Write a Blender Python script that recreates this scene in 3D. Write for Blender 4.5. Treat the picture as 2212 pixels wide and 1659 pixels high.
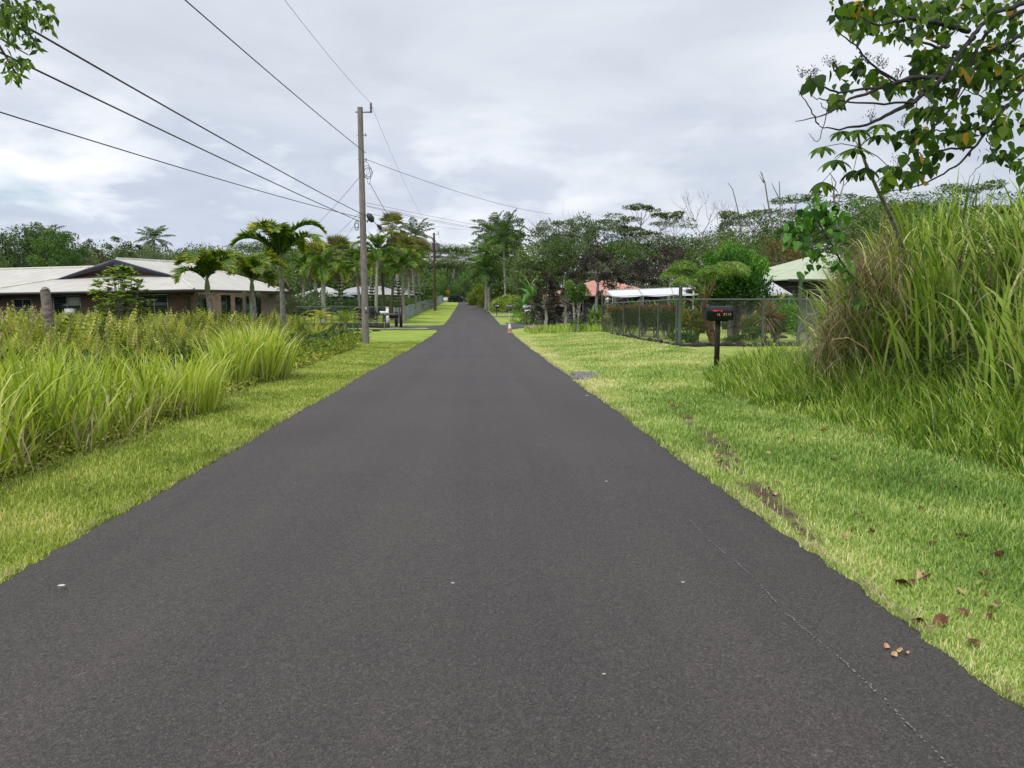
import bpy, math, random
import numpy as np
from mathutils import Vector, Matrix, Euler

for _o in list(bpy.data.objects):
    bpy.data.objects.remove(_o, do_unlink=True)
S = bpy.context.scene
COL = S.collection
rng = np.random.default_rng(7)
random.seed(7)
PI = math.pi

# ------------------------------------------------------------------ camera
CAMZ = 1.5
YAW, PITCH, FPX = math.radians(2.48), math.radians(6.2), 1663.0
cam_data = bpy.data.cameras.new("camera")
cam = bpy.data.objects.new("camera", cam_data)
COL.objects.link(cam)
cam_data.sensor_width = 36.0
cam_data.lens = FPX / 2212.0 * 36.0
cam_data.clip_start = 0.05
cam_data.clip_end = 3000.0
cam.location = (0, 0, CAMZ)
cam.rotation_euler = (PI / 2 - PITCH, 0, -YAW)
S.camera = cam

# ------------------------------------------------------------------ light
SUN_EL, SUN_AZ = math.radians(58), math.radians(215)   # azimuth measured from +Y towards +X
sun_dir = Vector((math.sin(SUN_AZ) * math.cos(SUN_EL), math.cos(SUN_AZ) * math.cos(SUN_EL), math.sin(SUN_EL)))
sl = bpy.data.lights.new("sun", 'SUN')
sl.energy = 2.3
sl.angle = math.radians(18)
sl.color = (1.0, 0.96, 0.9)
so = bpy.data.objects.new("sun", sl)
COL.objects.link(so)
so.rotation_euler = (-sun_dir).to_track_quat('-Z', 'Y').to_euler()
so.location = (0, -10, 40)

W = bpy.data.worlds.new("World")
S.world = W
W.use_nodes = True
nt = W.node_tree
nt.nodes.clear()
def N(t, ty, **kw):
    n = t.nodes.new(ty)
    for k, v in kw.items():
        setattr(n, k, v)
    return n
def ramp(t, fac, stops, interp='LINEAR'):
    r = N(t, 'ShaderNodeValToRGB')
    r.color_ramp.interpolation = interp
    e = r.color_ramp.elements
    while len(e) > 1:
        e.remove(e[-1])
    e[0].position = stops[0][0]
    c = stops[0][1]
    e[0].color = (c if len(c) == 4 else (*c, 1)) if hasattr(c, '__len__') else (c, c, c, 1)
    for p, c in stops[1:]:
        x = e.new(p)
        x.color = (c if len(c) == 4 else (*c, 1)) if hasattr(c, '__len__') else (c, c, c, 1)
    if fac is not None:
        t.links.new(fac, r.inputs[0])
    return r.outputs[0]
def mathn(t, op, a, b=None, c=None, clamp=False):
    n = N(t, 'ShaderNodeMath', operation=op, use_clamp=clamp)
    for i, v in enumerate((a, b, c)):
        if v is None:
            continue
        if hasattr(v, 'links') or hasattr(v, 'is_linked'):
            t.links.new(v, n.inputs[i])
        else:
            n.inputs[i].default_value = v
    return n.outputs[0]
def mixc(t, fac, a, b, mode='MIX'):
    n = N(t, 'ShaderNodeMix', data_type='RGBA', blend_type=mode)
    for i, v in ((0, fac), (6, a), (7, b)):
        if hasattr(v, 'is_linked'):
            t.links.new(v, n.inputs[i])
        else:
            n.inputs[i].default_value = (v if i == 0 else (*v, 1))
    return n.outputs[2]
def noise(t, vec, scale, detail=4, rough=0.55, dist=0.0, out=0):
    n = N(t, 'ShaderNodeTexNoise')
    n.inputs['Scale'].default_value = scale
    n.inputs['Detail'].default_value = detail
    n.inputs['Roughness'].default_value = rough
    n.inputs['Distortion'].default_value = dist
    if vec is not None:
        t.links.new(vec, n.inputs['Vector'])
    return n.outputs[out]

sky = N(nt, 'ShaderNodeTexSky', sky_type='NISHITA')
sky.sun_disc = False
sky.sun_elevation = SUN_EL
sky.sun_rotation = SUN_AZ
sky.dust_density = 2.0
tc = N(nt, 'ShaderNodeTexCoord')
sep = N(nt, 'ShaderNodeSeparateXYZ')
nt.links.new(tc.outputs['Generated'], sep.inputs[0])
zz = mathn(nt, 'ADD', mathn(nt, 'MAXIMUM', sep.outputs[2], 0.0), 0.10)
cx_ = mathn(nt, 'DIVIDE', sep.outputs[0], zz)
cy_ = mathn(nt, 'DIVIDE', sep.outputs[1], zz)
cmb = N(nt, 'ShaderNodeCombineXYZ')
nt.links.new(cx_, cmb.inputs[0]); nt.links.new(cy_, cmb.inputs[1])
big = noise(nt, cmb.outputs[0], 0.42, 3, 0.5, 0.3)
med = noise(nt, cmb.outputs[0], 1.3, 6, 0.55, 0.4)
cl = mathn(nt, 'ADD', mathn(nt, 'MULTIPLY', big, 0.62), mathn(nt, 'MULTIPLY', med, 0.38))
cloudcol = ramp(nt, cl, [(0.34, (0.48, 0.53, 0.61)), (0.45, (0.56, 0.61, 0.69)), (0.54, (0.66, 0.70, 0.77)), (0.66, (0.82, 0.85, 0.89))])
# cumulus band close to the horizon
mp = N(nt, 'ShaderNodeMapping')
mp.inputs['Scale'].default_value = (1.0, 1.0, 2.6)
nt.links.new(tc.outputs['Generated'], mp.inputs[0])
cum = noise(nt, mp.outputs[0], 5.5, 7, 0.55, 0.2)
cumcol = ramp(nt, cum, [(0.34, (0.95, 0.97, 1.0)), (0.44, (0.74, 0.79, 0.87)), (0.50, (0.54, 0.60, 0.72)), (0.60, (0.50, 0.555, 0.68)), (0.70, (0.72, 0.78, 0.87))])
band = ramp(nt, sep.outputs[2], [(0.0, 1.0), (0.15, 0.9), (0.27, 0.0)])
# the cumulus is heavier to the left of the view (towards -X)
leftw = ramp(nt, mathn(nt, 'ADD', mathn(nt, 'MULTIPLY', sep.outputs[0], 0.5), 0.5), [(0.2, 1.0), (0.75, 0.25)])
cc = mixc(nt, mathn(nt, 'MULTIPLY', band, leftw), cloudcol, cumcol)
# gaps of clear air, mostly to the left
gapn = noise(nt, mp.outputs[0], 3.1, 4, 0.5, 0.5)
farleft = ramp(nt, mathn(nt, 'ADD', mathn(nt, 'MULTIPLY', sep.outputs[0], 0.5), 0.5), [(0.22, 1.0), (0.36, 0.0)])
gap = mathn(nt, 'MULTIPLY', ramp(nt, gapn, [(0.56, 0.0), (0.66, 0.8)]), farleft)
gap = mathn(nt, 'MULTIPLY', gap, ramp(nt, sep.outputs[2], [(0.05, 1.0), (0.28, 1.0), (0.40, 0.0)]))
skys = mixc(nt, 1.0, sky.outputs[0], (0.15, 0.15, 0.15), 'MULTIPLY')
final = mixc(nt, gap, cc, skys)
bg = N(nt, 'ShaderNodeBackground')
nt.links.new(final, bg.inputs[0])
# Background strength 0.1 is applied to the sky itself (x0.15 above); the clouds are at their own brightness
bg.inputs[1].default_value = 1.0
wo = N(nt, 'ShaderNodeOutputWorld')
nt.links.new(bg.outputs[0], wo.inputs[0])

S.view_settings.view_transform = 'Standard'
S.view_settings.look = 'None'
S.view_settings.gamma = 1.0
S.view_settings.exposure = 0.20
S.view_settings.use_curve_mapping = False
S.render.engine = 'CYCLES'
S.cycles.max_bounces = 6
S.cycles.diffuse_bounces = 3
S.cycles.glossy_bounces = 3
S.cycles.transmission_bounces = 4
S.cycles.transparent_max_bounces = 8
S.cycles.use_denoising = True
S.cycles.caustics_reflective = False
S.cycles.caustics_refractive = False
W.cycles.sampling_method = 'MANUAL'
W.cycles.sample_map_resolution = 512

# ------------------------------------------------------------------ placing
RM = np.array(cam.rotation_euler.to_matrix())
def at(px, py, d):
    """world point seen in direction (px,py) (photo scaled to 2212 wide) at world y = d"""
    v = RM @ np.array([(px - 1106.0) / FPX, -(py - 829.5) / FPX, -1.0])
    s = d / v[1]
    return np.array([v[0] * s, d, CAMZ + v[2] * s])
def gx(px, d):
    return at(px, 680, d)[0]

_py = np.array([-60, 0, 15, 34, 50, 65, 80, 94, 112, 130, 150, 190, 230, 286, 420, 600, 900, 1500.])
_pz = np.array([.7, 0, -.18, -.41, -.5, -.48, -.33, -.08, .18, .6, 1.1, .93, .8, .95, 4, 8, 12, 16.])
_dy = np.arange(-80, 1500, 1.0)
_dz = np.interp(_dy, _py, _pz)
_k = np.ones(9) / 9
_dz = np.convolve(np.pad(_dz, 4, mode='edge'), _k, mode='valid')
def prof(y):
    return np.interp(y, _dy, _dz)
def sst(a, b, x):
    t = np.clip((np.asarray(x, float) - a) / (b - a), 0, 1)
    return t * t * (3 - 2 * t)
def road_c(y):
    return -0.3 - 0.0112 * np.maximum(0, np.asarray(y, float) - 45)
ROADW = 2.33
def H(x, y):
    x = np.asarray(x, float); y = np.asarray(y, float)
    z = prof(y)
    rr = np.interp(y, [-5, 4, 8, 16, 24, 38, 46, 54, 60, 80], [0, .05, .16, .32, .33, .30, .2, .05, 0, .05])
    z = z + rr * sst(2.1, 6.0, x)
    lr = np.interp(y, [60, 85, 100, 140, 170], [0, .1, .15, .1, 0.])
    z = z + lr * sst(0, -2.5, x - road_c(y) + ROADW)
    bank = sst(0, 2.6, x - np.maximum(5.0, 0.40 * y + 0.4)) * (1 - sst(14, 18, y)) * 1.0
    z = z + bank
    bump = 0.012 * np.sin(x * 3.1 + 1.7 * np.sin(y * 1.3)) * np.sin(y * 2.3) * sst(0.05, 0.6, np.abs(x - road_c(y)) - ROADW)
    return z + bump
def hz(x, y):
    return float(H(x, y))

# ------------------------------------------------------------------ mesh tools
class G:
    def __init__(s):
        s.v = []; s.f = []; s.n = 0
    def add(s, V, F, mi=0, tint=0.5):
        V = np.asarray(V, float).reshape(-1, 3)
        F = np.asarray(F, int)
        s.v.append(V)
        t = np.broadcast_to(np.asarray(tint, float), (len(F),))
        s.f.append((F + s.n, mi, t))
        s.n += len(V)
        return s
    def mesh(s, name, mats, smooth=False):
        me = bpy.data.meshes.new(name)
        for m in (mats if isinstance(mats, (list, tuple)) else [mats]):
            me.materials.append(m)
        if not s.v:
            return me
        V = np.concatenate(s.v).astype(np.float32)
        me.vertices.add(len(V)); me.vertices.foreach_set('co', V.ravel())
        li = np.concatenate([f.ravel() for f, _, _ in s.f]).astype(np.int32)
        tot = np.concatenate([np.full(len(f), f.shape[1]) for f, _, _ in s.f]).astype(np.int32)
        st = np.concatenate([[0], np.cumsum(tot)[:-1]]).astype(np.int32)
        mi = np.concatenate([np.full(len(f), m) for f, m, _ in s.f]).astype(np.int32)
        ti = np.concatenate([t for _, _, t in s.f]).astype(np.float32)
        me.loops.add(len(li)); me.loops.foreach_set('vertex_index', li)
        me.polygons.add(len(tot)); me.polygons.foreach_set('loop_start', st)
        me.polygons.foreach_set('loop_total', tot)
        me.polygons.foreach_set('material_index', mi)
        if smooth:
            me.polygons.foreach_set('use_smooth', np.ones(len(tot), bool))
        a = me.attributes.new('tint', 'FLOAT', 'FACE')
        me.update(calc_edges=True)
        a = me.attributes['tint']
        a.data.foreach_set('value', ti)
        me.validate()
        return me
def grid_faces(nu, nv, closed=False):
    """faces of a vertex grid [nu rows][nv columns]; closed wraps the columns"""
    i = np.arange(nu - 1)[:, None]
    m = nv if closed else nv - 1
    j = np.arange(m)[None, :]
    j2 = (j + 1) % nv
    return np.stack([i * nv + j, i * nv + j2, (i + 1) * nv + j2, (i + 1) * nv + j], -1).reshape(-1, 4)
def tube(g, pts, rad, sides=8, mi=0, tint=0.5, cap=True):
    P = np.asarray(pts, float)
    R = np.broadcast_to(np.asarray(rad, float), (len(P),))
    T = np.gradient(P, axis=0)
    T /= np.linalg.norm(T, axis=1)[:, None] + 1e-9
    up = np.array([0, 0, 1.0]) if abs(T[0][2]) < 0.9 else np.array([1.0, 0, 0])
    A = np.cross(T[0], up); A /= np.linalg.norm(A)
    rings = []
    a = np.linspace(0, 2 * PI, sides, endpoint=False)
    for k in range(len(P)):
        A = A - T[k] * A.dot(T[k]); A /= np.linalg.norm(A) + 1e-9
        B = np.cross(T[k], A)
        rings.append(P[k] + R[k] * (np.cos(a)[:, None] * A + np.sin(a)[:, None] * B))
    V = np.concatenate(rings)
    g.add(V, grid_faces(len(P), sides, True), mi, tint)
    if cap:
        g.add(rings[-1], [list(range(sides))], mi, tint)
        g.add(rings[0], [list(range(sides))[::-1]], mi, tint)
def box(g, x0, x1, y0, y1, z0, z1, mi=0, M=None, tint=0.5):
    V = np.array([[x, y, z] for z in (z0, z1) for y in (y0, y1) for x in (x0, x1)], float)
    if M is not None:
        V = V @ np.array(M.to_3x3()).T + np.array(M.translation)
    g.add(V, [[0, 2, 3, 1], [4, 5, 7, 6], [0, 1, 5, 4], [2, 6, 7, 3], [0, 4, 6, 2], [1, 3, 7, 5]], mi, tint)
def prism(g, poly, axis, a, b, mi=0):
    """extrude a 2D polygon; axis 'y' means poly is (x,z) swept a..b in y, and so on"""
    n = len(poly)
    def mk(t):
        if axis == 'y': return [(p[0], t, p[1]) for p in poly]
        if axis == 'x': return [(t, p[0], p[1]) for p in poly]
        return [(p[0], p[1], t) for p in poly]
    V = mk(a) + mk(b)
    g.add(V, [[i, (i + 1) % n, n + (i + 1) % n, n + i] for i in range(n)], mi)
    g.add(V[:n], [list(range(n))[::-1]], mi); g.add(V[n:], [list(range(n))], mi)
def unit(v):
    return v / (np.linalg.norm(v, axis=-1, keepdims=True) + 1e-9)
def rdir(n):
    return unit(rng.normal(size=(n, 3)))
def leaves(g, C, U, L, Wd, mi=0, tint=0.5, fold=0.0, nrm=None):
    """rhombic leaves: base C, direction U, length L, width Wd"""
    n = len(C)
    R = rdir(n) if nrm is None else nrm
    Sd = unit(np.cross(U, R))
    Nn = np.cross(Sd, U)
    L = np.broadcast_to(L, (n,))[:, None]; Wd = np.broadcast_to(Wd, (n,))[:, None]
    a = C; b = C + U * L * .42 + Sd * Wd * .5 + Nn * Wd * fold
    c = C + U * L - Nn * L * fold * .3; d = C + U * L * .42 - Sd * Wd * .5 + Nn * Wd * fold
    V = np.stack([a, b, c, d], 1).reshape(-1, 3)
    g.add(V, np.arange(n * 4).reshape(n, 4), mi, tint)
def blades(g, P, az, L, phi0, bend, w, nseg=4, mi=0, tint=0.5, tip=0.12, p=1.6, twist=0.0):
    """curved strips: bases P, heading az, length L, start lean phi0, extra bend"""
    n = len(P)
    L, phi0, bend, w = [np.broadcast_to(q, (n,)) for q in (L, phi0, bend, w)]
    t = np.linspace(0, 1, nseg + 1)
    ph = phi0[:, None] + bend[:, None] * t[None, :] ** p
    dl = L[:, None] / nseg
    hx = np.concatenate([np.zeros((n, 1)), np.cumsum(np.sin(ph[:, :-1]) * dl, 1)], 1)
    hzv = np.concatenate([np.zeros((n, 1)), np.cumsum(np.cos(ph[:, :-1]) * dl, 1)], 1)
    ca, sa = np.cos(az)[:, None], np.sin(az)[:, None]
    ctr = np.stack([P[:, 0:1] + ca * hx, P[:, 1:2] + sa * hx, P[:, 2:3] + hzv], -1)
    prof_w = np.interp(t, [0, .3, .75, 1], [.6, 1, .75, tip])
    tw = az[:, None] + PI / 2 + (rng.uniform(-1, 1, (n, 1)) * twist)
    sd = np.stack([np.cos(tw) * np.ones_like(hx), np.sin(tw) * np.ones_like(hx), np.zeros_like(hx)], -1)
    off = sd * (w[:, None] * prof_w[None, :])[..., None] * .5
    V = np.stack([ctr - off, ctr + off], 2).reshape(-1, 3)
    k = np.arange(nseg)[None, :] * 2 + np.arange(n)[:, None] * (nseg + 1) * 2
    F = np.stack([k, k + 1, k + 3, k + 2], -1).reshape(-1, 4)
    tt = np.repeat(np.broadcast_to(tint, (n,)), nseg)
    g.add(V, F, mi, tt)

# ------------------------------------------------------------------ objects
def tag(o, label=None, cat=None, group=None, kind=None):
    if label: o['label'] = label
    if cat: o['category'] = cat
    if group: o['group'] = group
    if kind: o['kind'] = kind
    return o
def thing(name, label, cat, loc=(0, 0, 0), rz=0, group=None):
    o = bpy.data.objects.new(name, None)
    COL.objects.link(o)
    o.location = [float(c) for c in loc]; o.rotation_euler = (0, 0, rz)
    o.empty_display_size = .2
    return tag(o, label, cat, group)
def obj(name, g, mats, parent=None, smooth=False, loc=(0, 0, 0), rz=0):
    me = g.mesh(name, mats, smooth) if isinstance(g, G) else g
    o = bpy.data.objects.new(name, me)
    COL.objects.link(o)
    o.location = [float(c) for c in loc]; o.rotation_euler = (0, 0, rz)
    if parent: o.parent = parent
    return o
KIDS = {}
def copy_tree(o, loc=None, rz=None, scale=None, label=None, parent=None, group=None):
    c = o.copy(); COL.objects.link(c)
    if parent is not None: c.parent = parent
    if loc is not None: c.location = [float(q) for q in loc]
    if rz is not None: c.rotation_euler = (c.rotation_euler[0], c.rotation_euler[1], rz)
    if scale is not None: c.scale = (scale,) * 3 if not hasattr(scale, '__len__') else scale
    if label: c['label'] = label
    if group: c['group'] = group
    for ch in [q for q in o.children if q is not c]:
        copy_tree(ch, parent=c)
    return c
def struct(name, g, mats, smooth=False, loc=(0, 0, 0)):
    return tag(obj(name, g, mats, None, smooth, loc), kind='structure')

# ------------------------------------------------------------------ materials
def newmat(name):
    m = bpy.data.materials.new(name); m.use_nodes = True
    t = m.node_tree; t.nodes.clear()
    out = N(t, 'ShaderNodeOutputMaterial')
    b = N(t, 'ShaderNodeBsdfPrincipled')
    t.links.new(b.outputs[0], out.inputs[0])
    return m, t, b, out
def setin(t, sock, v):
    if hasattr(v, 'is_linked'): t.links.new(v, sock)
    else: sock.default_value = (*v, 1) if hasattr(v, '__len__') and len(v) == 3 else v
def mat(name, col, rough=0.6, var=0.12, scale=6.0, metal=0.0, bump=0.0, spec=0.5, bscale=None, col2=None, stretch=None):
    m, t, b, out = newmat(name)
    tcn = N(t, 'ShaderNodeTexCoord')
    vec = tcn.outputs['Object']
    if stretch:
        mpn = N(t, 'ShaderNodeMapping'); mpn.inputs['Scale'].default_value = stretch
        t.links.new(vec, mpn.inputs[0]); vec = mpn.outputs[0]
    n1 = noise(t, vec, scale, 5, 0.6)
    c2 = col2 if col2 else tuple(c * (1 - var * 2.2) for c in col)
    c1 = tuple(min(1, c * (1 + var)) for c in col)
    setin(t, b.inputs['Base Color'], ramp(t, n1, [(0.32, c2), (0.62, c1)]))
    b.inputs['Metallic'].default_value = metal
    b.inputs['Specular IOR Level'].default_value = spec
    setin(t, b.inputs['Roughness'], ramp(t, n1, [(0.3, min(1, rough * 1.15)), (0.7, rough * 0.85)]))
    if bump:
        bn = N(t, 'ShaderNodeBump'); bn.inputs['Strength'].default_value = bump
        bn.inputs['Distance'].default_value = 0.02
        t.links.new(noise(t, vec, bscale or scale * 6, 5, 0.65), bn.inputs['Height'])
        t.links.new(bn.outputs[0], b.inputs['Normal'])
    return m
def leafmat(name, cols, trans=0.35, rough=0.5, rnd=0.5, spec=0.35, nscale=None):
    """cols: ramp colours over tint + a random value for each leaf"""
    m, t, b, out = newmat(name)
    at_ = N(t, 'ShaderNodeAttribute', attribute_name='tint')
    ge = N(t, 'ShaderNodeNewGeometry')
    r = mathn(t, 'MULTIPLY', mathn(t, 'SUBTRACT', ge.outputs['Random Per Island'], 0.5), rnd)
    f = mathn(t, 'ADD', at_.outputs['Fac'], r)
    if nscale:
        nn = noise(t, ge.outputs['Position'], nscale, 2, 0.5)
        f = mathn(t, 'ADD', f, mathn(t, 'MULTIPLY', mathn(t, 'SUBTRACT', nn, 0.5), 0.9))
    k = len(cols)
    c = ramp(t, f, [(i / (k - 1), cc_) for i, cc_ in enumerate(cols)])
    setin(t, b.inputs['Base Color'], c)
    b.inputs['Roughness'].default_value = rough
    b.inputs['Specular IOR Level'].default_value = spec
    tr = N(t, 'ShaderNodeBsdfTranslucent')
    t.links.new(mixc(t, 1.0, c, (1.15, 1.2, 0.6), 'MULTIPLY'), tr.inputs[0])
    mx = N(t, 'ShaderNodeMixShader'); mx.inputs[0].default_value = trans
    t.links.new(b.outputs[0], mx.inputs[1]); t.links.new(tr.outputs[0], mx.inputs[2])
    t.links.new(mx.outputs[0], out.inputs[0])
    return m

M = {}
M['bark'] = mat('bark', (.16, .14, .115), .9, .3, 9, bump=.6)
M['barkdark'] = mat('bark_dark', (.07, .058, .048), .9, .3, 9, bump=.6)
M['barkpale'] = mat('bark_pale', (.30, .28, .25), .85, .25, 9, bump=.4)
M['deadwood'] = mat('dead_wood', (.20, .18, .17), .9, .25, 9)
M['leaf'] = leafmat('leaf_green', [(.03, .06, .014), (.06, .13, .025), (.11, .22, .04), (.19, .31, .07)])
M['leafdeep'] = leafmat('leaf_deep', [(.022, .046, .014), (.05, .10, .026), (.10, .17, .042), (.18, .25, .07)], trans=.3)
M['leafolive'] = leafmat('leaf_olive', [(.04, .07, .018), (.078, .135, .034), (.13, .20, .055), (.22, .28, .09)], trans=.3)
M['leafgrey'] = leafmat('leaf_grey', [(.05, .085, .035), (.10, .145, .065), (.16, .21, .10), (.26, .31, .17)], trans=.3)
M['leafbright'] = leafmat('leaf_bright', [(.02, .06, .008), (.045, .14, .015), (.11, .29, .03), (.25, .45, .07)])
M['leafpurple'] = leafmat('leaf_purple', [(.022, .016, .016), (.038, .030, .026), (.06, .052, .036), (.10, .10, .055)], trans=.12)
M['leafrust'] = leafmat('leaf_rust', [(.03, .035, .012), (.07, .07, .02), (.16, .12, .035), (.26, .18, .06)], trans=.2)
M['leafyellow'] = leafmat('leaf_yellowgreen', [(.05, .10, .012), (.11, .20, .02), (.24, .30, .03), (.50, .42, .05)])
M['palm'] = leafmat('palm_leaf', [(.025, .06, .010), (.06, .14, .018), (.17, .27, .03), (.62, .50, .05)], rnd=.3)
M['palmdark'] = leafmat('palm_leaf_dark', [(.035, .07, .02), (.07, .12, .032), (.12, .18, .05), (.22, .26, .08)], rnd=.4)
M['fanpalm'] = leafmat('fan_palm_leaf', [(.08, .10, .03), (.15, .17, .055), (.25, .25, .09), (.38, .33, .15)], rnd=.5)
M['thatch'] = leafmat('palm_thatch', [(.06, .045, .032), (.12, .092, .066), (.18, .14, .10), (.26, .20, .14)], trans=.1, rough=.9)
M['treefern'] = leafmat('tree_fern_leaf', [(.04, .09, .015), (.10, .20, .03), (.21, .33, .06), (.38, .47, .14)], rnd=.4)
M['redleaf'] = leafmat('red_leaf', [(.06, .07, .02), (.13, .085, .03), (.23, .11, .04), (.34, .16, .06)])
M['ti'] = leafmat('ti_leaf', [(.03, .09, .012), (.08, .18, .025), (.19, .30, .04), (.62, .48, .07)], rnd=.7)
M['banana'] = leafmat('banana_leaf', [(.04, .12, .02), (.08, .21, .04), (.14, .30, .07), (.24, .38, .12)], rnd=.4)
M['grassbright'] = leafmat('grass_bright', [(.18, .25, .03), (.38, .50, .055), (.58, .66, .11), (.82, .80, .36)], rnd=.7, trans=.45)
M['grassright'] = leafmat('grass_right', [(.08, .15, .02), (.22, .36, .045), (.44, .57, .10), (.74, .76, .34)], rnd=.7, trans=.42)
M['grassdry'] = leafmat('grass_dry', [(.12, .09, .055), (.26, .20, .125), (.42, .34, .22), (.60, .52, .34)], rnd=.8, trans=.25, rough=.8)
M['fern'] = leafmat('fern_leaf', [(.09, .12, .018), (.23, .28, .035), (.42, .46, .07), (.66, .62, .16)], rnd=.25, trans=.3, nscale=.5)
M['lawnL'] = leafmat('lawn_left_blade', [(.18, .24, .04), (.31, .40, .06), (.45, .52, .10), (.68, .62, .26)], rnd=.75, trans=.3, nscale=1.2)
M['lawnR'] = leafmat('lawn_right_blade', [(.14, .24, .05), (.27, .42, .08), (.44, .54, .16), (.72, .68, .36)], rnd=.75, trans=.3, nscale=.9)
# ================================================================== GROUND
xs = np.unique(np.round(np.concatenate([np.arange(-7, 8.01, 0.10), np.arange(-16, -7, .4), np.arange(8, 16, .4), np.arange(-60, -16, 2.5), np.arange(16, 60, 2.5),
                               np.linspace(-600, -60, 40), np.linspace(60, 600, 40)]), 3))
ys = np.unique(np.round(np.concatenate([np.arange(-30, 0, 1.5), np.arange(0, 14, 0.12), np.arange(14, 40, .5), np.arange(40, 170, 1.5), np.arange(170, 460, 6), np.linspace(460, 1400, 40)]), 3))
XX, YY = np.meshgrid(xs, ys)
ZZ = H(XX, YY)
rd = np.abs(XX - road_c(YY))
ZZ = ZZ - 0.05 * (1 - sst(ROADW - .10, ROADW + .02, rd))
g = G()
g.add(np.stack([XX, YY, ZZ], -1), grid_faces(len(ys), len(xs)))
def vnoise(x, y, s=0):
    return (np.sin(x * 1.7 + 2.1 * np.sin(y * .9 + s)) + np.sin(y * 2.3 + 1.7 * np.sin(x * 1.3 + s)) + np.sin((x + y) * 3.7 + s)) / 3
def dirt(x, y):
    d = np.zeros_like(np.asarray(x, float))
    nz = vnoise(x * 2.2, y * 2.2, 1.0)
    # worn rut along the right edge of the road
    rut_c = 2.14 + .16 * sst(4.4, 6.2, y) + .42 * sst(6.2, 9.0, y) + .3 * sst(9.0, 12.5, y)
    w = np.interp(y, [4.0, 4.7, 5.5, 6.6, 8.2, 9.4, 12, 13], [0, .05, .12, .15, .17, .13, .07, 0])
    d = np.maximum(d, (1 - sst(.5, 1.25, np.abs(x - rut_c) / np.maximum(w, 1e-3))) * (w > 0) * (1.0 + .7 * nz))
    for (a, b, ra, rb) in ((3.6, 21.5, .9, .9), (4.5, 19.2, .45, .5), (3.35, 17.6, .45, .35), (4.6, 15.8, .5, .3), (2.6, 27, .5, .9), (3.6, 31, .6, .8), (4.9, 36, .8, .9), (4.0, 11.6, .3, .3), (2.28, 17.2, .30, 1.0), (2.3, 8.2, .16, .5), (2.35, 10.6, .15, .4)):
        q = ((x - a) / ra) ** 2 + ((y - b) / rb) ** 2
        d = np.maximum(d, (1 - sst(.3, 1.1, q)) * (.55 + .6 * nz))
    # scuffed soil under the tall grass edge on the left
    e = tall_edge(y)
    d = np.maximum(d, (1 - sst(0.05, .32, np.abs(x - e + .1))) * (y < 32) * (.45 + .6 * nz))
    fn = np.sin(x * 23 + 3 * np.sin(y * 17)) * np.sin(y * 19 + 2 * np.sin(x * 29)) + .5 * np.sin(x * 61 + y * 47)
    return np.clip(d + d * .55 * fn - .02, 0, 1)
def tall_edge(y):
    return np.interp(y, [0, 6.4, 10.8, 14, 19.2, 31, 34], [-3.95, -3.98, -4.0, -4.25, -4.5, -4.75, -5.2])
dd = dirt(XX, YY)
lawn = np.ones_like(XX) * .15
inl = (XX > tall_edge(YY)) & (XX < 0) & (YY < 36)
lawn = np.where(inl, .5, lawn)
lawn = np.where((YY >= 34) & (YY < 90) & (XX > -22) & (XX < 0), .62, lawn)
lawn = np.where((YY >= 60) & (YY < 160) & (XX > -7.5) & (XX < 0), .62, lawn)
lawn = np.where((XX > 0) & (YY < 120) & (XX < np.maximum(5.0, .41 * YY)), .85, lawn)
lawn = np.where((XX > 0) & (YY > 20) & (YY < 56) & (XX < 34), .85, lawn)
lawn = np.where((XX > 3.4 + .3 * np.sin(YY)) & (YY < 13) & (XX < 6), .5, lawn)
mg, t, b, out = newmat('ground_soil_and_turf')
a1 = N(t, 'ShaderNodeAttribute', attribute_name='lawn'); a2 = N(t, 'ShaderNodeAttribute', attribute_name='dirt')
ge = N(t, 'ShaderNodeNewGeometry')
n1 = noise(t, ge.outputs['Position'], .55, 5, .6); n2 = noise(t, ge.outputs['Position'], 26, 4, .7); n3 = noise(t, ge.outputs['Position'], 3.2, 5, .65)
zone = ramp(t, a1.outputs['Fac'], [(.15, (.06, .075, .025)), (.5, (.21, .30, .05)), (.62, (.31, .42, .075)), (.85, (.34, .42, .11))])
tone = ramp(t, n1, [(.3, (.72, .78, .62)), (.5, (1, 1, 1)), (.72, (1.28, 1.12, 1.35))])
fine = ramp(t, n2, [(.3, (.62, .66, .6)), (.7, (1.25, 1.2, 1.2))])
base = mixc(t, 1.0, mixc(t, 1.0, mixc(t, 1.0, zone, tone, 'MULTIPLY'), fine, 'MULTIPLY'), ramp(t, n3, [(.3, (.78, .84, .72)), (.7, (1.18, 1.12, 1.2))]), 'MULTIPLY')
soil = ramp(t, n2, [(.3, (.05, .035, .025)), (.7, (.17, .12, .085))])
setin(t, b.inputs['Base Color'], mixc(t, a2.outputs['Fac'], base, soil))
b.inputs['Roughness'].default_value = .95; b.inputs['Specular IOR Level'].default_value = .15
bn = N(t, 'ShaderNodeBump'); bn.inputs['Strength'].default_value = .8; bn.inputs['Distance'].default_value = .03
t.links.new(n2, bn.inputs['Height']); t.links.new(bn.outputs[0], b.inputs['Normal'])
go = struct('ground', g, mg, True)
for nm, arr in (('lawn', lawn), ('dirt', dd)):
    go.data.attributes.new(nm, 'FLOAT', 'POINT')
    go.data.attributes[nm].data.foreach_set('value', arr.ravel().astype(np.float32))

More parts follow.
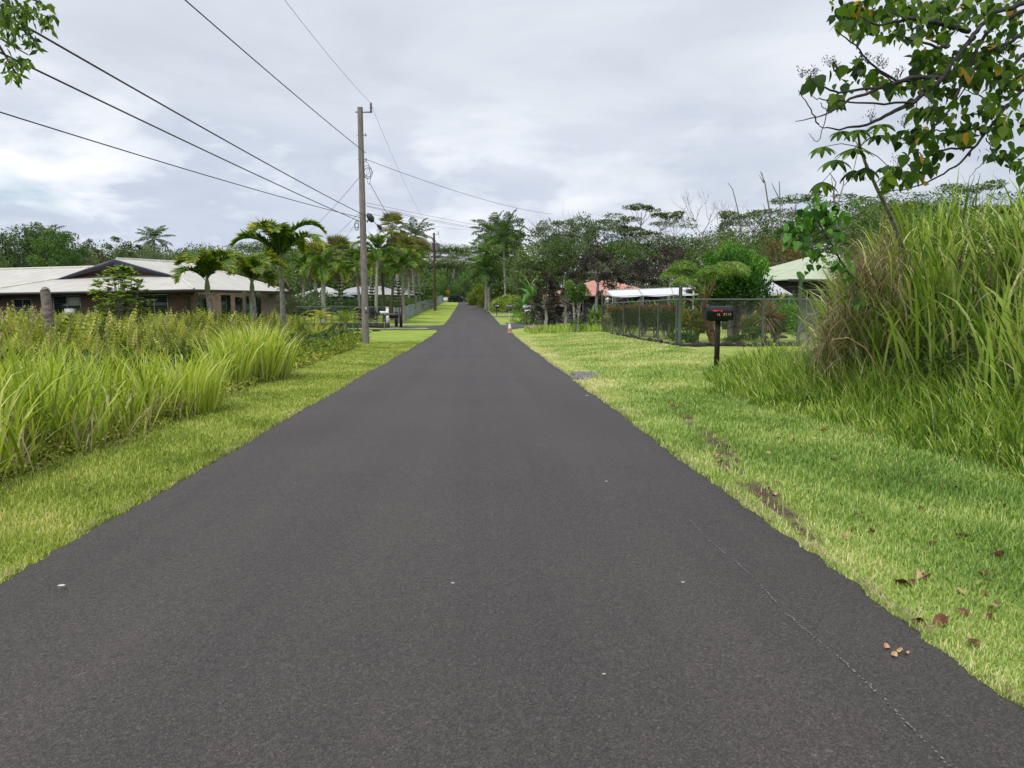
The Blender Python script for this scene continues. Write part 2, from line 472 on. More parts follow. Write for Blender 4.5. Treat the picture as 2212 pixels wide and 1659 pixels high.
# ------------------------------------------------------------------ road
mr, t, b, out = newmat('asphalt')
ge = N(t, 'ShaderNodeNewGeometry')
pos = ge.outputs['Position']
vo = N(t, 'ShaderNodeTexVoronoi'); vo.inputs['Scale'].default_value = 135; t.links.new(pos, vo.inputs['Vector'])
vo2 = N(t, 'ShaderNodeTexVoronoi'); vo2.inputs['Scale'].default_value = 42; t.links.new(pos, vo2.inputs['Vector'])
nb = noise(t, pos, .35, 4, .6); nf = noise(t, pos, 190, 3, .7); nm_ = noise(t, pos, 34, 4, .7)
stone = ramp(t, vo.outputs['Color'], [(0.0, (.028, .0235, .022)), (.55, (.058, .0495, .047)), (.86, (.088, .076, .072)), (1.0, (.15, .132, .126))])
grain = ramp(t, nf, [(.30, (.45, .45, .45)), (.70, (1.55, 1.55, 1.55))])
patch = ramp(t, nb, [(.3, (.90, .88, .90)), (.7, (1.1, 1.1, 1.08))])
pit = ramp(t, nm_, [(.28, (.55, .55, .55)), (.42, (1, 1, 1)), (.75, (1.15, 1.15, 1.15))])
mpl = N(t, 'ShaderNodeMapping'); mpl.inputs['Scale'].default_value = (1.5, .05, 1); t.links.new(pos, mpl.inputs[0]); lane = ramp(t, noise(t, mpl.outputs[0], 1.0, 4, .6), [(.35, (.88, .88, .885)), (.65, (1.12, 1.11, 1.10))])
patch = mixc(t, 1.0, patch, lane, 'MULTIPLY')
c = mixc(t, 1.0, mixc(t, 1.0, mixc(t, 1.0, stone, grain, 'MULTIPLY'), patch, 'MULTIPLY'), pit, 'MULTIPLY')
setin(t, b.inputs['Base Color'], c)
b.inputs['Roughness'].default_value = .70
b.inputs['Specular IOR Level'].default_value = .5
bn = N(t, 'ShaderNodeBump'); bn.inputs['Strength'].default_value = .75; bn.inputs['Distance'].default_value = .006
t.links.new(mathn(t, 'ADD', vo.outputs['Distance'], mathn(t, 'MULTIPLY', nm_, .6)), bn.inputs['Height'])
t.links.new(bn.outputs[0], b.inputs['Normal'])
M['asphalt'] = mr
def road_edge(y, s):
    y = np.asarray(y, float)
    j = .018 * np.sin(y * .9 + s) + .010 * np.sin(y * 2.9 + 2 * s) + .014 * np.sin(y * 13.7 + s + np.sin(y * 4.1)) + .011 * np.sin(y * 31 + 3 * s + 2 * np.sin(y * 7.3))
    return j * np.where(y < 45, 1, 1.6)
ry = np.unique(np.concatenate([np.arange(-25, 0, .5), np.arange(0, 20, .06), np.arange(20, 60, .3), np.arange(60, 460, 2), np.arange(460, 520, 5)]))
us = np.array([-1, -.96, -.8, -.4, 0, .4, .8, .96, 1.0])
L_ = road_c(ry) - ROADW + road_edge(ry, 1.0)
R_ = road_c(ry) + ROADW + road_edge(ry, 4.0)
# flare at the crossing with the side street
flare = .9 * (np.exp(-((ry - 57) / 3.2) ** 2))
L_ = L_ - flare * 1.3; R_ = R_ + flare * 1.6
PX = L_[:, None] * (1 - (us + 1) / 2) + R_[:, None] * ((us + 1) / 2)
PZ = prof(ry)[:, None] + .035 + .03 * (1 - us[None, :] ** 2) - .03 * (np.abs(us[None, :]) > .99)
g = G(); g.add(np.stack([PX, np.broadcast_to(ry[:, None], PX.shape), PZ], -1), grid_faces(len(ry), len(us)))
struct('road', g, mr, True)
def strip(name, x0, x1, y0, y1, m, lift=.03, n=40, wob=.12):
    X = np.linspace(x0, x1, n)
    ya = y0 + wob * np.sin(X * 1.3) + wob * .5 * np.sin(X * 3.1); yb = y1 + wob * np.sin(X * 1.1 + 2) + wob * .5 * np.sin(X * 2.7)
    rows = [ya + (yb - ya) * k / 4 for k in range(5)]
    g = G(); P = np.stack([np.stack([X, r, np.maximum(H(X, r), prof(r)) + lift], -1) for r in rows])
    g.add(P, grid_faces(5, n))
    return struct(name, g, m, True)
M['asphaltpale'] = mat('old_asphalt', (.10, .10, .105), .9, .15, 8, bump=.3)
M['concrete'] = mat('concrete', (.30, .29, .28), .9, .12, 5, bump=.2)
strip('side_street', -34, -2.5, 56.5, 61, M['asphaltpale'])
strip('side_street', -22, -2.9, 52.2, 54.0, M['asphaltpale'], .028)
strip('side_street', 2.3, 46, 56, 67, M['asphaltpale'], .028)
strip('driveway', 1.2, 9, 82, 84.5, M['asphaltpale'])
strip('driveway', 1.0, 12, 95, 98, M['concrete'])
strip('driveway', .3, 11, 128, 132, M['concrete'])

# thin pale scratch along the right side of the road, with gaps
g = G()
for k in range(260):
    y = 2.05 + k * .012 + rng.uniform(-.006, .006)
    if rng.random() < .15 + .5 * math.sin(k * .09) ** 4: continue
    x = 1.51 + .012 * math.sin(y * 5) + rng.normal(0, .004) - (y - 2.1) * .02
    w = rng.uniform(.0016, .0050); l = rng.uniform(.006, .014)
    z = float(prof(y)) + .035 + .03 * (1 - ((x + .3) / ROADW) ** 2) + .006
    g.add([[x - w, y, z], [x + w, y, z], [x + w * .6, y + l, z], [x - w * .7, y + l, z]], [[0, 1, 2, 3]])
M['chalk'] = mat('pale_scuff', (.20, .19, .185), .9)
tag(obj('scratch_mark', g, M['chalk']), kind='structure')

# ================================================================== MOWN GRASS
def lawn_patch(name, m, n, xr, yr, cond, hgt, wid, label, tintf, mown=False):
    """blades thin out with distance: y drawn with density falling as 1/y"""
    u = rng.random(n)
    y = yr[0] * (yr[1] / yr[0]) ** u
    x = xr[0] + (xr[1] - xr[0]) * rng.random(n)
    k = cond(x, y)
    x, y = x[k], y[k]
    z = H(x, y) - .005
    n = len(x)
    g = G()
    d = np.sqrt(x * x + y * y)
    sc = np.clip(d / 4.0, 1, 6)
    blades(g, np.stack([x, y, z], -1), rng.uniform(0, 2 * PI, n), hgt * rng.uniform(.55, 1.5, n) * np.clip(sc, 1, 1.6), rng.uniform(.15, .9, n), rng.uniform(.2, 1.1, n),
           wid * rng.uniform(.7, 1.5, n) * sc ** .8, 2, 0, tintf(x, y) + rng.normal(0, .08, n))
    o = obj(name, g, m)
    return tag(o, label, 'grass', kind='stuff')
def edge_ok(x, y, pad=0.0):
    l = road_c(y) - ROADW + road_edge(y, 1.0); r = road_c(y) + ROADW + road_edge(y, 4.0)
    return (x < l + .02 - pad) | (x > r - .02 + pad)
def lt(x, y):
    return .42 + .22 * vnoise(x * .8, y * .8, 2) + .12 * vnoise(x * 3, y * 2, 1)
lawn_patch('mown_grass', M['lawnL'], 190000, (-5.0, -2.4), (3.2, 36), lambda x, y: edge_ok(x, y) & (x < 0) & (x > tall_edge(y) - .15) & (rng.random(len(x)) > dirt(x, y) * .9),
           .032, .0045, 'short mown grass verge along the left edge of the road', lt)
def rt(x, y):
    green = sst(9, 17, y) * .36
    return .30 + .28 * vnoise(x * .9, y * .6, 3) + .16 * vnoise(x * 3, y * 2, 1) + green + .34 * (1 - sst(.1, .8, x - road_c(y) - ROADW))
lawn_patch('mown_grass', M['lawnR'], 330000, (1.9, 6.2), (2.1, 40), lambda x, y: edge_ok(x, y) & (x > 0) & (x < 6.4) & (rng.random(len(x)) > dirt(x, y) * .97) & ~((np.abs(y - 17.2) < 1.15) & (x < 2.12 + .62 * (1 - np.abs(y - 17.3) / 1.25) + .09 * np.sin(y * 11))),
           .036, .005, 'short mown grass verge along the right edge of the road', rt)
# straw-coloured thatch hanging over the asphalt edge
g = G()
for s, yy in ((-1, rng.uniform(3, 26, 2600)), (1, rng.uniform(2, 26, 3600))):
    n = len(yy)
    ex = road_c(yy) + s * ROADW + road_edge(yy, 1.0 if s < 0 else 4.0)
    x = ex + s * rng.uniform(-.01, .05, n)
    keep = vnoise(yy * 2.0, x, 5) > -.35
    x, yy = x[keep], yy[keep]; n = len(x)
    az = np.where(rng.random(n) < .6, (PI if s > 0 else 0.0), 0) + rng.normal(0, 1.0, n)
    blades(g, np.stack([x, yy, prof(yy) + .028], -1), az, rng.uniform(.03, .09, n), rng.uniform(.9, 1.45, n), rng.uniform(0, .3, n), rng.uniform(.003, .006, n), 2, 0, rng.uniform(.3, .9, n))
tag(obj('dry_grass_edge', g, M['grassdry']), 'thin fringe of dry straw lying along both asphalt edges', 'dry grass', kind='stuff')

# ================================================================== TALL GRASS, LEFT
def tufts(cx, cy, nb, spread, az_bias=None):
    n = len(cx) * nb
    bx = np.repeat(cx, nb) + rng.normal(0, spread, n); by = np.repeat(cy, nb) + rng.normal(0, spread, n)
    return bx, by
nt_ = 560
ty = rng.uniform(2.8, 12.6, nt_); tx = tall_edge(ty) - .28 - rng.random(nt_) ** 1.25 * np.interp(ty, [3, 12, 21], [6.0, 6.0, 5.0])
keep = ~((ty > 10.5) & (tx < -8.2)) & (vnoise(tx * 1.1, ty * 1.1, 7) > -.62)
tx, ty = tx[keep], ty[keep]
bx, by = tufts(tx, ty, 15, .13)
n = len(bx)
edgef = 1 - sst(0, .6, tall_edge(by) - bx)
hh = np.interp(by, [3, 8, 13], [1.15, 1.0, .8]) * (1 + .22 * vnoise(bx * 1.1, by * 1.1, 3))
g = G()
az = rng.uniform(0, 2 * PI, n); az = np.where(rng.random(n) < .35 * edgef + .05, rng.normal(0, .8, n), az)
tg_ = np.clip(.40 + .22 * vnoise(bx, by, 4) + rng.normal(0, .2, n), 0, 1)
q = rng.random(n) < .5
for sel, p_, b0, b1, s_ in ((q, 5.0, .6, 2.7, .26), (~q, 2.2, .15, 1.7, .5)):
    m_ = int(sel.sum())
    blades(g, np.stack([bx[sel], by[sel], H(bx[sel], by[sel]) - .02], -1), az[sel], hh[sel] * rng.uniform(.45, 1.3, m_) * (1 - .3 * edgef[sel]), rng.uniform(.0, s_, m_) + .2 * edgef[sel], rng.uniform(b0, b1, m_) + .4 * edgef[sel],
           rng.uniform(.014, .034, m_), 7, 0, tg_[sel], p=p_, twist=1.3)
n2_ = 6000
i = rng.integers(0, len(bx), n2_)
bx2, by2 = bx[i] + rng.normal(0, .1, n2_), by[i] + rng.normal(0, .1, n2_)
blades(g, np.stack([bx2, by2, H(bx2, by2)], -1), rng.uniform(0, 2 * PI, n2_), rng.uniform(.2, .75, n2_), rng.uniform(.3, .9, n2_), rng.uniform(.3, 1.8, n2_), rng.uniform(.010, .022, n2_), 5, 1, rng.uniform(.4, 1, n2_), p=3)
tag(obj('tall_grass', g, [M['grassbright'], M['grassdry']]), 'tall bright green wild grass with arching blades beside the left verge', 'tall grass', kind='stuff')

# weedy creeping fringe at the foot of the tall grass and towards the pole
def weeds(name, label, n, xf, yr, m, hmax, cat='weeds', lsize=.03, seed=0, parent=None):
    y = rng.uniform(*yr, n); x = xf(y, rng.random(n))
    hgt = hmax * rng.random(n) ** 1.3 * (.35 + .65 * (vnoise(x * 1.6, y * 1.6, seed) * .5 + .5))
    P = np.stack([x, y, H(x, y) + hgt], -1)
    g = G()
    U = unit(rdir(n) * [1, 1, .6] + [0, 0, .5])
    sc = np.clip(y / 9, 1, 3)
    leaves(g, P, U, lsize * rng.uniform(.7, 1.6, n) * sc, lsize * .6 * rng.uniform(.7, 1.4, n) * sc, 0, rng.uniform(.2, .8, n), .1)
    return tag(obj(name, g, m), label, cat, kind='stuff')
weeds('weeds', 'low leafy weeds creeping along the foot of the tall grass', 34000, lambda y, u: tall_edge(y) - .02 - np.interp(y, [5, 11, 14, 20, 33], [.8, 1.0, 2.6, 2.4, 1.2]) * u, (5, 33), M['fern'], .24)
weeds('weeds', 'mixed low vines and seedheads between the tall grass and the wooden pole', 34000, lambda y, u: tall_edge(y) - .1 - 7.0 * u, (19, 38), M['leafyellow'], .55, lsize=.035, seed=3)

# ------------------------------------------------------------------ fern field behind the tall grass
def fern_fronds(g, bx, by, bz, L, az, ph0, bend, tint, npair=15, pw=.062, mi=0):
    n = len(bx)
    t = np.linspace(.08, 1, npair)
    ph = ph0[:, None] + bend[:, None] * t[None] ** 1.5
    dl = (L / npair)[:, None]
    hx = np.cumsum(np.sin(ph) * dl, 1); hv = np.cumsum(np.cos(ph) * dl, 1)
    ca, sa = np.cos(az)[:, None], np.sin(az)[:, None]
    C = np.stack([bx[:, None] + ca * hx, by[:, None] + sa * hx, bz[:, None] + hv], -1)
    T = np.stack([ca * np.sin(ph), sa * np.sin(ph), np.cos(ph)], -1)
    faz = rng.uniform(0, 2 * PI, n)
    Sd = np.stack([np.cos(faz), np.sin(faz), np.zeros(n)], -1)[:, None, :] * np.ones_like(T)
    Sd = unit(Sd - T * (Sd * T).sum(-1, keepdims=True))
    pl = (pw * np.sin(np.clip(t, 0, 1) * PI * .86 + .35))[None, :, None] * (L / 1.0)[:, None, None] * 1.25
    for s in (1, -1):
        U = unit(Sd * s + T * .35)
        leaves(g, C.reshape(-1, 3), U.reshape(-1, 3), np.broadcast_to(pl, C.shape[:2] + (1,)).reshape(-1) * 1.3, np.repeat(dl[:, 0] * .95, npair), mi,
               np.repeat(tint, npair), 0, np.cross(Sd, T).reshape(-1, 3) + rng.normal(0, .15, (n * npair, 3)))
n = 7600
yy = 10.5 + 28.5 * rng.random(n) ** 1.15; edge = np.interp(yy, [10.5, 13, 20, 27, 39], [-7.6, -7.3, -6.9, -6.4, -6.6])
xx = edge - rng.random(n) ** 1.1 * (yy * .72 - 4)
g = G()
hgt = np.interp(yy, [10, 20], [.6, 1]) * rng.uniform(.8, 1.5, n) * (1 + .22 * vnoise(xx * .6, yy * .6, 2)) * np.interp(xx - edge, [-2.5, 0], [1.0, .62])
fern_fronds(g, xx, yy, H(xx, yy), hgt, rng.uniform(0, 2 * PI, n), rng.uniform(.0, .28, n), rng.uniform(.1, .8, n), np.clip(.45 + .25 * vnoise(xx * .5, yy * .5, 1) + rng.normal(0, .24, n), 0, 1))
tag(obj('fern_field', g, M['fern']), 'field of upright yellow-green sword ferns in front of the brick house', 'ferns', kind='stuff')
n = 20000
yy = rng.uniform(13, 42, n); xx = np.interp(yy, [13, 20, 27, 42], [-8.0, -6.2, -5.6, -6.4]) - rng.random(n) * yy * .72
g = G(); leaves(g, np.stack([xx, yy, H(xx, yy) + rng.uniform(0, .6, n)], -1), unit(rdir(n) + [0, 0, .8]), .22, .09, 0, rng.uniform(.0, .5, n))
tag(obj('undergrowth', g, M['leafolive']), 'dense dark undergrowth filling in below the sword ferns', 'undergrowth', kind='stuff')
g = G()
for k in range(420):
    y = rng.uniform(12, 34); x = float(np.interp(y, [12, 39], [-7.4, -6.6])) - rng.random() * y * .6; z = hz(x, y); h = rng.uniform(.8, 1.35)
    l = rng.normal(0, .1, 2); tube(g, [[x, y, z], [x + l[0] * .5, y + l[1] * .5, z + h * .6], [x + l[0], y + l[1], z + h]], [.006, .005, .003], 3, 0, rng.uniform(.2, .8), False)
    m_ = 5; leaves(g, np.stack([np.full(m_, x + l[0]), np.full(m_, y + l[1]), z + h + rng.uniform(-.16, 0, m_)], -1), unit(rdir(m_) * .5 + [0, 0, 1]), .09, .02, 0, rng.uniform(.4, .9, m_))
tag(obj('dry_stalks', g, M['grassdry']), 'thin tan seed stalks standing up through the sword ferns', 'dry stalks', kind='stuff')
# brownish seed plumes at the far left
P = np.stack([rng.uniform(-20, -14.5, 260), rng.uniform(24, 27, 260)], -1)
g = G()
for k in range(260):
    x, y = P[k]; z = hz(x, y); h = rng.uniform(.95, 1.5)
    tube(g, [[x, y, z], [x + .04, y, z + h * .7], [x + .12 * rng.normal(), y, z + h]], [.006, .004, .003], 3, 0, .4, False)
    n = 16
    leaves(g, np.stack([x + rng.normal(0, .05, n), y + rng.normal(0, .05, n), z + h + rng.uniform(-.28, .06, n)], -1), unit(rdir(n) * .6 + [0, 0, 1]), .12, .03, 0, rng.uniform(.4, .9, n))
tag(obj('seed_plumes', g, M['grassdry']), 'tawny feathery seed plumes above the ferns at the far left', 'seed plumes', kind='stuff')

# ------------------------------------------------------------------ the big bright clump
def grass_clump(name, label, loc, R, Hh, n, m, dry=.1, wr=(.018, .036), lean=.35, group=None):
    g = G()
    a = rng.uniform(0, 2 * PI, n); r = R * np.sqrt(rng.random(n))
    x, y = r * np.cos(a), r * np.sin(a)
    z = np.array([hz(loc[0] + p, loc[1] + q) for p, q in zip(x, y)]) - loc[2]
    blades(g, np.stack([x, y, z - .02], -1), a + rng.normal(0, .7, n), Hh * rng.uniform(.6, 1.2, n), .03 + lean * (r / R) * rng.uniform(.2, 1, n), rng.uniform(.3, 2.6, n), rng.uniform(*wr, n), 7, 0,
           np.clip(rng.normal(.55, .24, n), 0, 1), p=3.6, twist=1.3)
    k = int(n * dry)
    a = rng.uniform(0, 2 * PI, k); r = R * np.sqrt(rng.random(k))
    blades(g, np.stack([r * np.cos(a), r * np.sin(a), np.zeros(k)], -1), a, Hh * rng.uniform(.3, .8, k), rng.uniform(.5, 1.1, k), rng.uniform(.4, 1.6, k), rng.uniform(.008, .016, k), 4, 1, rng.uniform(.3, 1, k))
    return tag(obj(name, g, [m, M['grassdry']], None, False, loc), label, 'grass clump', group)
for (px, d, R, h, nn, lab) in ((540, 16.4, .52, 1.2, 620, 'large bright yellow-green grass clump standing proud of the left meadow'),
                               (588, 17.2, .3, 1.0, 240, 'bright grass clump just right of the largest one on the left'),
                               (482, 15.4, .40, 1.0, 320, 'lower grass clump forming the left shoulder of the largest one'),
                               (398, 11.3, .4, .95, 260, 'dark-based grass tuft at the verge below the largest left clump')):
    x = gx(px, d)
    grass_clump('grass_clump', lab, (x, d, hz(x, d)), R, h, nn, M['grassbright'], .2)

# ================================================================== RIGHT BANK
# long fringe grass between verge and bank
n = 17000
yy = 3.2 + rng.random(n) ** 1.1 * 11.6
e = np.interp(yy, [3, 5, 6.4, 9.5, 12.5, 15], [4.9, 4.6, 4.45, 4.25, 3.95, 4.4])
xx = e + .25 * vnoise(yy * 1.1, yy, 2) + rng.random(n) ** 1.4 * np.interp(yy, [3, 8, 13, 17], [2.4, 2.6, 2.4, 1.6])
into = np.clip((xx - e) / .9, 0, 1)
g = G()
blades(g, np.stack([xx, yy, H(xx, yy) - .01], -1), rng.normal(PI, 1.5, n), (.13 + .42 * into) * rng.uniform(.6, 1.4, n), rng.uniform(.05, .6, n), rng.uniform(.3, 2.3, n), rng.uniform(.008, .021, n), 5, 0,
       np.clip(.40 + .26 * vnoise(xx * 2, yy * 2, 1) + rng.normal(0, .25, n), 0, 1), p=3.0, twist=1.3)
tag(obj('long_grass', g, M['grassright']), 'knee-high lush green grass between the mown verge and the overgrown bank', 'long grass', kind='stuff')
# leafy scrub filling the body of the bank
n = 60000
yy = rng.uniform(5.0, 15.5, n); x0 = np.maximum(5.6, .455 * yy + .5)
dx = rng.random(n) ** 1.2 * 3.6; xx = x0 + dx
hb = (.55 + .75 * sst(0, 1.3, dx)) * (1 + .28 * vnoise(xx * 1.4, yy * 1.4, 1)) * np.interp(yy, [5, 8, 12], [.8, .95, 1.15])
zz = H(xx, yy) + hb * rng.random(n) ** .55
g = G(); leaves(g, np.stack([xx, yy, zz], -1), unit(rdir(n) + [-.2, -.3, .2]), .045, .034, 0, rng.uniform(0, .8, n), .1)
tag(obj('bank_scrub', g, M['leafolive']), 'tangled small-leaved vine and scrub covering the body of the right bank', 'scrub', kind='stuff')
def bank_blades(g, n, ylo, yhi, xo, wx, L0, L1, w0, w1, zf, tint, mi=0, lean=.5, b0=.3, b1=2.6, p=4.0, ff=.455):
    yy = rng.uniform(ylo, yhi, n); x0 = np.maximum(5.7, ff * yy + xo); k = rng.integers(0, 90, n); cx = rng.random(90) ** 1.1 * wx; cy = rng.uniform(ylo, yhi, 90)
    yc = cy[k] + rng.normal(0, .16, n); xc = np.maximum(5.7, ff * yc + xo) + cx[k] + rng.normal(0, .16, n)
    z = H(xc, yc) + zf * rng.random(n) * sst(0, .9, xc - np.maximum(5.7, ff * yc + xo))
    blades(g, np.stack([xc, yc, z], -1), rng.uniform(0, 2 * PI, n), rng.uniform(L0, L1, n), rng.uniform(.0, lean, n), rng.uniform(b0, b1, n), rng.uniform(w0, w1, n), 8, mi, np.clip(tint + rng.normal(0, .25, n), 0, 1), p=p, twist=1.3)
g = G()
bank_blades(g, 1500, 4.6, 8.6, .9, 2.8, .75, 1.5, .024, .046, .5, .50)
bank_blades(g, 1700, 8.0, 12.0, .8, 2.8, .85, 1.65, .026, .05, .7, .48)
bank_blades(g, 1300, 11.5, 15.5, .45, 2.8, 1.0, 2.0, .026, .05, .75, .40, ff=.44)
bank_blades(g, 700, 6.0, 15.0, .7, 3.0, .5, 1.3, .010, .022, 1.2, .6, mi=1, lean=1.4, p=1.8)
for k in range(190):
    y = rng.uniform(6, 15); x = max(5.9, .455 * y + .6) + rng.random() * 2.8; z = hz(x, y); h = rng.uniform(1.3, 2.2); l = rng.normal(0, .28, 2)
    tube(g, [[x, y, z], [x + l[0] * .4, y + l[1] * .4, z + h * .6], [x + l[0], y + l[1], z + h]], [.008, .006, .003], 3, 1, rng.uniform(.1, .7), False)
tag(obj('cane_grass', g, [M['grassright'], M['grassdry']]), 'head-high broad-bladed cane grass covering the bank at the right', 'cane grass', kind='stuff')
# dry brown drooping grass at the left shoulder of the bank
n = 3200
yy = rng.uniform(10.4, 13.4, n); x0 = .442 * yy + .18
dx = rng.random(n) * 1.15; xx = x0 + dx
zz = H(xx, yy) + .18 + (rng.random(n) ** .6) * (.75 + .85 * sst(0, .6, dx))
g = G()
blades(g, np.stack([xx, yy, zz], -1), rng.normal(PI * 1.15, 1.2, n), rng.uniform(.25, .9, n), rng.uniform(.3, 1.7, n), rng.uniform(.7, 2.2, n), rng.uniform(.005, .014, n), 5, 0, rng.uniform(.0, .85, n), p=1.2)
i = rng.integers(0, n, 110)
blades(g, np.stack([xx[i], yy[i], zz[i]], -1), rng.uniform(0, 2 * PI, 110), rng.uniform(.4, .9, 110), rng.uniform(.1, .8, 110), rng.uniform(.4, 2, 110), rng.uniform(.012, .03, 110), 6, 1, rng.uniform(.3, 1, 110), p=2)
tag(obj('dry_grass', g, [M['grassdry'], M['grassright']]), 'mass of drooping dead brown grass at the left end of the bank', 'dead grass', kind='stuff')
# grassy weeds by the crossing on the right, in front of the side street
n = 5200
yy = rng.uniform(41, 50, n); xx = rng.uniform(2.9, 9, n); k = (xx - 2.9) * .9 + (yy - 41) * .4 > 1.5; xx, yy = xx[k], yy[k]; n = len(xx)
g = G(); blades(g, np.stack([xx, yy, H(xx, yy)], -1), rng.uniform(0, 2 * PI, n), rng.uniform(.12, .5, n), rng.uniform(0, .4, n), rng.uniform(.1, .9, n), rng.uniform(.015, .03, n), 3, 0, rng.uniform(.2, .8, n))
tag(obj('weedy_grass', g, M['grassright']), 'unmown wispy grass at the corner in front of the side street', 'weedy grass', kind='stuff')
# ================================================================== TREES
def blob_leaves(g, c, r, n, ls, mi=0, tint=.5, flat=1.0, updir=.35, shell=.55, up_n=.0):
    """leaves through an ellipsoid, more of them towards its surface"""
    D = rdir(n)
    rr = (shell + (1 - shell) * rng.random(n)) ** .8
    P = c + D * rr[:, None] * np.array([r, r, r * flat]) * rng.uniform(.8, 1.12, (n, 1))
    U = unit(rdir(n) + D * .6 + np.array([0, 0, updir]))
    nr = None if up_n == 0 else unit(rdir(n) * (1 - up_n) + np.array([0, 0, up_n]) + 1e-3)
    if nr is not None:
        U = unit(U * [1, 1, .35]); nr = np.cross(U, nr) + 1e-4
        nr = np.cross(nr, U)
    leaves(g, P, U, ls * rng.uniform(.7, 1.4, n), ls * .55 * rng.uniform(.7, 1.3, n), mi, np.clip(tint + .12 * D[:, 2] * 0 + rng.normal(0, .06, n), 0, 1), .12, nr)
def limb(g, a, b, r0, r1, sides=5, wig=.08, mi=0, n=5):
    a, b = np.array(a, float), np.array(b, float)
    t = np.linspace(0, 1, n)[:, None]
    L = np.linalg.norm(b - a)
    P = a + (b - a) * t + rng.normal(0, wig * L / n, (n, 3)) * np.sin(t * PI)
    P[:, 2] += .08 * L * np.sin(t[:, 0] * PI) * np.sign(.5 - abs(unit(b - a)[2]))
    tube(g, P, np.linspace(r0, r1, n), sides, mi)
    return P
def broad_tree(h, cr, cb, nb, nl, ls, flat=.8, tr=.16, br=None, tints=(.3, .7), shape='round', holes=.0, lean=0.0, seed=None):
    """returns (trunk G, crown G); h height, cr crown radius, cb height of the crown's base"""
    tg, cg = G(), G()
    br = br or cr * .36
    top = np.array([lean * h * .3, 0, h * .82])
    P = limb(tg, [0, 0, -.1], [lean * h * .15, 0, cb + (h - cb) * .35], tr, tr * .55, 7, .10, n=7)
    fork = P[-1]
    for k in range(nb):
        u = rng.random()
        zc = cb + (h - cb) * (.12 + .84 * (k + .5) / nb) if shape != 'flat' else h - (h - cb) * .5 * rng.random() ** 1.5 - br * .2
        tz = (zc - cb) / max(h - cb, .1)
        rad = {'round': math.sqrt(max(0, 1 - (2 * tz - .95) ** 2)) * .9, 'cone': (1 - tz) * .85 + .08, 'flat': 1.0, 'vase': .35 + .6 * tz, 'tall': .75 * math.sin(PI * min(.95, tz * .8 + .2))}[shape]
        a = k * 2.4 + rng.uniform(-.5, .5)
        q = cr * rad * (rng.uniform(.35, 1.0) if shape != 'flat' else math.sqrt(rng.random()))
        c = np.array([math.cos(a) * q + lean * h * .2, math.sin(a) * q, min(zc, h - br * flat * .8)])
        b_r = br * rng.uniform(.65, 1.15)
        limb(tg, fork * rng.uniform(.75, 1.0), c, tr * .38, tr * .1, 4, .15)
        ti = rng.uniform(*tints)
        # each clump is itself a cluster of smaller sprays
        m = 4
        for j in range(m):
            cc = c + rdir(1)[0] * b_r * .55 * np.array([1, 1, flat])
            blob_leaves(cg, cc, b_r * rng.uniform(.45, .75), max(8, int(nl / m)), ls, 0, ti + rng.normal(0, .04), flat, up_n=.55 if shape == 'flat' else 0)
    return tg, cg
def put_tree(name, label, cat, loc, tg, cg, barkm, leafm, group=None, rz=0.0):
    t = thing(name, label, cat, loc, rz, group)
    obj('trunk', tg, barkm, t, True)
    obj('crown', cg, leafm, t)
    return t
def tree_at(px, d, top, name, label, leafm, cr, cbf=.3, nb=14, nl=260, ls=.22, cat='tree', bark='bark', gz=None, **kw):
    x = gx(px, d); z = hz(x, d) if gz is None else gz
    h = at(px, top, d)[2] - z
    tg, cg = broad_tree(h, cr, h * cbf, nb, nl, ls, **kw)
    return put_tree(name, label, cat, (x, d, z), tg, cg, M[bark], M[leafm])

# ------------------------------------------------------------------ palms
def frond(g, base, az, el, L, bend, nl=34, ll=.55, mi=0, tint=.5, droop=.3, vee=.35, w=.035, rmi=1, tiptint=.35, rr=.018, prof_p=(.45, 1.0, .95, .35), fwd=.55, p=1.4):
    """pinnate frond: rachis arching from elevation el by bend, leaflets on both sides"""
    n = 10
    t = np.linspace(0, 1, n)
    e = el - bend * t ** p
    ds = L / (n - 1)
    hx = np.concatenate([[0], np.cumsum(np.cos(e[:-1]) * ds)]); hv = np.concatenate([[0], np.cumsum(np.sin(e[:-1]) * ds)])
    ca, sa = math.cos(az), math.sin(az)
    P = np.stack([base[0] + ca * hx, base[1] + sa * hx, base[2] + hv], -1)
    tube(g, P, np.linspace(rr, rr * .25, n), 4, rmi, .6, False)
    tl = np.linspace(.14, 1, nl)
    C = np.stack([np.interp(tl, t, P[:, k]) for k in range(3)], -1)
    el_ = np.interp(tl, t, e)
    T = np.stack([ca * np.cos(el_), sa * np.cos(el_), np.sin(el_)], -1)
    side = np.array([-sa, ca, 0.0])
    up = np.cross(T, side); up *= np.sign(up[:, 2:3] + 1e-6) if False else 1
    up = np.cross(np.broadcast_to(side, T.shape), T); up = -up if up[0].dot([0, 0, 1]) < 0 else up
    lens = ll * np.interp(tl, [.14, .4, .7, 1], prof_p)
    for s in (1, -1):
        rnd = rng.normal(0, .12, (nl, 3))
        U = unit(side * s * .9 + T * fwd + up * vee + rnd)
        mid = C + U * lens[:, None] * .6
        U2 = unit(U + np.array([0, 0, -1.0]) * droop * 1.6 + rnd)
        end = mid + U2 * lens[:, None] * .5
        wv = T * (w * .5)
        V = np.stack([C - wv * .5, C + wv * .5, mid + wv, mid - wv, end], 1)
        k = np.arange(nl) * 5
        tt = np.clip(tint + rng.normal(0, .08, nl) + tiptint * tl ** 2, 0, 1)
        g.add(V.reshape(-1, 3), np.concatenate([np.stack([k, k + 1, k + 2, k + 3], -1)]), mi, tt)
        g.add(V.reshape(-1, 3), np.stack([k + 3, k + 2, k + 4], -1), mi, np.clip(tt + tiptint * .7, 0, 1))
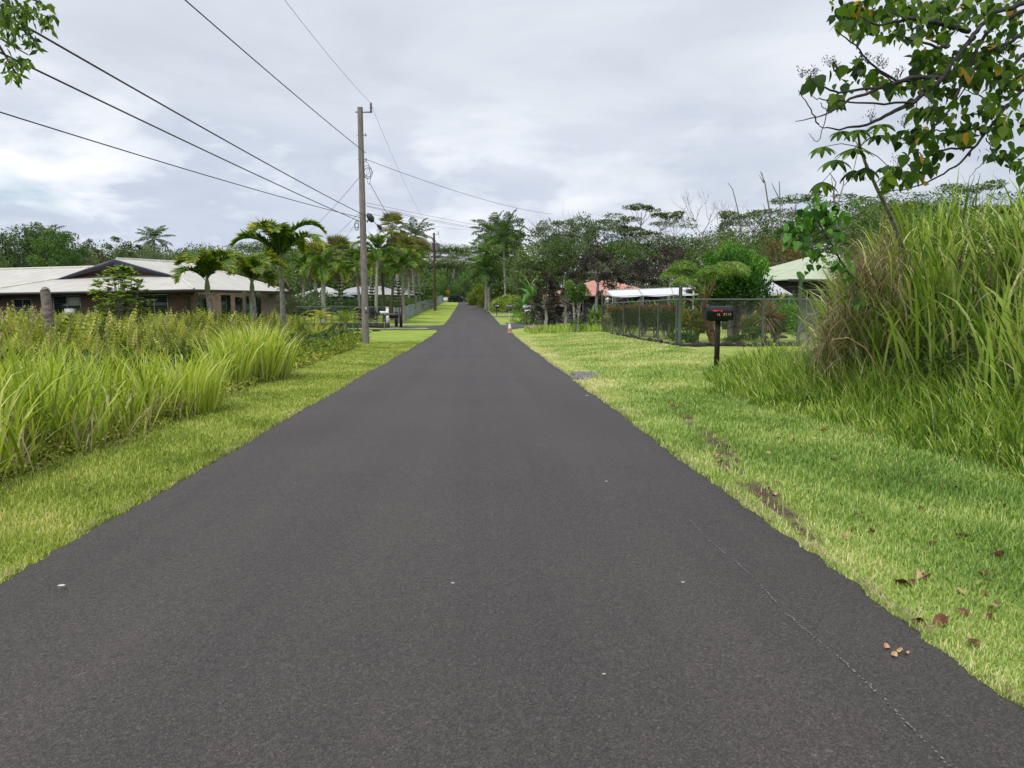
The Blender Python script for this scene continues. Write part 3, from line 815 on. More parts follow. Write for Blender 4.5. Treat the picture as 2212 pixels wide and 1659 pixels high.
def ringed_trunk(g, h, r0, r1, lean=(0, 0), n=26, sides=10, bulge=.0, curve=0.0):
    t = np.linspace(0, 1, n)
    x = lean[0] * t ** 1.6; y = lean[1] * t ** 1.6
    x = x + curve * np.sin(t * PI)
    r = r0 + (r1 - r0) * t ** .6 + bulge * np.exp(-(t / .12) ** 2) + .012 * r0 * 4 * (np.arange(n) % 2)
    tube(g, np.stack([x, y, -.15 + (h + .15) * t], -1), r, sides)
    return np.array([x[-1], y[-1], h])
def manila_palm(h, L, nf, cs=.9, lean=(0, 0), dense=38, tr=.12, mats=('palm', 'barkpale'), fruit=False, bend=(1.5, 2.4), el=(.5, 1.35), seed=0, ll=.55, curve=0, name='palm_tree', label='', loc=(0, 0, 0), group=None, dead=0, tint=.42, rz=0, tt=.35):
    t = thing(name, label, 'palm', loc, rz, group)
    g = G(); top = ringed_trunk(g, h - cs, tr * 1.25, tr * .8, lean, curve=curve); obj('trunk', g, M[mats[1]], t, True)
    g = G(); tube(g, [top + [0, 0, -.02], top + [0, 0, cs * .3], top + [0, 0, cs * .7], top + [0, 0, cs]], [tr * .95, tr * 1.05, tr * .75, tr * .4], 10); obj('crownshaft', g, M['crownshaft'], t, True)
    g = G(); b = top + [0, 0, cs * .92]
    for k in range(nf):
        f = (k + .5) / nf
        e = el[1] + (el[0] - el[1]) * f + rng.uniform(-.1, .1)
        frond(g, b - [0, 0, .12 * f], k * 2.4 + rng.uniform(-.25, .25), e, L * rng.uniform(.85, 1.1), rng.uniform(*bend), int(dense * 1.35), ll * rng.uniform(.9, 1.1), 0, tint - .12 + rng.normal(0, .05), .25, .55, .07 * max(1, L / 1.8), 1, tt, p=1.9)
    obj('crown', g, [M['palm' if mats[0] == 'palm' else mats[0]], M['frondstem']], t)
    if fruit:
        g = G()
        for k in range(5):
            a = k * 1.3; c = top + [.18 * math.cos(a), .18 * math.sin(a), -.05]
            for j in range(9):
                e = c + np.array([math.cos(a) * .25, math.sin(a) * .25, -.25]) + rng.normal(0, .12, 3)
                tube(g, [c, (c + e) / 2 + [0, 0, .06], e], [.012, .008, .005], 3, 0, .5, False)
        obj('flower_stalks', g, M['fruitstalk'], t)
    if dead:
        g = G()
        for k in range(dead):
            a = rng.uniform(0, 2 * PI)
            frond(g, b - [0, 0, cs * .9], a, -.9, L * .6, .7, 22, ll * .7, 0, .4, .6, -.2, .03, 0, .2)
        obj('dead_frond', g, M['thatch'], t)
    return t
def fan_leaf(g, c, az, el, pet, R, nseg=16, mi=0, tint=.5, droop=.3, spread=2.6, w=None, rmi=1):
    d = np.array([math.cos(az) * math.cos(el), math.sin(az) * math.cos(el), math.sin(el)])
    e = c + d * pet
    tube(g, [c, c + d * pet * .5 + [0, 0, .03], e], [.025, .02, .015], 3, rmi, .5, False)
    side = np.array([-math.sin(az), math.cos(az), 0])
    a = np.linspace(-spread / 2, spread / 2, nseg)
    U = unit(np.cos(a)[:, None] * d + np.sin(a)[:, None] * side)
    ww = w or R * spread / nseg * .75
    nrm = np.cross(d, side)
    Sd = unit(np.cross(U, nrm))
    mid = e + U * R * .6; tip = mid + unit(U + np.array([0, 0, -1.0]) * droop * rng.uniform(.5, 1.6, (nseg, 1))) * R * .45
    V = np.stack([e + U * .02, mid + Sd * ww / 2, tip, mid - Sd * ww / 2], 1).reshape(-1, 3)
    g.add(V, np.arange(nseg * 4).reshape(-1, 4), mi, np.clip(tint + rng.normal(0, .06, nseg), 0, 1))
def fan_palm(label, loc, h, R=1.0, nl=34, tr=.16, skirt=1.2, group=None, leaf='fanpalm', lean=(0, 0), curve=0, dead=True, pet=.9):
    t = thing('fan_palm', label, 'palm', loc, 0, group)
    g = G(); top = ringed_trunk(g, h - pet * .8, tr * 1.2, tr * .8, lean, curve=curve); obj('trunk', g, M['barkpale'], t, True)
    g = G()
    for k in range(nl):
        f = k / nl
        fan_leaf(g, top + [0, 0, .15], k * 2.4, 1.45 - 1.9 * f + rng.uniform(-.15, .15), pet * rng.uniform(.7, 1.15), R * rng.uniform(.8, 1.1), 11, 0, .7 - .3 * f + rng.normal(0, .1), .25 + .5 * f, 2.0)
    obj('crown', g, [M[leaf], M['frondstem']], t)
    if dead:
        g = G()
        for k in range(int(nl * .9)):
            f = rng.random()
            fan_leaf(g, top + [0, 0, -skirt * f * .7], rng.uniform(0, 6.28), -1.15 + rng.uniform(-.2, .2), pet * .5, R * .8, 10, 0, .3 + .5 * rng.random(), .5, 1.3, rmi=0)
        obj('skirt', g, M['thatch'], t)
    return t
def coco_palm(label, loc, h, L, nf=18, tr=.17, lean=(0, 0), group=None, leaf='palmdark', dense=30, nuts=False, el=(-.5, 1.4), tint=.45):
    t = thing('coconut_palm', label, 'palm', loc, 0, group)
    g = G(); top = ringed_trunk(g, h, tr * 1.3, tr * .75, lean); obj('trunk', g, M['barkpale'], t, True)
    g = G()
    for k in range(nf):
        f = (k + .5) / nf
        frond(g, top + [0, 0, .1], k * 2.4 + rng.uniform(-.2, .2), el[1] + (el[0] - el[1]) * f, L * rng.uniform(.85, 1.1), rng.uniform(.7, 1.5), dense, L * .27, 0, tint - .15 + rng.normal(0, .08), .55, -.05, .085 * L / 2.5, 1, .15, .03)
    obj('crown', g, [M[leaf], M['frondstem']], t)
    if nuts:
        g = G()
        for k in range(12):
            c = top + rng.normal(0, .3, 3) * [1, 1, .6] + [0, 0, -.35]
            for j in range(8):
                tube(g, [top, c, c + rng.normal(0, .18, 3) - [0, 0, .2]], [.02, .014, .006], 3, 0, .5, False)
        obj('flower_stalks', g, M['fruitstalk'], t)
    return t
M['crownshaft'] = mat('palm_crownshaft', (.15, .22, .06), .5, .15, 5)
M['frondstem'] = mat('frond_stem', (.13, .17, .05), .6, .1, 5)
M['fruitstalk'] = mat('palm_flower_stalk', (.34, .27, .15), .8, .2, 8)

def P3(px, d, dz=0.0):
    x = gx(px, d); return (x, d, hz(x, d) + dz)
def hgt(px, py, d):
    x = gx(px, d); return float(at(px, py, d)[2] - hz(x, d))

# the three golden palms in front of the brick house
manila_palm(hgt(450, 600, 31) , 1.75, 8, .55, (-.15, 0), 50, .105, fruit=True, label='golden-tipped palm nearest the ferns, left of the other two by the brick house', loc=P3(458, 31), bend=(1.9, 2.6), el=(.7, 1.4), ll=.58, tint=.44, rz=-.2, tt=.34)
manila_palm(hgt(546, 604, 33.5), 1.75, 9, .5, (-.15, 0), 50, .10, fruit=True, label='golden-tipped palm in the middle, in front of the brick house corner', loc=P3(553, 33.5), bend=(1.9, 2.6), el=(.6, 1.4), ll=.58, tint=.42, rz=.9, tt=.34)
manila_palm(hgt(600, 553, 36), 2.75, 9, 1.0, (-.25, 0), 54, .125, fruit=True, label='tallest golden-tipped palm with long arching fronds beside the brick house', loc=P3(612, 36), bend=(2.0, 2.7), el=(.6, 1.42), ll=.66, tint=.33, rz=1.7, dead=3, tt=.38)

# palms in the garden beyond the side street
rowp = [  # px, d, top py, L, nf, name bits, fruit
    (655, 72, 572, 2.0, 11, 'slim palm leaning beside the grey-leaved shrub', (.2, 0)),
    (700, 66, 575, 2.2, 13, 'stout smooth-trunked royal palm beyond the stone wall', (0, 0)),
    (738, 74, 585, 1.9, 10, 'slender palm between the royal palm and the small pine', (-.3, 0)),
    (778, 69, 568, 2.2, 11, 'palm with drooping dead fronds behind the wooden pole, left side', (.2, 0)),
    (812, 64, 540, 2.3, 13, 'tall yellow-tipped palm just right of the wooden pole', (-.5, 0)),
    (830, 68, 566, 2.0, 11, 'second yellow-tipped palm right of the wooden pole', (-.2, 0)),
    (846, 74, 560, 1.9, 11, 'dark-stemmed palm before the tall fan palm', (.3, 0)),
    (872, 66, 572, 1.9, 12, 'palm with speckled trunk behind the black mailbox', (-.3, 0)),
    (884, 92, 562, 2.1, 12, 'short-trunked palm over the middle of the grey fence', (0, 0)),
    (895, 100, 556, 2.2, 12, 'palm standing behind the far half of the grey fence', (.2, 0)),
    (905, 108, 560, 2.0, 11, 'palm right behind the dark brown pole', (-.2, 0)),
    (800, 82, 575, 2.0, 11, 'palm farther back in the garden behind the wooden pole', (.2, 0)),
]
for i, (px, d, top, L, nf, lab, ln) in enumerate(rowp):
    manila_palm(hgt(px, top, d), L, nf, .9, ln, 30, .13 if i != 1 else .2, label=lab, loc=P3(px, d), bend=(1.3, 2.1), el=(-.2, 1.3), ll=.6, tint=.30 + .10 * (i % 3), rz=i * 1.1, dead=3 if i in (3, 0, 5, 8, 9) else 0, fruit=(i in (1, 4, 7)), mats=('palm', 'barkpale' if i not in (5, 6) else 'barkdark'), group='palms in the garden beyond the stone wall', tt=.28)
fan_palm('tall fan palm with a hanging brown skirt, above the other palms', P3(864, 84), hgt(850, 480, 84), 1.05, 34, .16, 1.6, lean=(-.75, 0))
fan_palm('fan palm with a thick straw skirt left of the wooden pole', P3(735, 90), hgt(735, 535, 90), 1.5, 40, .2, 2.6)
fan_palm('shaggy fan palm between the tall golden palm and the straw-skirted one', P3(683, 88), hgt(683, 550, 88), 1.5, 38, .2, 1.4)
fan_palm('fan palm in the shade behind the tallest one', P3(872, 104), hgt(872, 530, 104), 1.5, 34, .2, 2.2)
fan_palm('fan palm with pale skirt left of the dark brown pole', P3(906, 112), hgt(906, 535, 112), 1.4, 34, .2, 2.2)
coco_palm('dark coconut palm rising behind the garden palms', P3(899, 122), hgt(899, 512, 122), 3.6, 22, .2)
coco_palm('ragged coconut palm on the skyline behind the brick house', P3(340, 105), hgt(342, 518, 105), 2.7, 18, .2, tint=.6)
coco_palm('coconut palm half hidden in the dark tree at the far left', P3(108, 112), hgt(108, 518, 112), 3.2, 18, .2, tint=.5)
# right side of the road
coco_palm('tall slender palm with pale flower stalks right of the road', P3(1092, 106), hgt(1088, 520, 106), 3.1, 20, .16, (-.3, 0), nuts=True, leaf='palm', tint=.3)
coco_palm('bushy palm in the clump at the right of the road, upper left', P3(1062, 128), hgt(1060, 505, 128), 4.2, 22, .22, leaf='palmdark')
coco_palm('palm with yellowing fronds low in the roadside clump', P3(1056, 118), hgt(1052, 556, 118), 4.0, 20, .22, leaf='palm', tint=.45)
coco_palm('dark palm at the top of the roadside clump', P3(1092, 134), hgt(1090, 498, 134), 4.0, 20, .22, leaf='palmdark', tint=.3)
coco_palm('low palm with drooping fronds at the left foot of the roadside clump', P3(1050, 112), hgt(1050, 585, 112), 3.6, 20, .2, leaf='palm', tint=.3)
coco_palm('shaded palm filling the middle of the roadside clump', P3(1078, 122), hgt(1078, 548, 122), 4.4, 22, .2, leaf='palmdark', tint=.4)
coco_palm('dull palm half buried in trees right of the roadside clump', P3(1112, 130), hgt(1112, 525, 130), 3.6, 18, .2, leaf='palmdark', tint=.5)

# ------------------------------------------------------------------ albizia (flat layered) trees and forest
def albizia(h, cr, layers=6, nl=420, ls=.34, tr=.3, seed=0):
    tg, cg = G(), G()
    P = limb(tg, [0, 0, -.2], [rng.normal(0, .4), rng.normal(0, .4), h * .5], tr, tr * .6, 6, .06, n=6)
    f = P[-1]
    for k in range(layers):
        a = k * 2.4 + rng.uniform(-.4, .4); q = cr * (0.15 if k == 0 else rng.uniform(.35, .85))
        z = h * (1 - .04) - (0 if k == 0 else rng.uniform(.02, .34) * h)
        c = np.array([math.cos(a) * q, math.sin(a) * q, z])
        r = cr * rng.uniform(.3, .5)
        e = limb(tg, f, c - [0, 0, .1 * h * .3], tr * .35, tr * .12, 4, .12)
        for j in range(6):
            aa = j * 1.05 + a; cc = c + [math.cos(aa) * r * .7, math.sin(aa) * r * .7, rng.normal(0, .05) * h * .3]
            limb(tg, e[-2], cc - [0, 0, .15], tr * .12, .02, 3, .1, n=4)
            blob_leaves(cg, cc, r * rng.uniform(.35, .6), nl // 6, ls, 0, .35 + .4 * rng.random(), .16, up_n=.75)
    return tg, cg
alb = [('flat-topped tree standing alone above the white canopy', 1375, 92, 440, 5.2, 5), ('flat-layered tree behind the dark brown pole', 985, 285, 528, 17, 9), ('flat-layered tree arching over the far road', 1018, 310, 532, 17, 9),
       ('flat-layered tree over the left garden palms', 925, 170, 528, 12, 9), ('wide flat-topped tree on the skyline left of the wooden pole', 730, 200, 524, 16, 9), ('low flat-topped tree behind the tall golden palm', 600, 190, 522, 14, 9),
       ('wide umbrella tree on the skyline behind the right bank', 2080, 70, 398, 8.5, 8), ('flat-topped tree below the pair of bare snags', 1690, 88, 425, 8, 8), ('flat-layered tree in front of the bare grey tree', 1455, 105, 475, 8, 8),
       ('flat-layered tree behind the white canopy, right of the lone one', 1290, 110, 485, 7, 8), ('umbrella tree beyond the right bank, nearest the picture edge', 2240, 66, 430, 7, 8), ('flat-topped tree between the bare snags and the bank', 1850, 82, 420, 7.5, 8)]
for lab, px, d, top, cr, ly in alb:
    tg, cg = albizia(hgt(px, top, d), cr, ly, 1100 if d < 150 else 1000, .30 if d < 120 else .50, .3 if d > 80 else .22)
    put_tree('umbrella_tree', lab, 'tree', P3(px, d), tg, cg, M['barkpale' if px > 1300 else 'bark'], M['leafgrey' if d < 120 and px < 1500 else 'leafolive'], rz=rng.uniform(0, 6))

def wood(name, label, spans, m, ls, seed=0):
    """a continuous wood: many overlapping crowns in one object; spans: (px, d, top)"""
    g = G()
    for (px, d, top) in spans:
        x = gx(px, d); z = hz(x, d); h = at(px, top, d)[2] - z
        cr = rng.uniform(2.4, 4.2) * max(1, d / 120)
        ti = rng.uniform(.05, .85)
        for k in range(9):
            c = np.array([x + rng.normal(0, cr * .55), d + rng.normal(0, cr * .4), z + h * (1 - (k / 9) * .92) - cr * .3])
            if rng.random() < .2: ti = rng.uniform(.05, .9)
            blob_leaves(g, c, cr * rng.uniform(.4, .75), int(150 * max(1, cr / 4)), ls * max(1, d / 130), 0, ti + rng.normal(0, .08), rng.uniform(.35, .8))
    return tag(obj(name, g, m), label, 'woodland', kind='stuff')
def span(a, b, step, dr, tops, jit=9):
    out = []
    px = a
    while px <= b:
        tp = np.interp(px, [q[0] for q in tops], [q[1] for q in tops])
        out.append((px + rng.uniform(-8, 8), rng.uniform(*dr), tp + rng.uniform(-jit * .3, jit)))
        px += step * rng.uniform(.7, 1.3)
    return out
Lt = [(-60, 560), (0, 560), (60, 530), (190, 535), (260, 540), (380, 535), (520, 545), (700, 540), (820, 545), (950, 555), (1000, 570)]
wood('wood', 'mixed tropical woodland behind the brick house and garden palms', span(-80, 895, 17, (118, 135), Lt) + span(-80, 915, 20, (140, 175), [(p, q - 8) for p, q in Lt]) + span(400, 855, 20, (98, 112), [(p, q + 22) for p, q in Lt]), M['leafolive'], .34)
Rt = [(1030, 600), (1060, 560), (1110, 520), (1160, 490), (1260, 498), (1400, 495), (1500, 500), (1600, 490), (1700, 465), (1800, 440), (2000, 430), (2300, 440)]
wood('wood', 'mixed tropical woodland behind the houses at the right', span(1120, 2300, 19, (84, 98), [(p, q + 18) for p, q in Rt]) + span(1060, 2300, 22, (110, 135), [(p, q + 4) for p, q in Rt]), M['leafolive'], .30)
Ft = [(930, 560), (1000, 575), (1020, 590), (1040, 575), (1090, 560), (1130, 540)]
wood('wood', 'dark green wood closing the far end of the road', span(925, 1000, 7, (345, 430), Ft) + span(915, 962, 8, (180, 240), [(900, 600), (970, 620)]) + span(1030, 1110, 8, (210, 330), Ft) + span(960, 1075, 7, (455, 500), [(960, 585), (1075, 585)]) + span(970, 1070, 7, (440, 455), [(960, 622), (1075, 622)]), M['leaf'], .34)
# undergrowth lining the far road
g = G()
for k in range(150):
    s = rng.choice([-1, 1]); y = rng.uniform(150, 440); r = rng.uniform(1.0, 2.4); x = road_c(y) + s * (ROADW + r * 1.15 + rng.uniform(.6, 6) + (3 if y < 200 else 0))
    if s < 0 and y < 205: continue
    blob_leaves(g, np.array([x, y, float(prof(y)) + r * .5]), r, 260, .34, 0, rng.uniform(.1, .8), .8)
tag(obj('roadside_undergrowth', g, M['leaf']), 'dense roadside undergrowth along the far stretch of road', 'undergrowth', kind='stuff')

# ------------------------------------------------------------------ separate trees on the left skyline
tree_at(68, 98, 488, 'broadleaf_tree', 'large dark tree standing at the far left behind the roof', 'leafdeep', 5.4, .1, 30, 520, .24, tints=(.2, .8))
tree_at(20, 92, 560, 'broadleaf_tree', 'dull low tree at the left picture edge behind the roof', 'leafolive', 2.6, .15, 12, 300, .22)
tree_at(140, 94, 495, 'broadleaf_tree', 'vivid green round tree behind the left roof ridge', 'leaf', 3.4, .1, 22, 480, .22, tints=(.45, .8))
tree_at(172, 104, 530, 'broadleaf_tree', 'grey-green tree just right of the vivid green one', 'leafgrey', 3.4, .1, 14, 300, .24)
tree_at(203, 112, 512, 'broadleaf_tree', 'thin pinkish treetop standing between the two larger groups', 'leafrust', 1.2, .5, 6, 110, .2)
tree_at(262, 104, 508, 'broadleaf_tree', 'dark open-crowned tree above the brown gable peak', 'leafdeep', 2.4, .3, 10, 200, .22)
tree_at(300, 100, 522, 'broadleaf_tree', 'small dark tree next to the ragged coconut palm', 'leafdeep', 1.4, .3, 6, 160, .2)
tree_at(232, 98, 548, 'broadleaf_tree', 'rusty brown low tree behind the gable', 'leafrust', 2.8, .2, 8, 220, .22)
tree_at(345, 96, 536, 'broadleaf_tree', 'broad dome of grey-green twigs behind the cream roof', 'leafgrey', 4.6, .1, 18, 380, .2)
tree_at(500, 108, 540, 'broadleaf_tree', 'round olive tree between the golden palms', 'leafolive', 4.5, .1, 14, 300, .26)
tree_at(-12, 66, 448, 'broadleaf_tree', 'pale-leaved tree whose twigs poke in at the left picture edge', 'leafdeep', 1.35, .5, 8, 110, .16)

# right skyline
tree_at(1112, 126, 462, 'broadleaf_tree', 'airy dark tree towering over the roadside palm clump', 'leafdeep', 2.4, .45, 10, 150, .26)
tree_at(1190, 96, 472, 'broadleaf_tree', 'left one of two trumpet trees with dotted rosettes of leaves', 'leafgrey', 3.6, .25, 22, 190, .26, flat=.45, bark='barkpale')
tree_at(1252, 94, 466, 'broadleaf_tree', 'right one of two trumpet trees with dotted rosettes of leaves', 'leafgrey', 3.8, .25, 24, 190, .26, flat=.45, bark='barkpale')
tree_at(1148, 88, 560, 'broadleaf_tree', 'grey-green spreading tree behind the banana plants', 'leafgrey', 3.2, .3, 14, 240, .24, flat=.5)
tree_at(1560, 92, 458, 'broadleaf_tree', 'dark narrow tree right of the bare grey tree', 'leafdeep', 1.9, .25, 12, 170, .24, shape='cone')
tree_at(1600, 64, 500, 'broadleaf_tree', 'broad soft green tree behind the bright green one', 'leafolive', 5.0, .15, 26, 420, .18, tints=(.4, .8))
tree_at(1690, 52, 508, 'rusty_tree', 'rust-tinted fine-leaved tree behind the pale green roof', 'leafrust', 2.7, .1, 24, 420, .12, tints=(.3, .75))
tree_at(1745, 66, 402, 'broadleaf_tree', 'small dark tree with a wispy top left of the overhanging branch', 'leafdeep', 1.1, .65, 6, 90, .16)
tree_at(1872, 14.6, 452, 'scrubby_tree', 'scrubby olive bush with bare twigs rising from the left shoulder of the bank', 'leafolive', .85, .12, 16, 260, .055, 'bush', tr=.04, tints=(.3, .9))
tree_at(1935, 15.5, 436, 'scrubby_tree', 'leafy yellow-green scrub behind the leaning trumpet sapling', 'leafyellow', .8, .15, 14, 240, .06, 'bush', tr=.04, tints=(.2, .7))
tree_at(1880, 40, 440, 'broadleaf_tree', 'bushy green tree behind the crest of the bank', 'leafolive', 2.6, .3, 16, 300, .15)
tree_at(2010, 44, 432, 'broadleaf_tree', 'leafy tree with yellowing sprays behind the bank', 'leaf', 3.0, .3, 16, 300, .16)
tree_at(2175, 30, 345, 'flowering_tree', 'tree with faint pink blossom at the right edge behind the bank', 'leafpink', 1.3, .55, 9, 130, .10) if False else None

# purple-leaved shrubs in front of the salmon roof
for lab, px, d, top, cr, nb in (('big dark bronze-leaved shrub in front of the salmon roof', 1290, 58, 540, 2.1, 22), ('bronze shrub left of the big one, over the parked car', 1222, 56, 575, 1.5, 16), ('dark bronze shrub topping out between canopy and tree fern', 1445, 62, 528, 1.9, 16),
                                ('twiggy dark shrub behind the middle of the white canopy', 1385, 60, 560, 1.9, 18), ('low blackish shrub behind the flowering vine', 1180, 56, 592, 1.2, 12), ('dark twiggy shrub right of the banana plants', 1328, 57, 575, 1.4, 12)):
    tree_at(px, d, top, 'bronze_shrub', lab, 'leafpurple', cr, .56 if px in (1290, 1385, 1445) else .15, nb, 230 if px in (1290, 1385, 1445) else 260, .13, 'shrub', 'barkpale', flat=.6 if px in (1290, 1385, 1445) else .8)

# bare trees
def bare_tree(name, label, px, d, top, spread, n=4, r=.10, depth=4, kk=3):
    x = gx(px, d); z = hz(x, d); h = at(px, top, d)[2] - z
    g = G()
    def rec(a, dirv, L, r, dep):
        b = a + dirv * L
        limb(g, a, b, r, r * .6, 4 if dep > 1 else 3, .12, n=4)
        if dep == 0: return
        for q in range(kk):
            nd = unit(dirv + rdir(1)[0] * spread * [1, 1, .5] + [0, 0, .18])
            rec(a + (b - a) * rng.uniform(.55, 1.0), nd, L * rng.uniform(.5, .75), r * .55, dep - 1)
    rec(np.array([0, 0, 0.]), np.array([0, 0, 1.]), h * .55, r, depth)
    co = np.concatenate(g.v); s = h / co[:, 2].max()
    g.v = [v * [1, 1, s] for v in g.v]
    t = thing(name, label, 'bare tree', (x, d, z)); obj('trunk', g, M['deadwood'], t, True)
    return t
bare_tree('bare_tree', 'leafless grey tree with fine twigs against the sky', 1537, 88, 398, .8, r=.16, depth=5)
bare_tree('bare_tree', 'thin leafless treetop above the trumpet trees', 1198, 90, 430, .45, r=.08, depth=4)
bare_tree('bare_tree', 'thin bare stems right of the lone flat-topped tree', 1432, 88, 470, .3, r=.06, depth=2)
def snag(label, px0, py0, d, pts, r=.13):
    b = P3(px0, d); g = G()
    for path, rr in pts:
        Q = np.array([at(p, q, d) for p, q in path]) - np.array(b)
        Q[:, 1] += np.linspace(0, rng.normal(0, .5), len(Q))
        tube(g, Q, np.linspace(rr * .75, rr * .25, len(Q)), 5)
    t = thing('dead_snag', label, 'dead tree', b); obj('trunk', g, M['deadwood'], t, True)
snag('curved single dead snag between the grey tree and the forked pair', 1604, 560, 86, [([(1604, 620), (1602, 520), (1598, 470), (1588, 430), (1582, 408), (1572, 395)], .12), ([(1598, 470), (1604, 455)], .05)])
snag('forked dead snag, left of the pair above the umbrella tree', 1672, 560, 80, [([(1676, 640), (1672, 520), (1664, 470), (1656, 430), (1650, 395), (1640, 372)], .17), ([(1650, 395), (1640, 378)], .08), ([(1664, 470), (1652, 452), (1646, 440)], .07), ([(1650, 395), (1648, 372)], .06)])
snag('shorter dead snag with a broken side limb, right of the forked one', 1690, 560, 80, [([(1690, 640), (1688, 520), (1684, 440), (1682, 392)], .15), ([(1684, 430), (1672, 405), (1668, 394)], .08), ([(1688, 470), (1676, 450)], .07)])
snag('group of dead forked stems behind the trumpet-tree leaves', 1812, 560, 60, [([(1812, 600), (1810, 470), (1804, 420), (1812, 392), (1800, 370)], .13), ([(1810, 440), (1824, 400), (1828, 370)], .09), ([(1804, 430), (1796, 405), (1790, 385)], .07), ([(1824, 400), (1830, 385)], .05)])
# ================================================================== BUILDINGS
def roofmat(name, col, axis=0, pitch=.2, rough=.55, dark=(.8, .8, .8)):
    m, t, b, out = newmat(name)
    tcn = N(t, 'ShaderNodeTexCoord'); sp = N(t, 'ShaderNodeSeparateXYZ'); t.links.new(tcn.outputs['Object'], sp.inputs[0])
    w = mathn(t, 'SINE', mathn(t, 'MULTIPLY', sp.outputs[axis], 2 * PI / pitch))
    w2 = mathn(t, 'FRACT', mathn(t, 'DIVIDE', sp.outputs[axis], pitch * 4.2))
    seam = ramp(t, w2, [(0, dark), (.035, dark), (.06, (1, 1, 1)), (1, (1, 1, 1))])
    n = noise(t, tcn.outputs['Object'], 1.1, 5, .6)
    st = ramp(t, n, [(.3, (.86, .85, .84)), (.7, (1.06, 1.06, 1.06))])
    setin(t, b.inputs['Base Color'], mixc(t, 1.0, mixc(t, 1.0, col, st, 'MULTIPLY'), seam, 'MULTIPLY'))
    b.inputs['Roughness'].default_value = rough
    bn = N(t, 'ShaderNodeBump'); bn.inputs['Strength'].default_value = .6; bn.inputs['Distance'].default_value = .02
    t.links.new(w, bn.inputs['Height']); t.links.new(bn.outputs[0], b.inputs['Normal'])
    return m
M['roofA'] = roofmat('cream_metal_roof', (.56, .545, .50), 0, .22)
M['roofB'] = roofmat('cream_metal_roof_side', (.56, .545, .50), 1, .22)
M['navy'] = mat('navy_fascia', (.022, .022, .045), .5, .1, 3)
M['gutter'] = mat('dark_gutter', (.018, .017, .02), .5, .1, 3)
M['cap'] = mat('ridge_cap', (.66, .62, .55), .5, .08, 4)
mb, t, b, out = newmat('brown_block_wall')
tcn = N(t, 'ShaderNodeTexCoord'); mpn = N(t, 'ShaderNodeMapping'); t.links.new(tcn.outputs['Object'], mpn.inputs[0]); mpn.inputs['Rotation'].default_value = (PI / 2, 0, 0)
br = N(t, 'ShaderNodeTexBrick'); t.links.new(mpn.outputs[0], br.inputs['Vector'])
br.inputs['Color1'].default_value = (.15, .095, .065, 1); br.inputs['Color2'].default_value = (.11, .072, .052, 1); br.inputs['Mortar'].default_value = (.17, .12, .085, 1)
br.inputs['Scale'].default_value = 1.0; br.inputs['Brick Width'].default_value = .40; br.inputs['Row Height'].default_value = .2; br.inputs['Mortar Size'].default_value = .008
nn = noise(t, tcn.outputs['Object'], 1.6, 5, .6)
setin(t, b.inputs['Base Color'], mixc(t, 1.0, br.outputs[0], ramp(t, nn, [(.3, (.75, .75, .75)), (.7, (1.25, 1.2, 1.15))]), 'MULTIPLY'))
b.inputs['Roughness'].default_value = .9
M['block'] = mb
mb2 = mb.copy(); mb2.name = 'tan_block_wall'
for n_ in mb2.node_tree.nodes:
    if n_.type == 'TEX_BRICK':
        n_.inputs['Color1'].default_value = (.155, .115, .085, 1); n_.inputs['Color2'].default_value = (.13, .098, .073, 1); n_.inputs['Mortar'].default_value = (.2, .15, .11, 1)
    if n_.type == 'MAPPING': n_.inputs['Rotation'].default_value = (PI / 2, 0, PI / 2)
M['block2'] = mb2
mgl, t, b, out = newmat('dark_glass'); b.inputs['Base Color'].default_value = (.012, .016, .018, 1); b.inputs['Roughness'].default_value = .12; b.inputs['Specular IOR Level'].default_value = .6
M['glass'] = mgl
M['alu'] = mat('aluminium_frame', (.42, .43, .42), .4, .08, 10, metal=.4)
M['teal'] = mat('teal_frame', (.12, .17, .16), .5, .1, 6)
M['whitepaint'] = mat('white_paint', (.72, .72, .71), .5, .05, 4)
M['curtain'] = mat('pale_curtain', (.42, .47, .40), .9, .2, 12, stretch=(6, 6, .4))
M['black'] = mat('black_paint', (.012, .012, .014), .4, .1, 8)

HC = P3(415, 43); HZ = float(prof(43))
house = thing('brick_house', 'long low brown brick house with cream metal hip roof and dark gable', 'house', (gx(415, 43), 43, HZ), math.radians(-14.5))
house.rotation_euler = (0, math.radians(-.75), math.radians(-14.5))
E = 2.55; SL = .268; RX = -6.5; RZ = E + SL * 7.2
g = G()
box(g, -27, 0, 0, .2, -1.2, E + .08); box(g, -27, -26.8, .2, 9, -1.2, E + .08); box(g, -27, -.2, 9, 9.2, -1.2, E + .08)
wf = obj('wall', g, M['block'], house)
g = G(); box(g, -.2, .003, .203, 9.2, -1.2, E + .08); obj('wall', g, M['block2'], house)['label'] = 'lighter tan block end wall'
# roofs as thick sheets
def sheet(g, pts, th=.06, mi=0):
    n = len(pts); V = [tuple(p) for p in pts] + [(p[0], p[1], p[2] - th) for p in pts]
    g.add(V, [list(range(n))], mi); g.add(V, [[n + i for i in range(n)][::-1]], mi); g.add(V, [[i, i + n, (i + 1) % n + n, (i + 1) % n] for i in range(n)], mi)
gy = 2.9  # set-back of the gable
def zs(x): return RZ - SL * abs(x - RX)
zg = E + SL * (gy + .7)
gr = (RZ - zg) / SL  # half width of gable at the skirt
g = G()
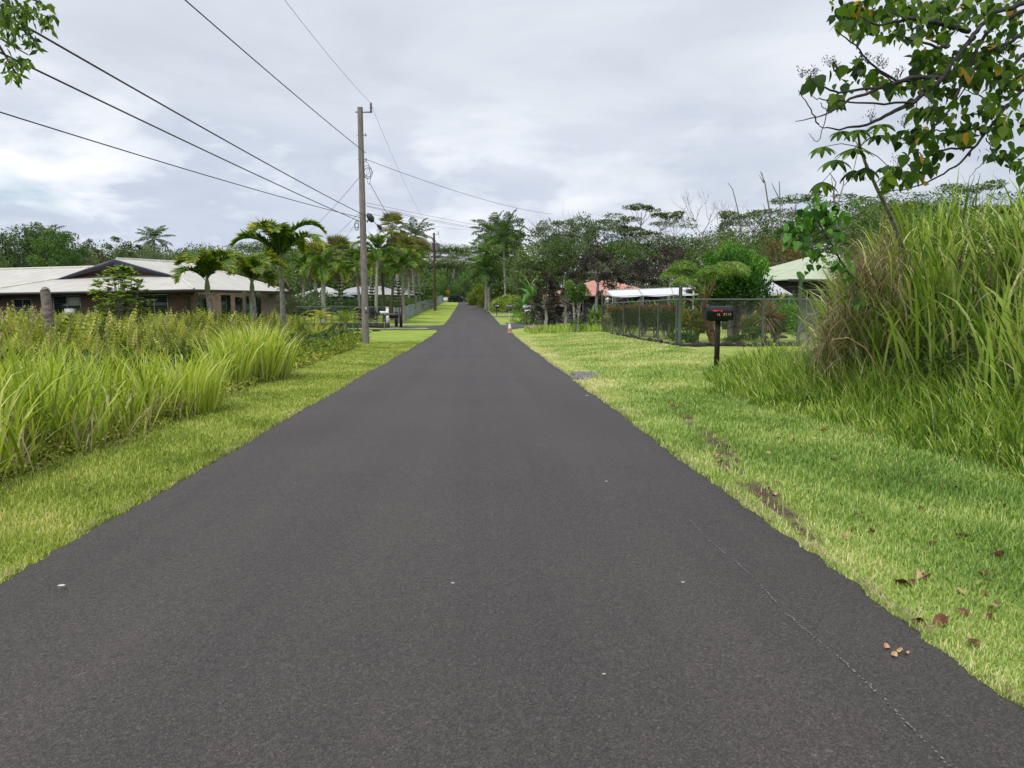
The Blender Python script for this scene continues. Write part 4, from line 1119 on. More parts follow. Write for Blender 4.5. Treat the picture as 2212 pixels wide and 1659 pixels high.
# front-slope planes: skirt of the wing and the main roof to the left
mr_ = 5.6; mz = E + SL * (mr_ + .7)
sheet(g, [(.7, -.7, E), (.7 - gy - .7, gy, zg), (RX - gr - (0), gy, zg), (RX - 7.2 + .0, -.7, E)])
obj('roof', g, M['roofA'], house)
g = G()
sheet(g, [(RX - 7.2 - .0, -.72, E - .02), (RX - gr, gy, zg - .02), (RX - .6, mr_, mz - .02), (-19.2, mr_, mz - .02), (-26.2, -.72, E - .02)])
r2 = obj('roof', g, M['roofA'], house); r2['label'] = 'main roof slope with widely spaced seams'
g = G()
sheet(g, [(.7, -.7, E), (.7, 9.6, E), (RX + 1.2, 8.0, RZ), (RX, gy - .6, RZ), (RX + gr + .6, gy - .6, RZ - SL * (gr + .6)), (.7 - gy - .7, gy, zg)])
sheet(g, [(RX, gy - .6, RZ), (RX + 1.2, 8, RZ), (-12.0, 8, mz), (RX - gr - .6, gy - .6, RZ - SL * (gr + .6))])
sheet(g, [(.7, 9.6, E), (-20, 9.6, E), (RX - 2, 8.0, RZ - .1), (RX + 1.2, 8.0, RZ)])
obj('roof', g, M['roofB'], house)['label'] = 'side slope of the gabled wing'
g = G(); sheet(g, [(-26.2, -.72, E), (-19.2, mr_, mz), (-26.2, 11.5, E)]); sheet(g, [(-19.2, mr_, mz), (RX, mr_, mz), (-8, 11.5, E), (-26.2, 11.5, E)])
obj('roof', g, M['roofB'], house)
g = G()
for s in (-1, 1):   # gable verge boards
    a = np.array([RX, gy - .66, RZ - .03]); bq = np.array([RX + s * (gr + .6), gy - .66, RZ - .03 - SL * (gr + .6)])
    V = [a, bq, bq - [0, 0, .10], a + [-s * .0, 0, -.36]]; V = [tuple(v) for v in V] + [(v[0], v[1] + .05, v[2]) for v in V]
    g.add(V, [[0, 1, 2, 3], [7, 6, 5, 4], [0, 4, 5, 1], [1, 5, 6, 2], [2, 6, 7, 3], [3, 7, 4, 0]])
obj('fascia', g, M['navy'], house)
g = G(); prism(g, [(RX - gr, zg - .02), (RX + gr, zg - .02), (RX, RZ - .12)], 'y', gy, gy + .1); obj('gable', g, M['block'], house)
g = G(); box(g, -26.3, .82, -.84, -.72, E - .17, E - .01); box(g, .702, .82, -.72, 9.7, E - .17, E - .01); box(g, -26, .6, -.7, -.02, E - .12, E - .08); box(g, .02, .7, -.7, 9.2, E - .12, E - .08)
obj('gutter', g, M['gutter'], house)
g = G()
tube(g, [(RX - 7.2, -.7, E + .03), (RX - gr, gy, zg + .03)], .06, 6); tube(g, [(.7, -.7, E + .03), (.7 - gy - .7, gy, zg + .03)], .06, 6); tube(g, [(RX, gy - .4, RZ + .03), (RX + 1.2, 8, RZ + .03)], .07, 6); tube(g, [(RX - .6, mr_, mz + .02), (-19.2, mr_, mz + .02), (-26.2, -.7, E + .02)], .07, 6)
tube(g, [(RX + 1.2, 8, RZ + .03), (.7, 9.6, E + .03)], .06, 6)
obj('ridge_cap', g, M['cap'], house)
g = G(); tube(g, [(-.1, -.78, E - .15), (-.1, -.3, E - .35), (-.1, -.07, E - .5), (-.1, -.07, -.4)], .045, 6); obj('downspout', g, M['gutter'], house)
def window(parent, o, u, w, h, cols=2, lou=True, framem='alu', inset=.0, paneM='glass'):
    """o lower-left corner in the parent's space, u 'x' or 'y' wall direction; outward -y or +x"""
    def bb(g, a0, a1, n0, n1, z0, z1):
        if u == 'x': box(g, o[0] + a0, o[0] + a1, o[1] - n1, o[1] - n0, o[2] + z0, o[2] + z1)
        else: box(g, o[0] + n0, o[0] + n1, o[1] + a0, o[1] + a1, o[2] + z0, o[2] + z1)
    g = G(); t_ = .035
    bb(g, 0, w, .0, .04, -t_, 0); bb(g, 0, w, .0, .04, h, h + t_); bb(g, -t_, 0, .0, .04, -t_, h + t_); bb(g, w, w + t_, .0, .04, -t_, h + t_)
    for k in range(1, cols): bb(g, w * k / cols - .02, w * k / cols + .02, .0, .042, 0, h)
    f = obj('window', g, M[framem], parent)
    g = G(); bb(g, 0, w, .004, .010, 0, h)
    obj('pane', g, M[paneM], f)
    if lou:
        g = G(); nl = int(h / .11)
        for k in range(nl):
            bb(g, .02, w - .02, .012, .034, h * (k + .15) / nl, h * (k + .15) / nl + .012)
        obj('louvre', g, M['teal'], f)
    g = G(); bb(g, -.08, w + .08, .0, .09, -.14, -.04); obj('sill', g, M['gutter'], f)
    return f
window(house, (-3.1, 0, 1.13), 'x', 1.65, 1.15, 2)
f2 = window(house, (-8.75, 0, 1.2), 'x', 1.75, 1.1, 2); g = G(); box(g, -7.85, -7.05, -.02, -.014, 1.75, 2.25); obj('curtain', g, M['curtain'], f2)
g = G(); box(g, -7.8, -7.25, -.35, .01, 1.2, 1.6); box(g, -7.76, -7.3, -.36, -.345, 1.24, 1.56); obj('air_conditioner', g, M['whitepaint'], house)
window(house, (-11.4, 0, .95), 'x', 1.1, 1.2, 2); window(house, (-14.2, 0, .95), 'x', 1.4, 1.2, 2)
window(house, (.003, .45, 1.13), 'y', .95, 1.15, 2, framem='teal'); window(house, (.003, 2.85, 1.15), 'y', .9, 1.1, 2, framem='teal')
g = G(); box(g, .003, .04, 4.3, 5.05, 0, 2.15); dr_ = obj('door', g, M['black'], house); g = G(); box(g, .04, .09, 4.38, 4.42, 1.0, 1.1); obj('handle', g, M['alu'], dr_)
f3 = window(house, (.003, 5.5, .55), 'y', 1.7, 1.65, 2, framem='teal'); g = G(); box(g, .02, .026, 5.85, 6.6, .55, 2.2); obj('curtain', g, M['curtain'], f3)
g = G(); box(g, -14, -8.9, -1.95, -1.85, 1.62, 1.72); box(g, -12.2, -12.08, -1.95, -1.85, -.4, 1.62); box(g, -9.2, -9.1, -1.95, -1.85, -.4, 1.62); obj('porch_rail', g, M['barkdark'], house)
g = G()
for x in (-13.6, -12.5):
    g = G(); box(g, x, x + .28, -.68, -.5, E - .42, E - .25); obj('floodlight', g, M['alu'], house)

# ------------------------------------------------------------------ other houses
def hip_house(label, px, d, rz, w, dp, wallh, eave_z, ridge_h, roofm, wallm, ov=.5, name='house', gable=False, wins=(), eavez_abs=None):
    x = gx(px, d); z = hz(x, d)
    t = thing(name, label, 'house', (x, d, z), rz)
    g = G(); box(g, -w / 2, w / 2, 0, dp, -.3, wallh); obj('wall', g, wallm, t)
    g = G(); e = wallh + .02; a, b_ = w / 2 + ov, dp / 2 + ov; cy = dp / 2; k = b_ if not gable else 0
    sheet(g, [(-a, cy - b_, e), (a, cy - b_, e), (a - k, cy, e + ridge_h), (-a + k, cy, e + ridge_h)])
    sheet(g, [(a, cy + b_, e), (-a, cy + b_, e), (-a + k, cy, e + ridge_h), (a - k, cy, e + ridge_h)])
    if not gable:
        sheet(g, [(a, cy - b_, e), (a, cy + b_, e), (a - k, cy, e + ridge_h)]); sheet(g, [(-a, cy + b_, e), (-a, cy - b_, e), (-a + k, cy, e + ridge_h)])
    obj('roof', g, roofm, t)
    g = G(); box(g, -a - .05, a + .05, cy - b_ - .06, cy - b_ - .004, e - .18, e - .01); obj('fascia', g, M['gutter'], t)
    for wx, ww, wz, wh in wins: window(t, (wx, -.003, wz), 'x', ww, wh, 2, lou=False, framem='whitepaint')
    return t
M['roofwhite'] = roofmat('white_metal_roof', (.52, .52, .53), 0, .3)
M['roofgrey'] = roofmat('silver_metal_roof', (.42, .43, .44), 0, .3)
M['roofpink'] = roofmat('salmon_metal_roof', (.55, .26, .19), 0, .3)
M['roofgreen'] = roofmat('pale_green_roof', (.48, .54, .38), 0, .25)
M['wallblue'] = mat('blue_grey_wall', (.20, .28, .31), .7, .1, 3)
M['walldark'] = mat('dark_wall', (.05, .045, .042), .8, .15, 3)
M['wallcream'] = mat('cream_wall', (.45, .42, .35), .8, .1, 3)
hip_house('white-roofed blue cottage behind the garden palms', 697, 92, .05, 6.4, 6, 1.9, 0, 1.2, M['roofwhite'], M['wallblue'], wins=((-2.4, .8, .9, .9), (.6, .8, .9, .9)))
hip_house('silver-roofed house behind the wooden pole', 790, 94, -.03, 9.5, 7, 2.1, 0, 1.1, M['roofgrey'], M['wallblue'], wins=((-3, 1, .9, .9), (1, 1, .9, .9)))
hip_house('white-roofed house glimpsed between trunks beyond the grey fence', 862, 106, 0, 5.0, 6, 2.2, 0, 1.2, M['roofwhite'], M['wallcream'])
hip_house('salmon-roofed house behind the bronze shrubs', 1318, 66, .06, 8.6, 7, 2.35, 0, 1.35, M['roofpink'], M['walldark'], wins=((-3.4, 1, .9, 1.1), (-.5, 1, .9, 1.1), (2.4, 1, .9, 1.1)))
hip_house('pale green hip-roofed house behind the long grass of the bank', 1870, 40, .12, 8.4, 8.4, 2.75, 0, 1.65, M['roofgreen'], M['walldark'], wins=((-3.4, 1.6, 1.0, 1.2), (-.6, 1.4, 1, 1.2)))
# lean-to roofs
def leanto(label, px0, px1, d, pyl0, pyh0, depth, m, name='shed', post=True):
    a = at(px0, pyl0, d); b_ = at(px1, pyl0, d); zt = at((px0 + px1) / 2, pyh0, d + depth)[2]
    x0, x1 = a[0], b_[0]; zb = hz((x0 + x1) / 2, d)
    t = thing(name, label, 'shed', ((x0 + x1) / 2, d, zb))
    w = (x1 - x0) / 2
    g = G(); sheet(g, [(-w, 0, a[2] - zb), (w, 0, a[2] - zb), (w, depth, zt - zb), (-w, depth, zt - zb)]); obj('roof', g, m, t)
    g = G(); box(g, -w + .1, w - .1, depth * .5, depth * .6, 0, a[2] - zb - .05); obj('wall', g, M['walldark'], t)
    g = G()
    for s in (-1, 1): box(g, s * (w - .1) - .05, s * (w - .1) + .05, .05, .15, 0, a[2] - zb - .06)
    obj('post', g, M['alu'], t)
leanto('lavender-white lean-to roof under the pale green house', 1630, 1712, 37, 636, 606, 3, M['roofwhite'])
leanto('white lean-to roof seen through the tree fern stems', 1496, 1534, 44, 622, 603, 3, M['roofwhite'])

# ------------------------------------------------------------------ white canopy carport
cd = 44.0
c0 = at(1323, 641, cd); c1 = at(1523, 635.5, cd); c2 = at(1308, 628, cd + 4.2); c3 = at(1523, 619.5, cd + 4.2)
zb = hz(c0[0], cd)
t = thing('canopy_tent', 'white tarpaulin canopy on a thin pipe frame behind the red-tipped hedge', 'canopy', (c0[0], cd, zb))
b0 = np.array([c0[0], cd, zb])
nU, nV = 26, 10
U_, V_ = np.meshgrid(np.linspace(0, 1, nU), np.linspace(0, 1, nV))
Q = (c0[None, None] * ((1 - U_) * (1 - V_))[..., None] + c1 * (U_ * (1 - V_))[..., None] + c2 * ((1 - U_) * V_)[..., None] + c3 * (U_ * V_)[..., None]) - b0
Q[..., 2] -= .07 * np.sin(V_ * PI) * (1 + .4 * np.sin(U_ * 9)) + .05 * np.abs(np.sin(U_ * PI * 3)) * (V_ < .01)
g = G(); g.add(Q.reshape(-1, 3), grid_faces(nV, nU)); q2 = Q.copy(); q2[..., 2] -= .012; g.add(q2.reshape(-1, 3), grid_faces(nV, nU)[:, ::-1])
M['tarp'] = mat('white_tarpaulin', (.70, .72, .76), .55, .05, 1.5)
obj('canopy', g, M['tarp'], t, True)
g = G()
corners = [c0 - b0, c1 - b0, c3 - b0, c2 - b0]
for i in range(4):
    a, b_ = corners[i], corners[(i + 1) % 4]; tube(g, [a + [0, 0, .02], b_ + [0, 0, .02]], .022, 6); tube(g, [a, [a[0], a[1], 0]], .024, 6)
for f in (.33, .66):
    a = corners[0] * (1 - f) + corners[1] * f; b_ = corners[3] * (1 - f) + corners[2] * f; tube(g, [a, [a[0], a[1], 0]], .024, 6); tube(g, [a + [0, 0, .02], b_ + [0, 0, .02]], .018, 6)
obj('frame', g, M['alu'], t, True)

# ================================================================== POLES AND WIRES
mw, tt_, b, out = newmat('weathered_pole')
ge = N(tt_, 'ShaderNodeTexCoord'); mpn = N(tt_, 'ShaderNodeMapping'); mpn.inputs['Scale'].default_value = (14, 14, .8); tt_.links.new(ge.outputs['Object'], mpn.inputs[0])
n1 = noise(tt_, mpn.outputs[0], 2.2, 6, .65)
setin(tt_, b.inputs['Base Color'], ramp(tt_, n1, [(.3, (.11, .095, .08)), (.5, (.22, .20, .175)), (.7, (.36, .335, .30))]))
b.inputs['Roughness'].default_value = .9
bn = N(tt_, 'ShaderNodeBump'); bn.inputs['Strength'].default_value = .8; bn.inputs['Distance'].default_value = .015; tt_.links.new(n1, bn.inputs['Height']); tt_.links.new(bn.outputs[0], b.inputs['Normal'])
M['polewood'] = mw
M['polebrown'] = mat('creosoted_pole', (.085, .045, .032), .8, .35, 3, bump=.4, stretch=(6, 6, .6))
M['steel'] = mat('galvanised_steel', (.30, .31, .32), .45, .1, 14, metal=.6)
M['rubber'] = mat('black_cable', (.028, .026, .04), .5, .05, 10)
M['porcelain'] = mat('grey_insulator', (.16, .15, .19), .3, .1, 8)
def pole(label, px, d, top, r, m, arm=.42, extra=True, X=None):
    x = gx(px, d) if X is None else X; z = hz(x, d); h = at(px, top, d)[2] - z
    t = thing('utility_pole', label, 'utility pole', (x, d, z), 0, None)
    g = G(); n = 14
    P = np.stack([np.linspace(0, -.04, n), np.zeros(n), np.linspace(-.3, h, n)], -1)
    tube(g, P, np.linspace(r, r * .72, n), 16); obj('post', g, m, t, True)
    if arm:
        g = G(); box(g, -r * 1.5, arm + .05, -.025, .025, h - .22, h - .17); obj('bracket', g, M['steel'], t)
        g = G(); tube(g, [(arm, 0, h - .2), (arm, 0, h - .15), (arm, 0, h - .1), (arm, 0, h - .02), (arm, 0, h + .05), (arm, 0, h + .12), (arm, 0, h + .2)], [.03, .055, .04, .06, .04, .055, .03], 10)
        obj('insulator', g, M['porcelain'], t, True)
    return t, x, z, h
p1, x1, z1, h1 = pole('tall weathered grey wooden pole at the left verge', 789, 34, 232, .158, M['polewood'])
g = G()
for k in range(90):   # bolts and pegs up the shaft
    a = rng.uniform(0, 2 * PI); zz = rng.uniform(.5, h1 * .62); rr = .158 * (1 - .28 * zz / h1)
    c = np.array([math.cos(a) * rr - .04 * zz / h1, math.sin(a) * rr, zz]); dv = np.array([math.cos(a), math.sin(a), 0])
    tube(g, [c, c + dv * .018], [.016, .014], 6)
obj('nail_head', g, M['barkpale'], p1)['kind'] = 'stuff'
g = G(); box(g, .02, .10, -.162, -.155, 1.35, 1.62); obj('tag_plate', g, M['steel'], p1)
def zat(py, d=34): return float(at(789, py, d)[2]) - z1
g = G()
for zz in (zat(345), zat(465), zat(478), zat(292)): tube(g, [(-.2, 0, zz), (.22, 0, zz)], .018, 6); tube(g, [(.17, 0, zz - .05), (.17, 0, zz + .06)], .03, 6)
obj('bracket', g, M['steel'], p1)
g = G()
for k in range(5):
    a = np.linspace(0, 2 * PI, 18); c = np.array([.26 + rng.normal(0, .05), -.05, zat(372) + rng.normal(0, .10)])
    rx, rz_ = rng.uniform(.08, .2), rng.uniform(.16, .34)
    tube(g, np.stack([c[0] + rx * np.cos(a), np.full(18, c[1]) + .05 * np.sin(a * 2), c[2] + rz_ * np.sin(a)], -1), .010, 4)
obj('wire_coil', g, M['rubber'], p1, True)
g = G()
for k in range(4):
    a = np.linspace(0, 2 * PI, 14); c = np.array([-.28, -.05, zat(486) + rng.normal(0, .06)])
    tube(g, np.stack([c[0] + .09 * np.cos(a), np.full(14, c[1]), c[2] + .15 * np.sin(a)], -1), .008, 4)
obj('wire_coil', g, M['rubber'], p1, True)
g = G(); tube(g, [(.2, -.08, zat(462)), (.26, -.08, zat(466)), (.36, -.08, zat(474)), (.42, -.08, zat(480))], [.05, .13, .15, .06], 10); obj('splice_case', g, M['rubber'], p1, True)
g = G(); tube(g, [(.58, .1, zat(484)), (.62, .12, zat(487)), (.72, .16, zat(492)), (.76, .18, zat(495))], [.02, .07, .07, .02], 10); obj('splice_case', g, M['rubber'], p1, True)

p2, x2, z2, h2 = pole('dark reddish-brown pole standing by the grey fence', 940, 100, 503, .17, M['polebrown'], .5)
g = G(); tube(g, [(.30, -.05, h2 - 2.2), (.30, -.05, h2 - 1.35)], .22, 12); obj('transformer', g, M['porcelain'], p2, True)
g = G(); tube(g, [(-.25, -.05, h2 - 2.2), (-.25, -.05, h2 - 1.3)], .09, 10); obj('fuse_holder', g, M['porcelain'], p2, True)
p3, x3, z3, h3 = pole('pale pole carrying a yellow sign beyond the grey fence', 968, 172, 552, .2, M['polewood'], 0)
p4, x4, z4, h4 = pole('far pole with a grey transformer can near the dark car', 982, 255, 580, .22, M['polewood'], .5)
g = G(); tube(g, [(-.35, -.1, h4 - 3.2), (-.35, -.1, h4 - 1.6)], .38, 12); obj('transformer', g, M['porcelain'], p4, True)
p5, x5, z5, h5 = pole('farthest pole rising out of the dark trees', 993, 330, 586, .24, M['polewood'], .4)
g = G(); box(g, -.42, .42, -.25, -.21, 1.55, 2.75); sg = obj('warning_sign', g, mat('yellow_sign', (.62, .40, .03), .5, .05, 3), p3)
g = G(); box(g, -.10, .10, -.262, -.254, 1.8, 2.1); box(g, -.06, .06, -.262, -.254, 2.2, 2.45); obj('symbol', g, M['black'], sg)

def wire(label, A, B, sag, r=.012, n=48, name='overhead_wire', group=None, tend=1.0):
    A, B = np.array(A, float), np.array(B, float)
    t = np.linspace(0, tend, n)[:, None]
    P = A + (B - A) * t
    P[:, 2] -= 4 * sag * (t * (1 - t))[:, 0]
    g = G(); tube(g, P - A, r, 5, cap=False)
    return tag(obj(name, g, M['rubber'], None, True, A), label, 'wire', group)
def zz1(py): return float(at(789, py, 34)[2])
# back towards the viewer: far end at y=-24 on the pole behind; the sag is fitted to a point on the photo's frame
def back_wire(label, xa, za, pxm, pym, dm, r, yb=-24):
    m = at(pxm, pym, dm)
    t = (34 - dm) / (34 - yb)
    xb = xa + (m[0] - xa) / t
    sag = (za - m[2]) / (4 * t * (1 - t))
    wire(label, (xa, 34, za), (xb, yb, za), sag, r, tend=(34 + 6) / (34 - yb))
back_wire('thin top wire running from the insulator back over the road', x1 + .4, z1 + h1 + .2, 615, 0, 19.7, .006)
back_wire('highest thick cable sloping up past the top of the frame', x1 + .15, zz1(330), 400, 0, 16.0, .014)
back_wire('thick cable reaching the top left corner leaves', x1 + .1, zz1(466), 0, 25, 9.3, .014)
back_wire('thick cable passing the lower leaf spray at the left', x1 - .15, zz1(478), 0, 113, 10.3, .014)
back_wire('lowest thick cable sloping to the left edge', x1 - .12, zz1(470), 0, 242, 13, .012)
def to(px, py, d): return at(px, py, d)
T1 = (x1 + .4, 34, z1 + h1 + .2)
wire('thin top wire sagging from the grey pole to the brown pole', T1, (x2 + .5, 100, z2 + h2 + .15), 1.3, .006)
wire('cable from the grey pole dropping to the middle of the brown pole', (x1 + .3, 34, zz1(395)), (x2, 100, z2 + 5.8), 1.2, .012)
wire('lower cable from the black splice case to the brown pole', (x1 + .45, 34.1, zz1(478)), (x2, 100, z2 + 4.9), .75, .016)
wire('loop of cable below the splice case to the brown pole', (x1 + .2, 34, zz1(500)), (x2, 100, z2 + 4.4), 1.0, .010)
wire('service wire crossing to the trees on the right', (x1 + .2, 34, zz1(345)), to(1195, 463, 70), .35, .011)
for i, (ya, px, py, d, lab) in enumerate(((438, 1180, 500, 120, 'uppermost of the fan of wires crossing behind the fan palm'), (444, 1180, 508, 122, 'second of the fan of wires crossing behind the fan palm'), (446, 1120, 500, 118, 'third wire of the fan crossing towards the palm clump'), (460, 1060, 494, 112, 'lowest wire of the fan crossing towards the palm clump'))):
    wire(lab, (x1 + .16, 34, zz1(ya)), to(px, py, d), .4, .008)
wire('guy-like wire dropping left behind the tallest golden palm', (x1 - .12, 34, zz1(382)), to(655, 508, 78), .25, .010)
wire('faint wire running down left into the fan palms, upper', (x1 - .12, 34, zz1(458)), to(690, 535, 120), .2, .009)
wire('faint wire running down left into the fan palms, lower', (x1 - .12, 34, zz1(466)), to(728, 533, 120), .2, .009)
wire('wire from the brown pole on to the pole with the yellow sign', (x2, 100, z2 + 5.0), (x3, 172, z3 + 6.5), .8, .014)
for k, (pa, pb, xa, xb, za, zb2) in enumerate(((100, 172, x2 + .5, x3, z2 + h2 + .1, z3 + h3), (172, 255, x3, x4 + .5, z3 + h3, z4 + h4))):
    wire(('thin top wire beyond the brown pole', 'thin top wire beyond the pole with the yellow sign')[k], (xa, pa, za), (xb, pb, zb2), .9, .010)

# ================================================================== FENCES
M['fencepipe'] = mat('green_grey_pipe', (.13, .155, .15), .5, .1, 10, metal=.3)
M['mesh'] = mat('chain_link_wire', (.16, .18, .16), .55, .1, 10, metal=.2)
M['meshdark'] = mat('dark_chain_link_wire', (.035, .04, .035), .6, .1, 10)
def chainlink(g, L, h, cell, r, mi=0):
    """two families of straight diagonal wires clipped to an L x h panel in the local x-z plane"""
    for s, off in ((1, 0.0), (-1, .004)):
        for c in np.arange(-h, L + h, cell):
            # x = c + s' * z
            if s == 1: xa, xb = c, c + h
            else: xa, xb = c + h, c
            za, zb_ = 0.0, h
            p, q = np.array([xa, off, za]), np.array([xb, off, zb_])
            def clip(p, q):
                d = q - p; t0, t1 = 0.0, 1.0
                for lim, sgn in ((0.0, 1), (L, -1)):
                    a = sgn * (p[0] - lim); b_ = sgn * (q[0] - lim)
                    if a < 0 and b_ < 0: return None
                    if a < 0: t0 = max(t0, a / (a - b_))
                    elif b_ < 0: t1 = min(t1, a / (a - b_))
                return (p + d * t0, p + d * t1) if t1 - t0 > .02 else None
            k = clip(p, q)
            if k is None: continue
            a, b_ = k
            d = unit(b_ - a); n_ = np.array([0, 1.0, 0]); sd = np.cross(d, n_)
            V = [a + sd * r, a - sd * r * .5 + n_ * r, a - sd * r * .5 - n_ * r, b_ + sd * r, b_ - sd * r * .5 + n_ * r, b_ - sd * r * .5 - n_ * r]
            g.add(V, [[0, 1, 4, 3], [1, 2, 5, 4], [2, 0, 3, 5]], mi)
def fence_run(parent, A, B, h, cell, r, posts, pr=.024, rail=.022, bottom=True, meshm='mesh', base=None):
    """A,B ground points (x,y,z) relative to the parent"""
    A, B = np.array(A, float), np.array(B, float)
    L = float(np.linalg.norm((B - A)[:2])); ang = math.atan2(B[1] - A[1], B[0] - A[0])
    sl_ = (B[2] - A[2]) / L
    g = G(); chainlink(g, L, h - .04, cell, r)
    for i in range(len(g.v)): g.v[i][:, 2] += .02 + sl_ * g.v[i][:, 0]
    obj('mesh', g, M[meshm], parent, loc=A, rz=ang)
    g = G(); tube(g, [(0, 0, h), (L, 0, h + sl_ * L)], rail, 8); obj('rail', g, M['fencepipe'], parent, True, loc=A, rz=ang)
    if bottom: g = G(); tube(g, [(0, 0, .03), (L, 0, .03 + sl_ * L)], rail * .9, 8); obj('rail', g, M['fencepipe'], parent, True, loc=A, rz=ang)
    for f, hh, r_ in posts:
        p = A + (B - A) * f
        g = G(); tube(g, [(0, 0, -.15), (0, 0, hh - .05), (0, 0, hh - .04), (0, 0, hh)], [r_, r_, r_ * 1.15, r_ * .8], 10); obj('post', g, M['fencepipe'], parent, True, loc=p)
A_ = np.array([6.45, 24.5, hz(6.45, 24.5)]); B_ = np.array([10.25, 24.3, hz(10.25, 24.3)]); C_ = np.array([6.5, 37.2, hz(6.5, 37.2)]); D_ = np.array([6.75, 42, hz(6.75, 42)])
fen = thing('chain_link_fence', 'low chain-link fence on green-grey pipes around the right-hand garden', 'fence', A_)
fence_run(fen, A_ - A_, B_ - A_, 1.5, .085, .0014, [(0, 1.93, .058), (.70, 1.62, .04), (1, 2.3, .062)], bottom=False)
fence_run(fen, A_ - A_, C_ - A_, 1.5, .085, .0020, [(.035, 1.5, .03), (.24, 1.5, .03), (.5, 1.5, .03), (.78, 1.5, .03), (1, 1.5, .03)], meshm='meshdark')
fence_run(fen, C_ - A_, D_ - A_, 1.42, .085, .0020, [(1, 1.95, .055)], bottom=False, meshm='meshdark')
fence_run(fen, B_ - A_, np.array([13.2, 29.5, hz(13.2, 29.5)]) - A_, 1.52, .085, .0020, [(.5, 1.55, .03), (1, 1.55, .03)], bottom=False)
g = G(); tube(g, [(0, 0, 1.95), (0, 0, 2.02), (0, 0, 2.06), (0, 0, 2.2), (0, 0, 2.22), (0, 0, 2.3)], [.07, .07, .05, .05, .12, .02], 8); obj('post_lamp', g, M['fencepipe'], fen, True, loc=D_ - A_)
for p, q, lab in (((8.0, 47.5), 1.95, 'small white-capped garden lantern left of the taller one'), ((9.9, 46.5), 2.1, 'white-capped garden lantern under the canopy front')):
    z = hz(*p); t = thing('garden_lantern', lab, 'lantern', (p[0], p[1], z))
    g = G(); tube(g, [(0, 0, 0), (0, 0, q - .3)], .045, 8); obj('post', g, M['whitepaint'], t, True)
    g = G(); box(g, -.10, .10, -.10, .10, q - .3, q - .08); obj('lamp_glass', g, M['curtain'], t)
    g = G(); tube(g, [(0, 0, q - .08), (0, 0, q - .05), (0, 0, q + .06)], [.17, .17, .03], 8); obj('cap', g, M['whitepaint'], t)
# left garden chain link fences
for (pa, da, pb, db, h_, lab, cell) in ((640, 58.5, 838, 58, 1.25, 'chain-link fence with pale top rail behind the dark stone wall', .14), (700, 68, 866, 70, 1.5, 'taller yellow-railed fence behind the garden palms', .2)):
    xa, xb = gx(pa, da), gx(pb, db); za, zb_ = hz(xa, da), hz(xb, db)
    f_ = thing('chain_link_fence', lab, 'fence', (xa, da, za))
    fence_run(f_, (0, 0, 0), (xb - xa, db - da, zb_ - za), h_ + (.25 if da < 60 else .4), cell, .0035, [(k / 5, h_ + (.28 if da < 60 else .43), .03) for k in range(6)], bottom=False, meshm='meshdark')
# low dark stone wall
xa, xb = gx(632, 56.8), gx(842, 56.8); za = hz(xa, 56.8)
M['lavawall'] = mat('dark_mossy_stone', (.045, .042, .038), .95, .4, 7, bump=.8)
g = G()
k = 0.0
while k < xb - xa:
    w = rng.uniform(.35, .5); box(g, k, min(k + w - .012, xb - xa), rng.uniform(-.02, .02), .2, -.1, .36 + rng.uniform(-.012, .012)); k += w
wl = thing('stone_wall', 'low dark stone wall along the far side of the side street', 'wall', (xa, 56.5, za)); obj('blocks', g, M['lavawall'], wl)
# the grey panel fence
M['greypanel'] = mat('weathered_grey_panel', (.34, .375, .42), .6, .12, 2.5, col2=(.24, .26, .29), stretch=(1, 1, .5))
fp = thing('panel_fence', 'long grey corrugated panel fence running away beside the road', 'fence', (-7.15, 66, hz(-7.15, 66)))
o0 = np.array([-7.15, 66, hz(-7.15, 66)])
g = G(); yv = np.arange(66, 152, .11); fx = -7.15 + .0015 * (yv - 66)
zl = H(fx, yv) + .03; ht = 1.27
X_ = fx + .03 * (np.arange(len(yv)) % 2) + .05 * (np.floor(yv / 7.3) % 2)
topz = np.interp(yv, np.arange(66, 160, 2.4), H(fx[0] + 0 * np.arange(66, 160, 2.4), np.arange(66, 160, 2.4))) + ht + .03 * np.sin(np.floor(yv / 2.4) * 2.1)
F0 = np.stack([np.stack([X_, yv, zl], -1), np.stack([X_, yv, topz], -1)]); F1 = F0.copy(); F1[..., 0] -= .03
g.add((F0 - o0).reshape(-1, 3), grid_faces(2, len(yv))); g.add((F1 - o0).reshape(-1, 3), grid_faces(2, len(yv))[:, ::-1])
obj('panel', g, M['greypanel'], fp)
for y in np.arange(66, 150, 7.3):
    x = float(np.interp(y, yv, fx)); g = G(); box(g, -.05, .06, -.06, .06, 0, 1.33); obj('post', g, M['greypanel'], fp, loc=np.array([x, y, hz(x, y)]) - o0)
# gate posts at the end of it
for px, d, h_, m, lab in ((837, 57.2, 1.45, 'whitepaint', 'white gate post behind the number-panel mailbox'), (866, 57.2, 1.6, 'black', 'black gate post at the near end of the grey fence'), (856, 58.0, 1.1, 'black', 'short black gate post behind the black mailbox')):
    x = gx(px, d); g = G(); box(g, -.10, .10, -.10, .10, -.1, h_); box(g, -.12, .12, -.12, .12, h_, h_ + .05)
    tag(obj('gate_post', g, M[m], None, False, (x, d, hz(x, d))), lab, 'gate post')
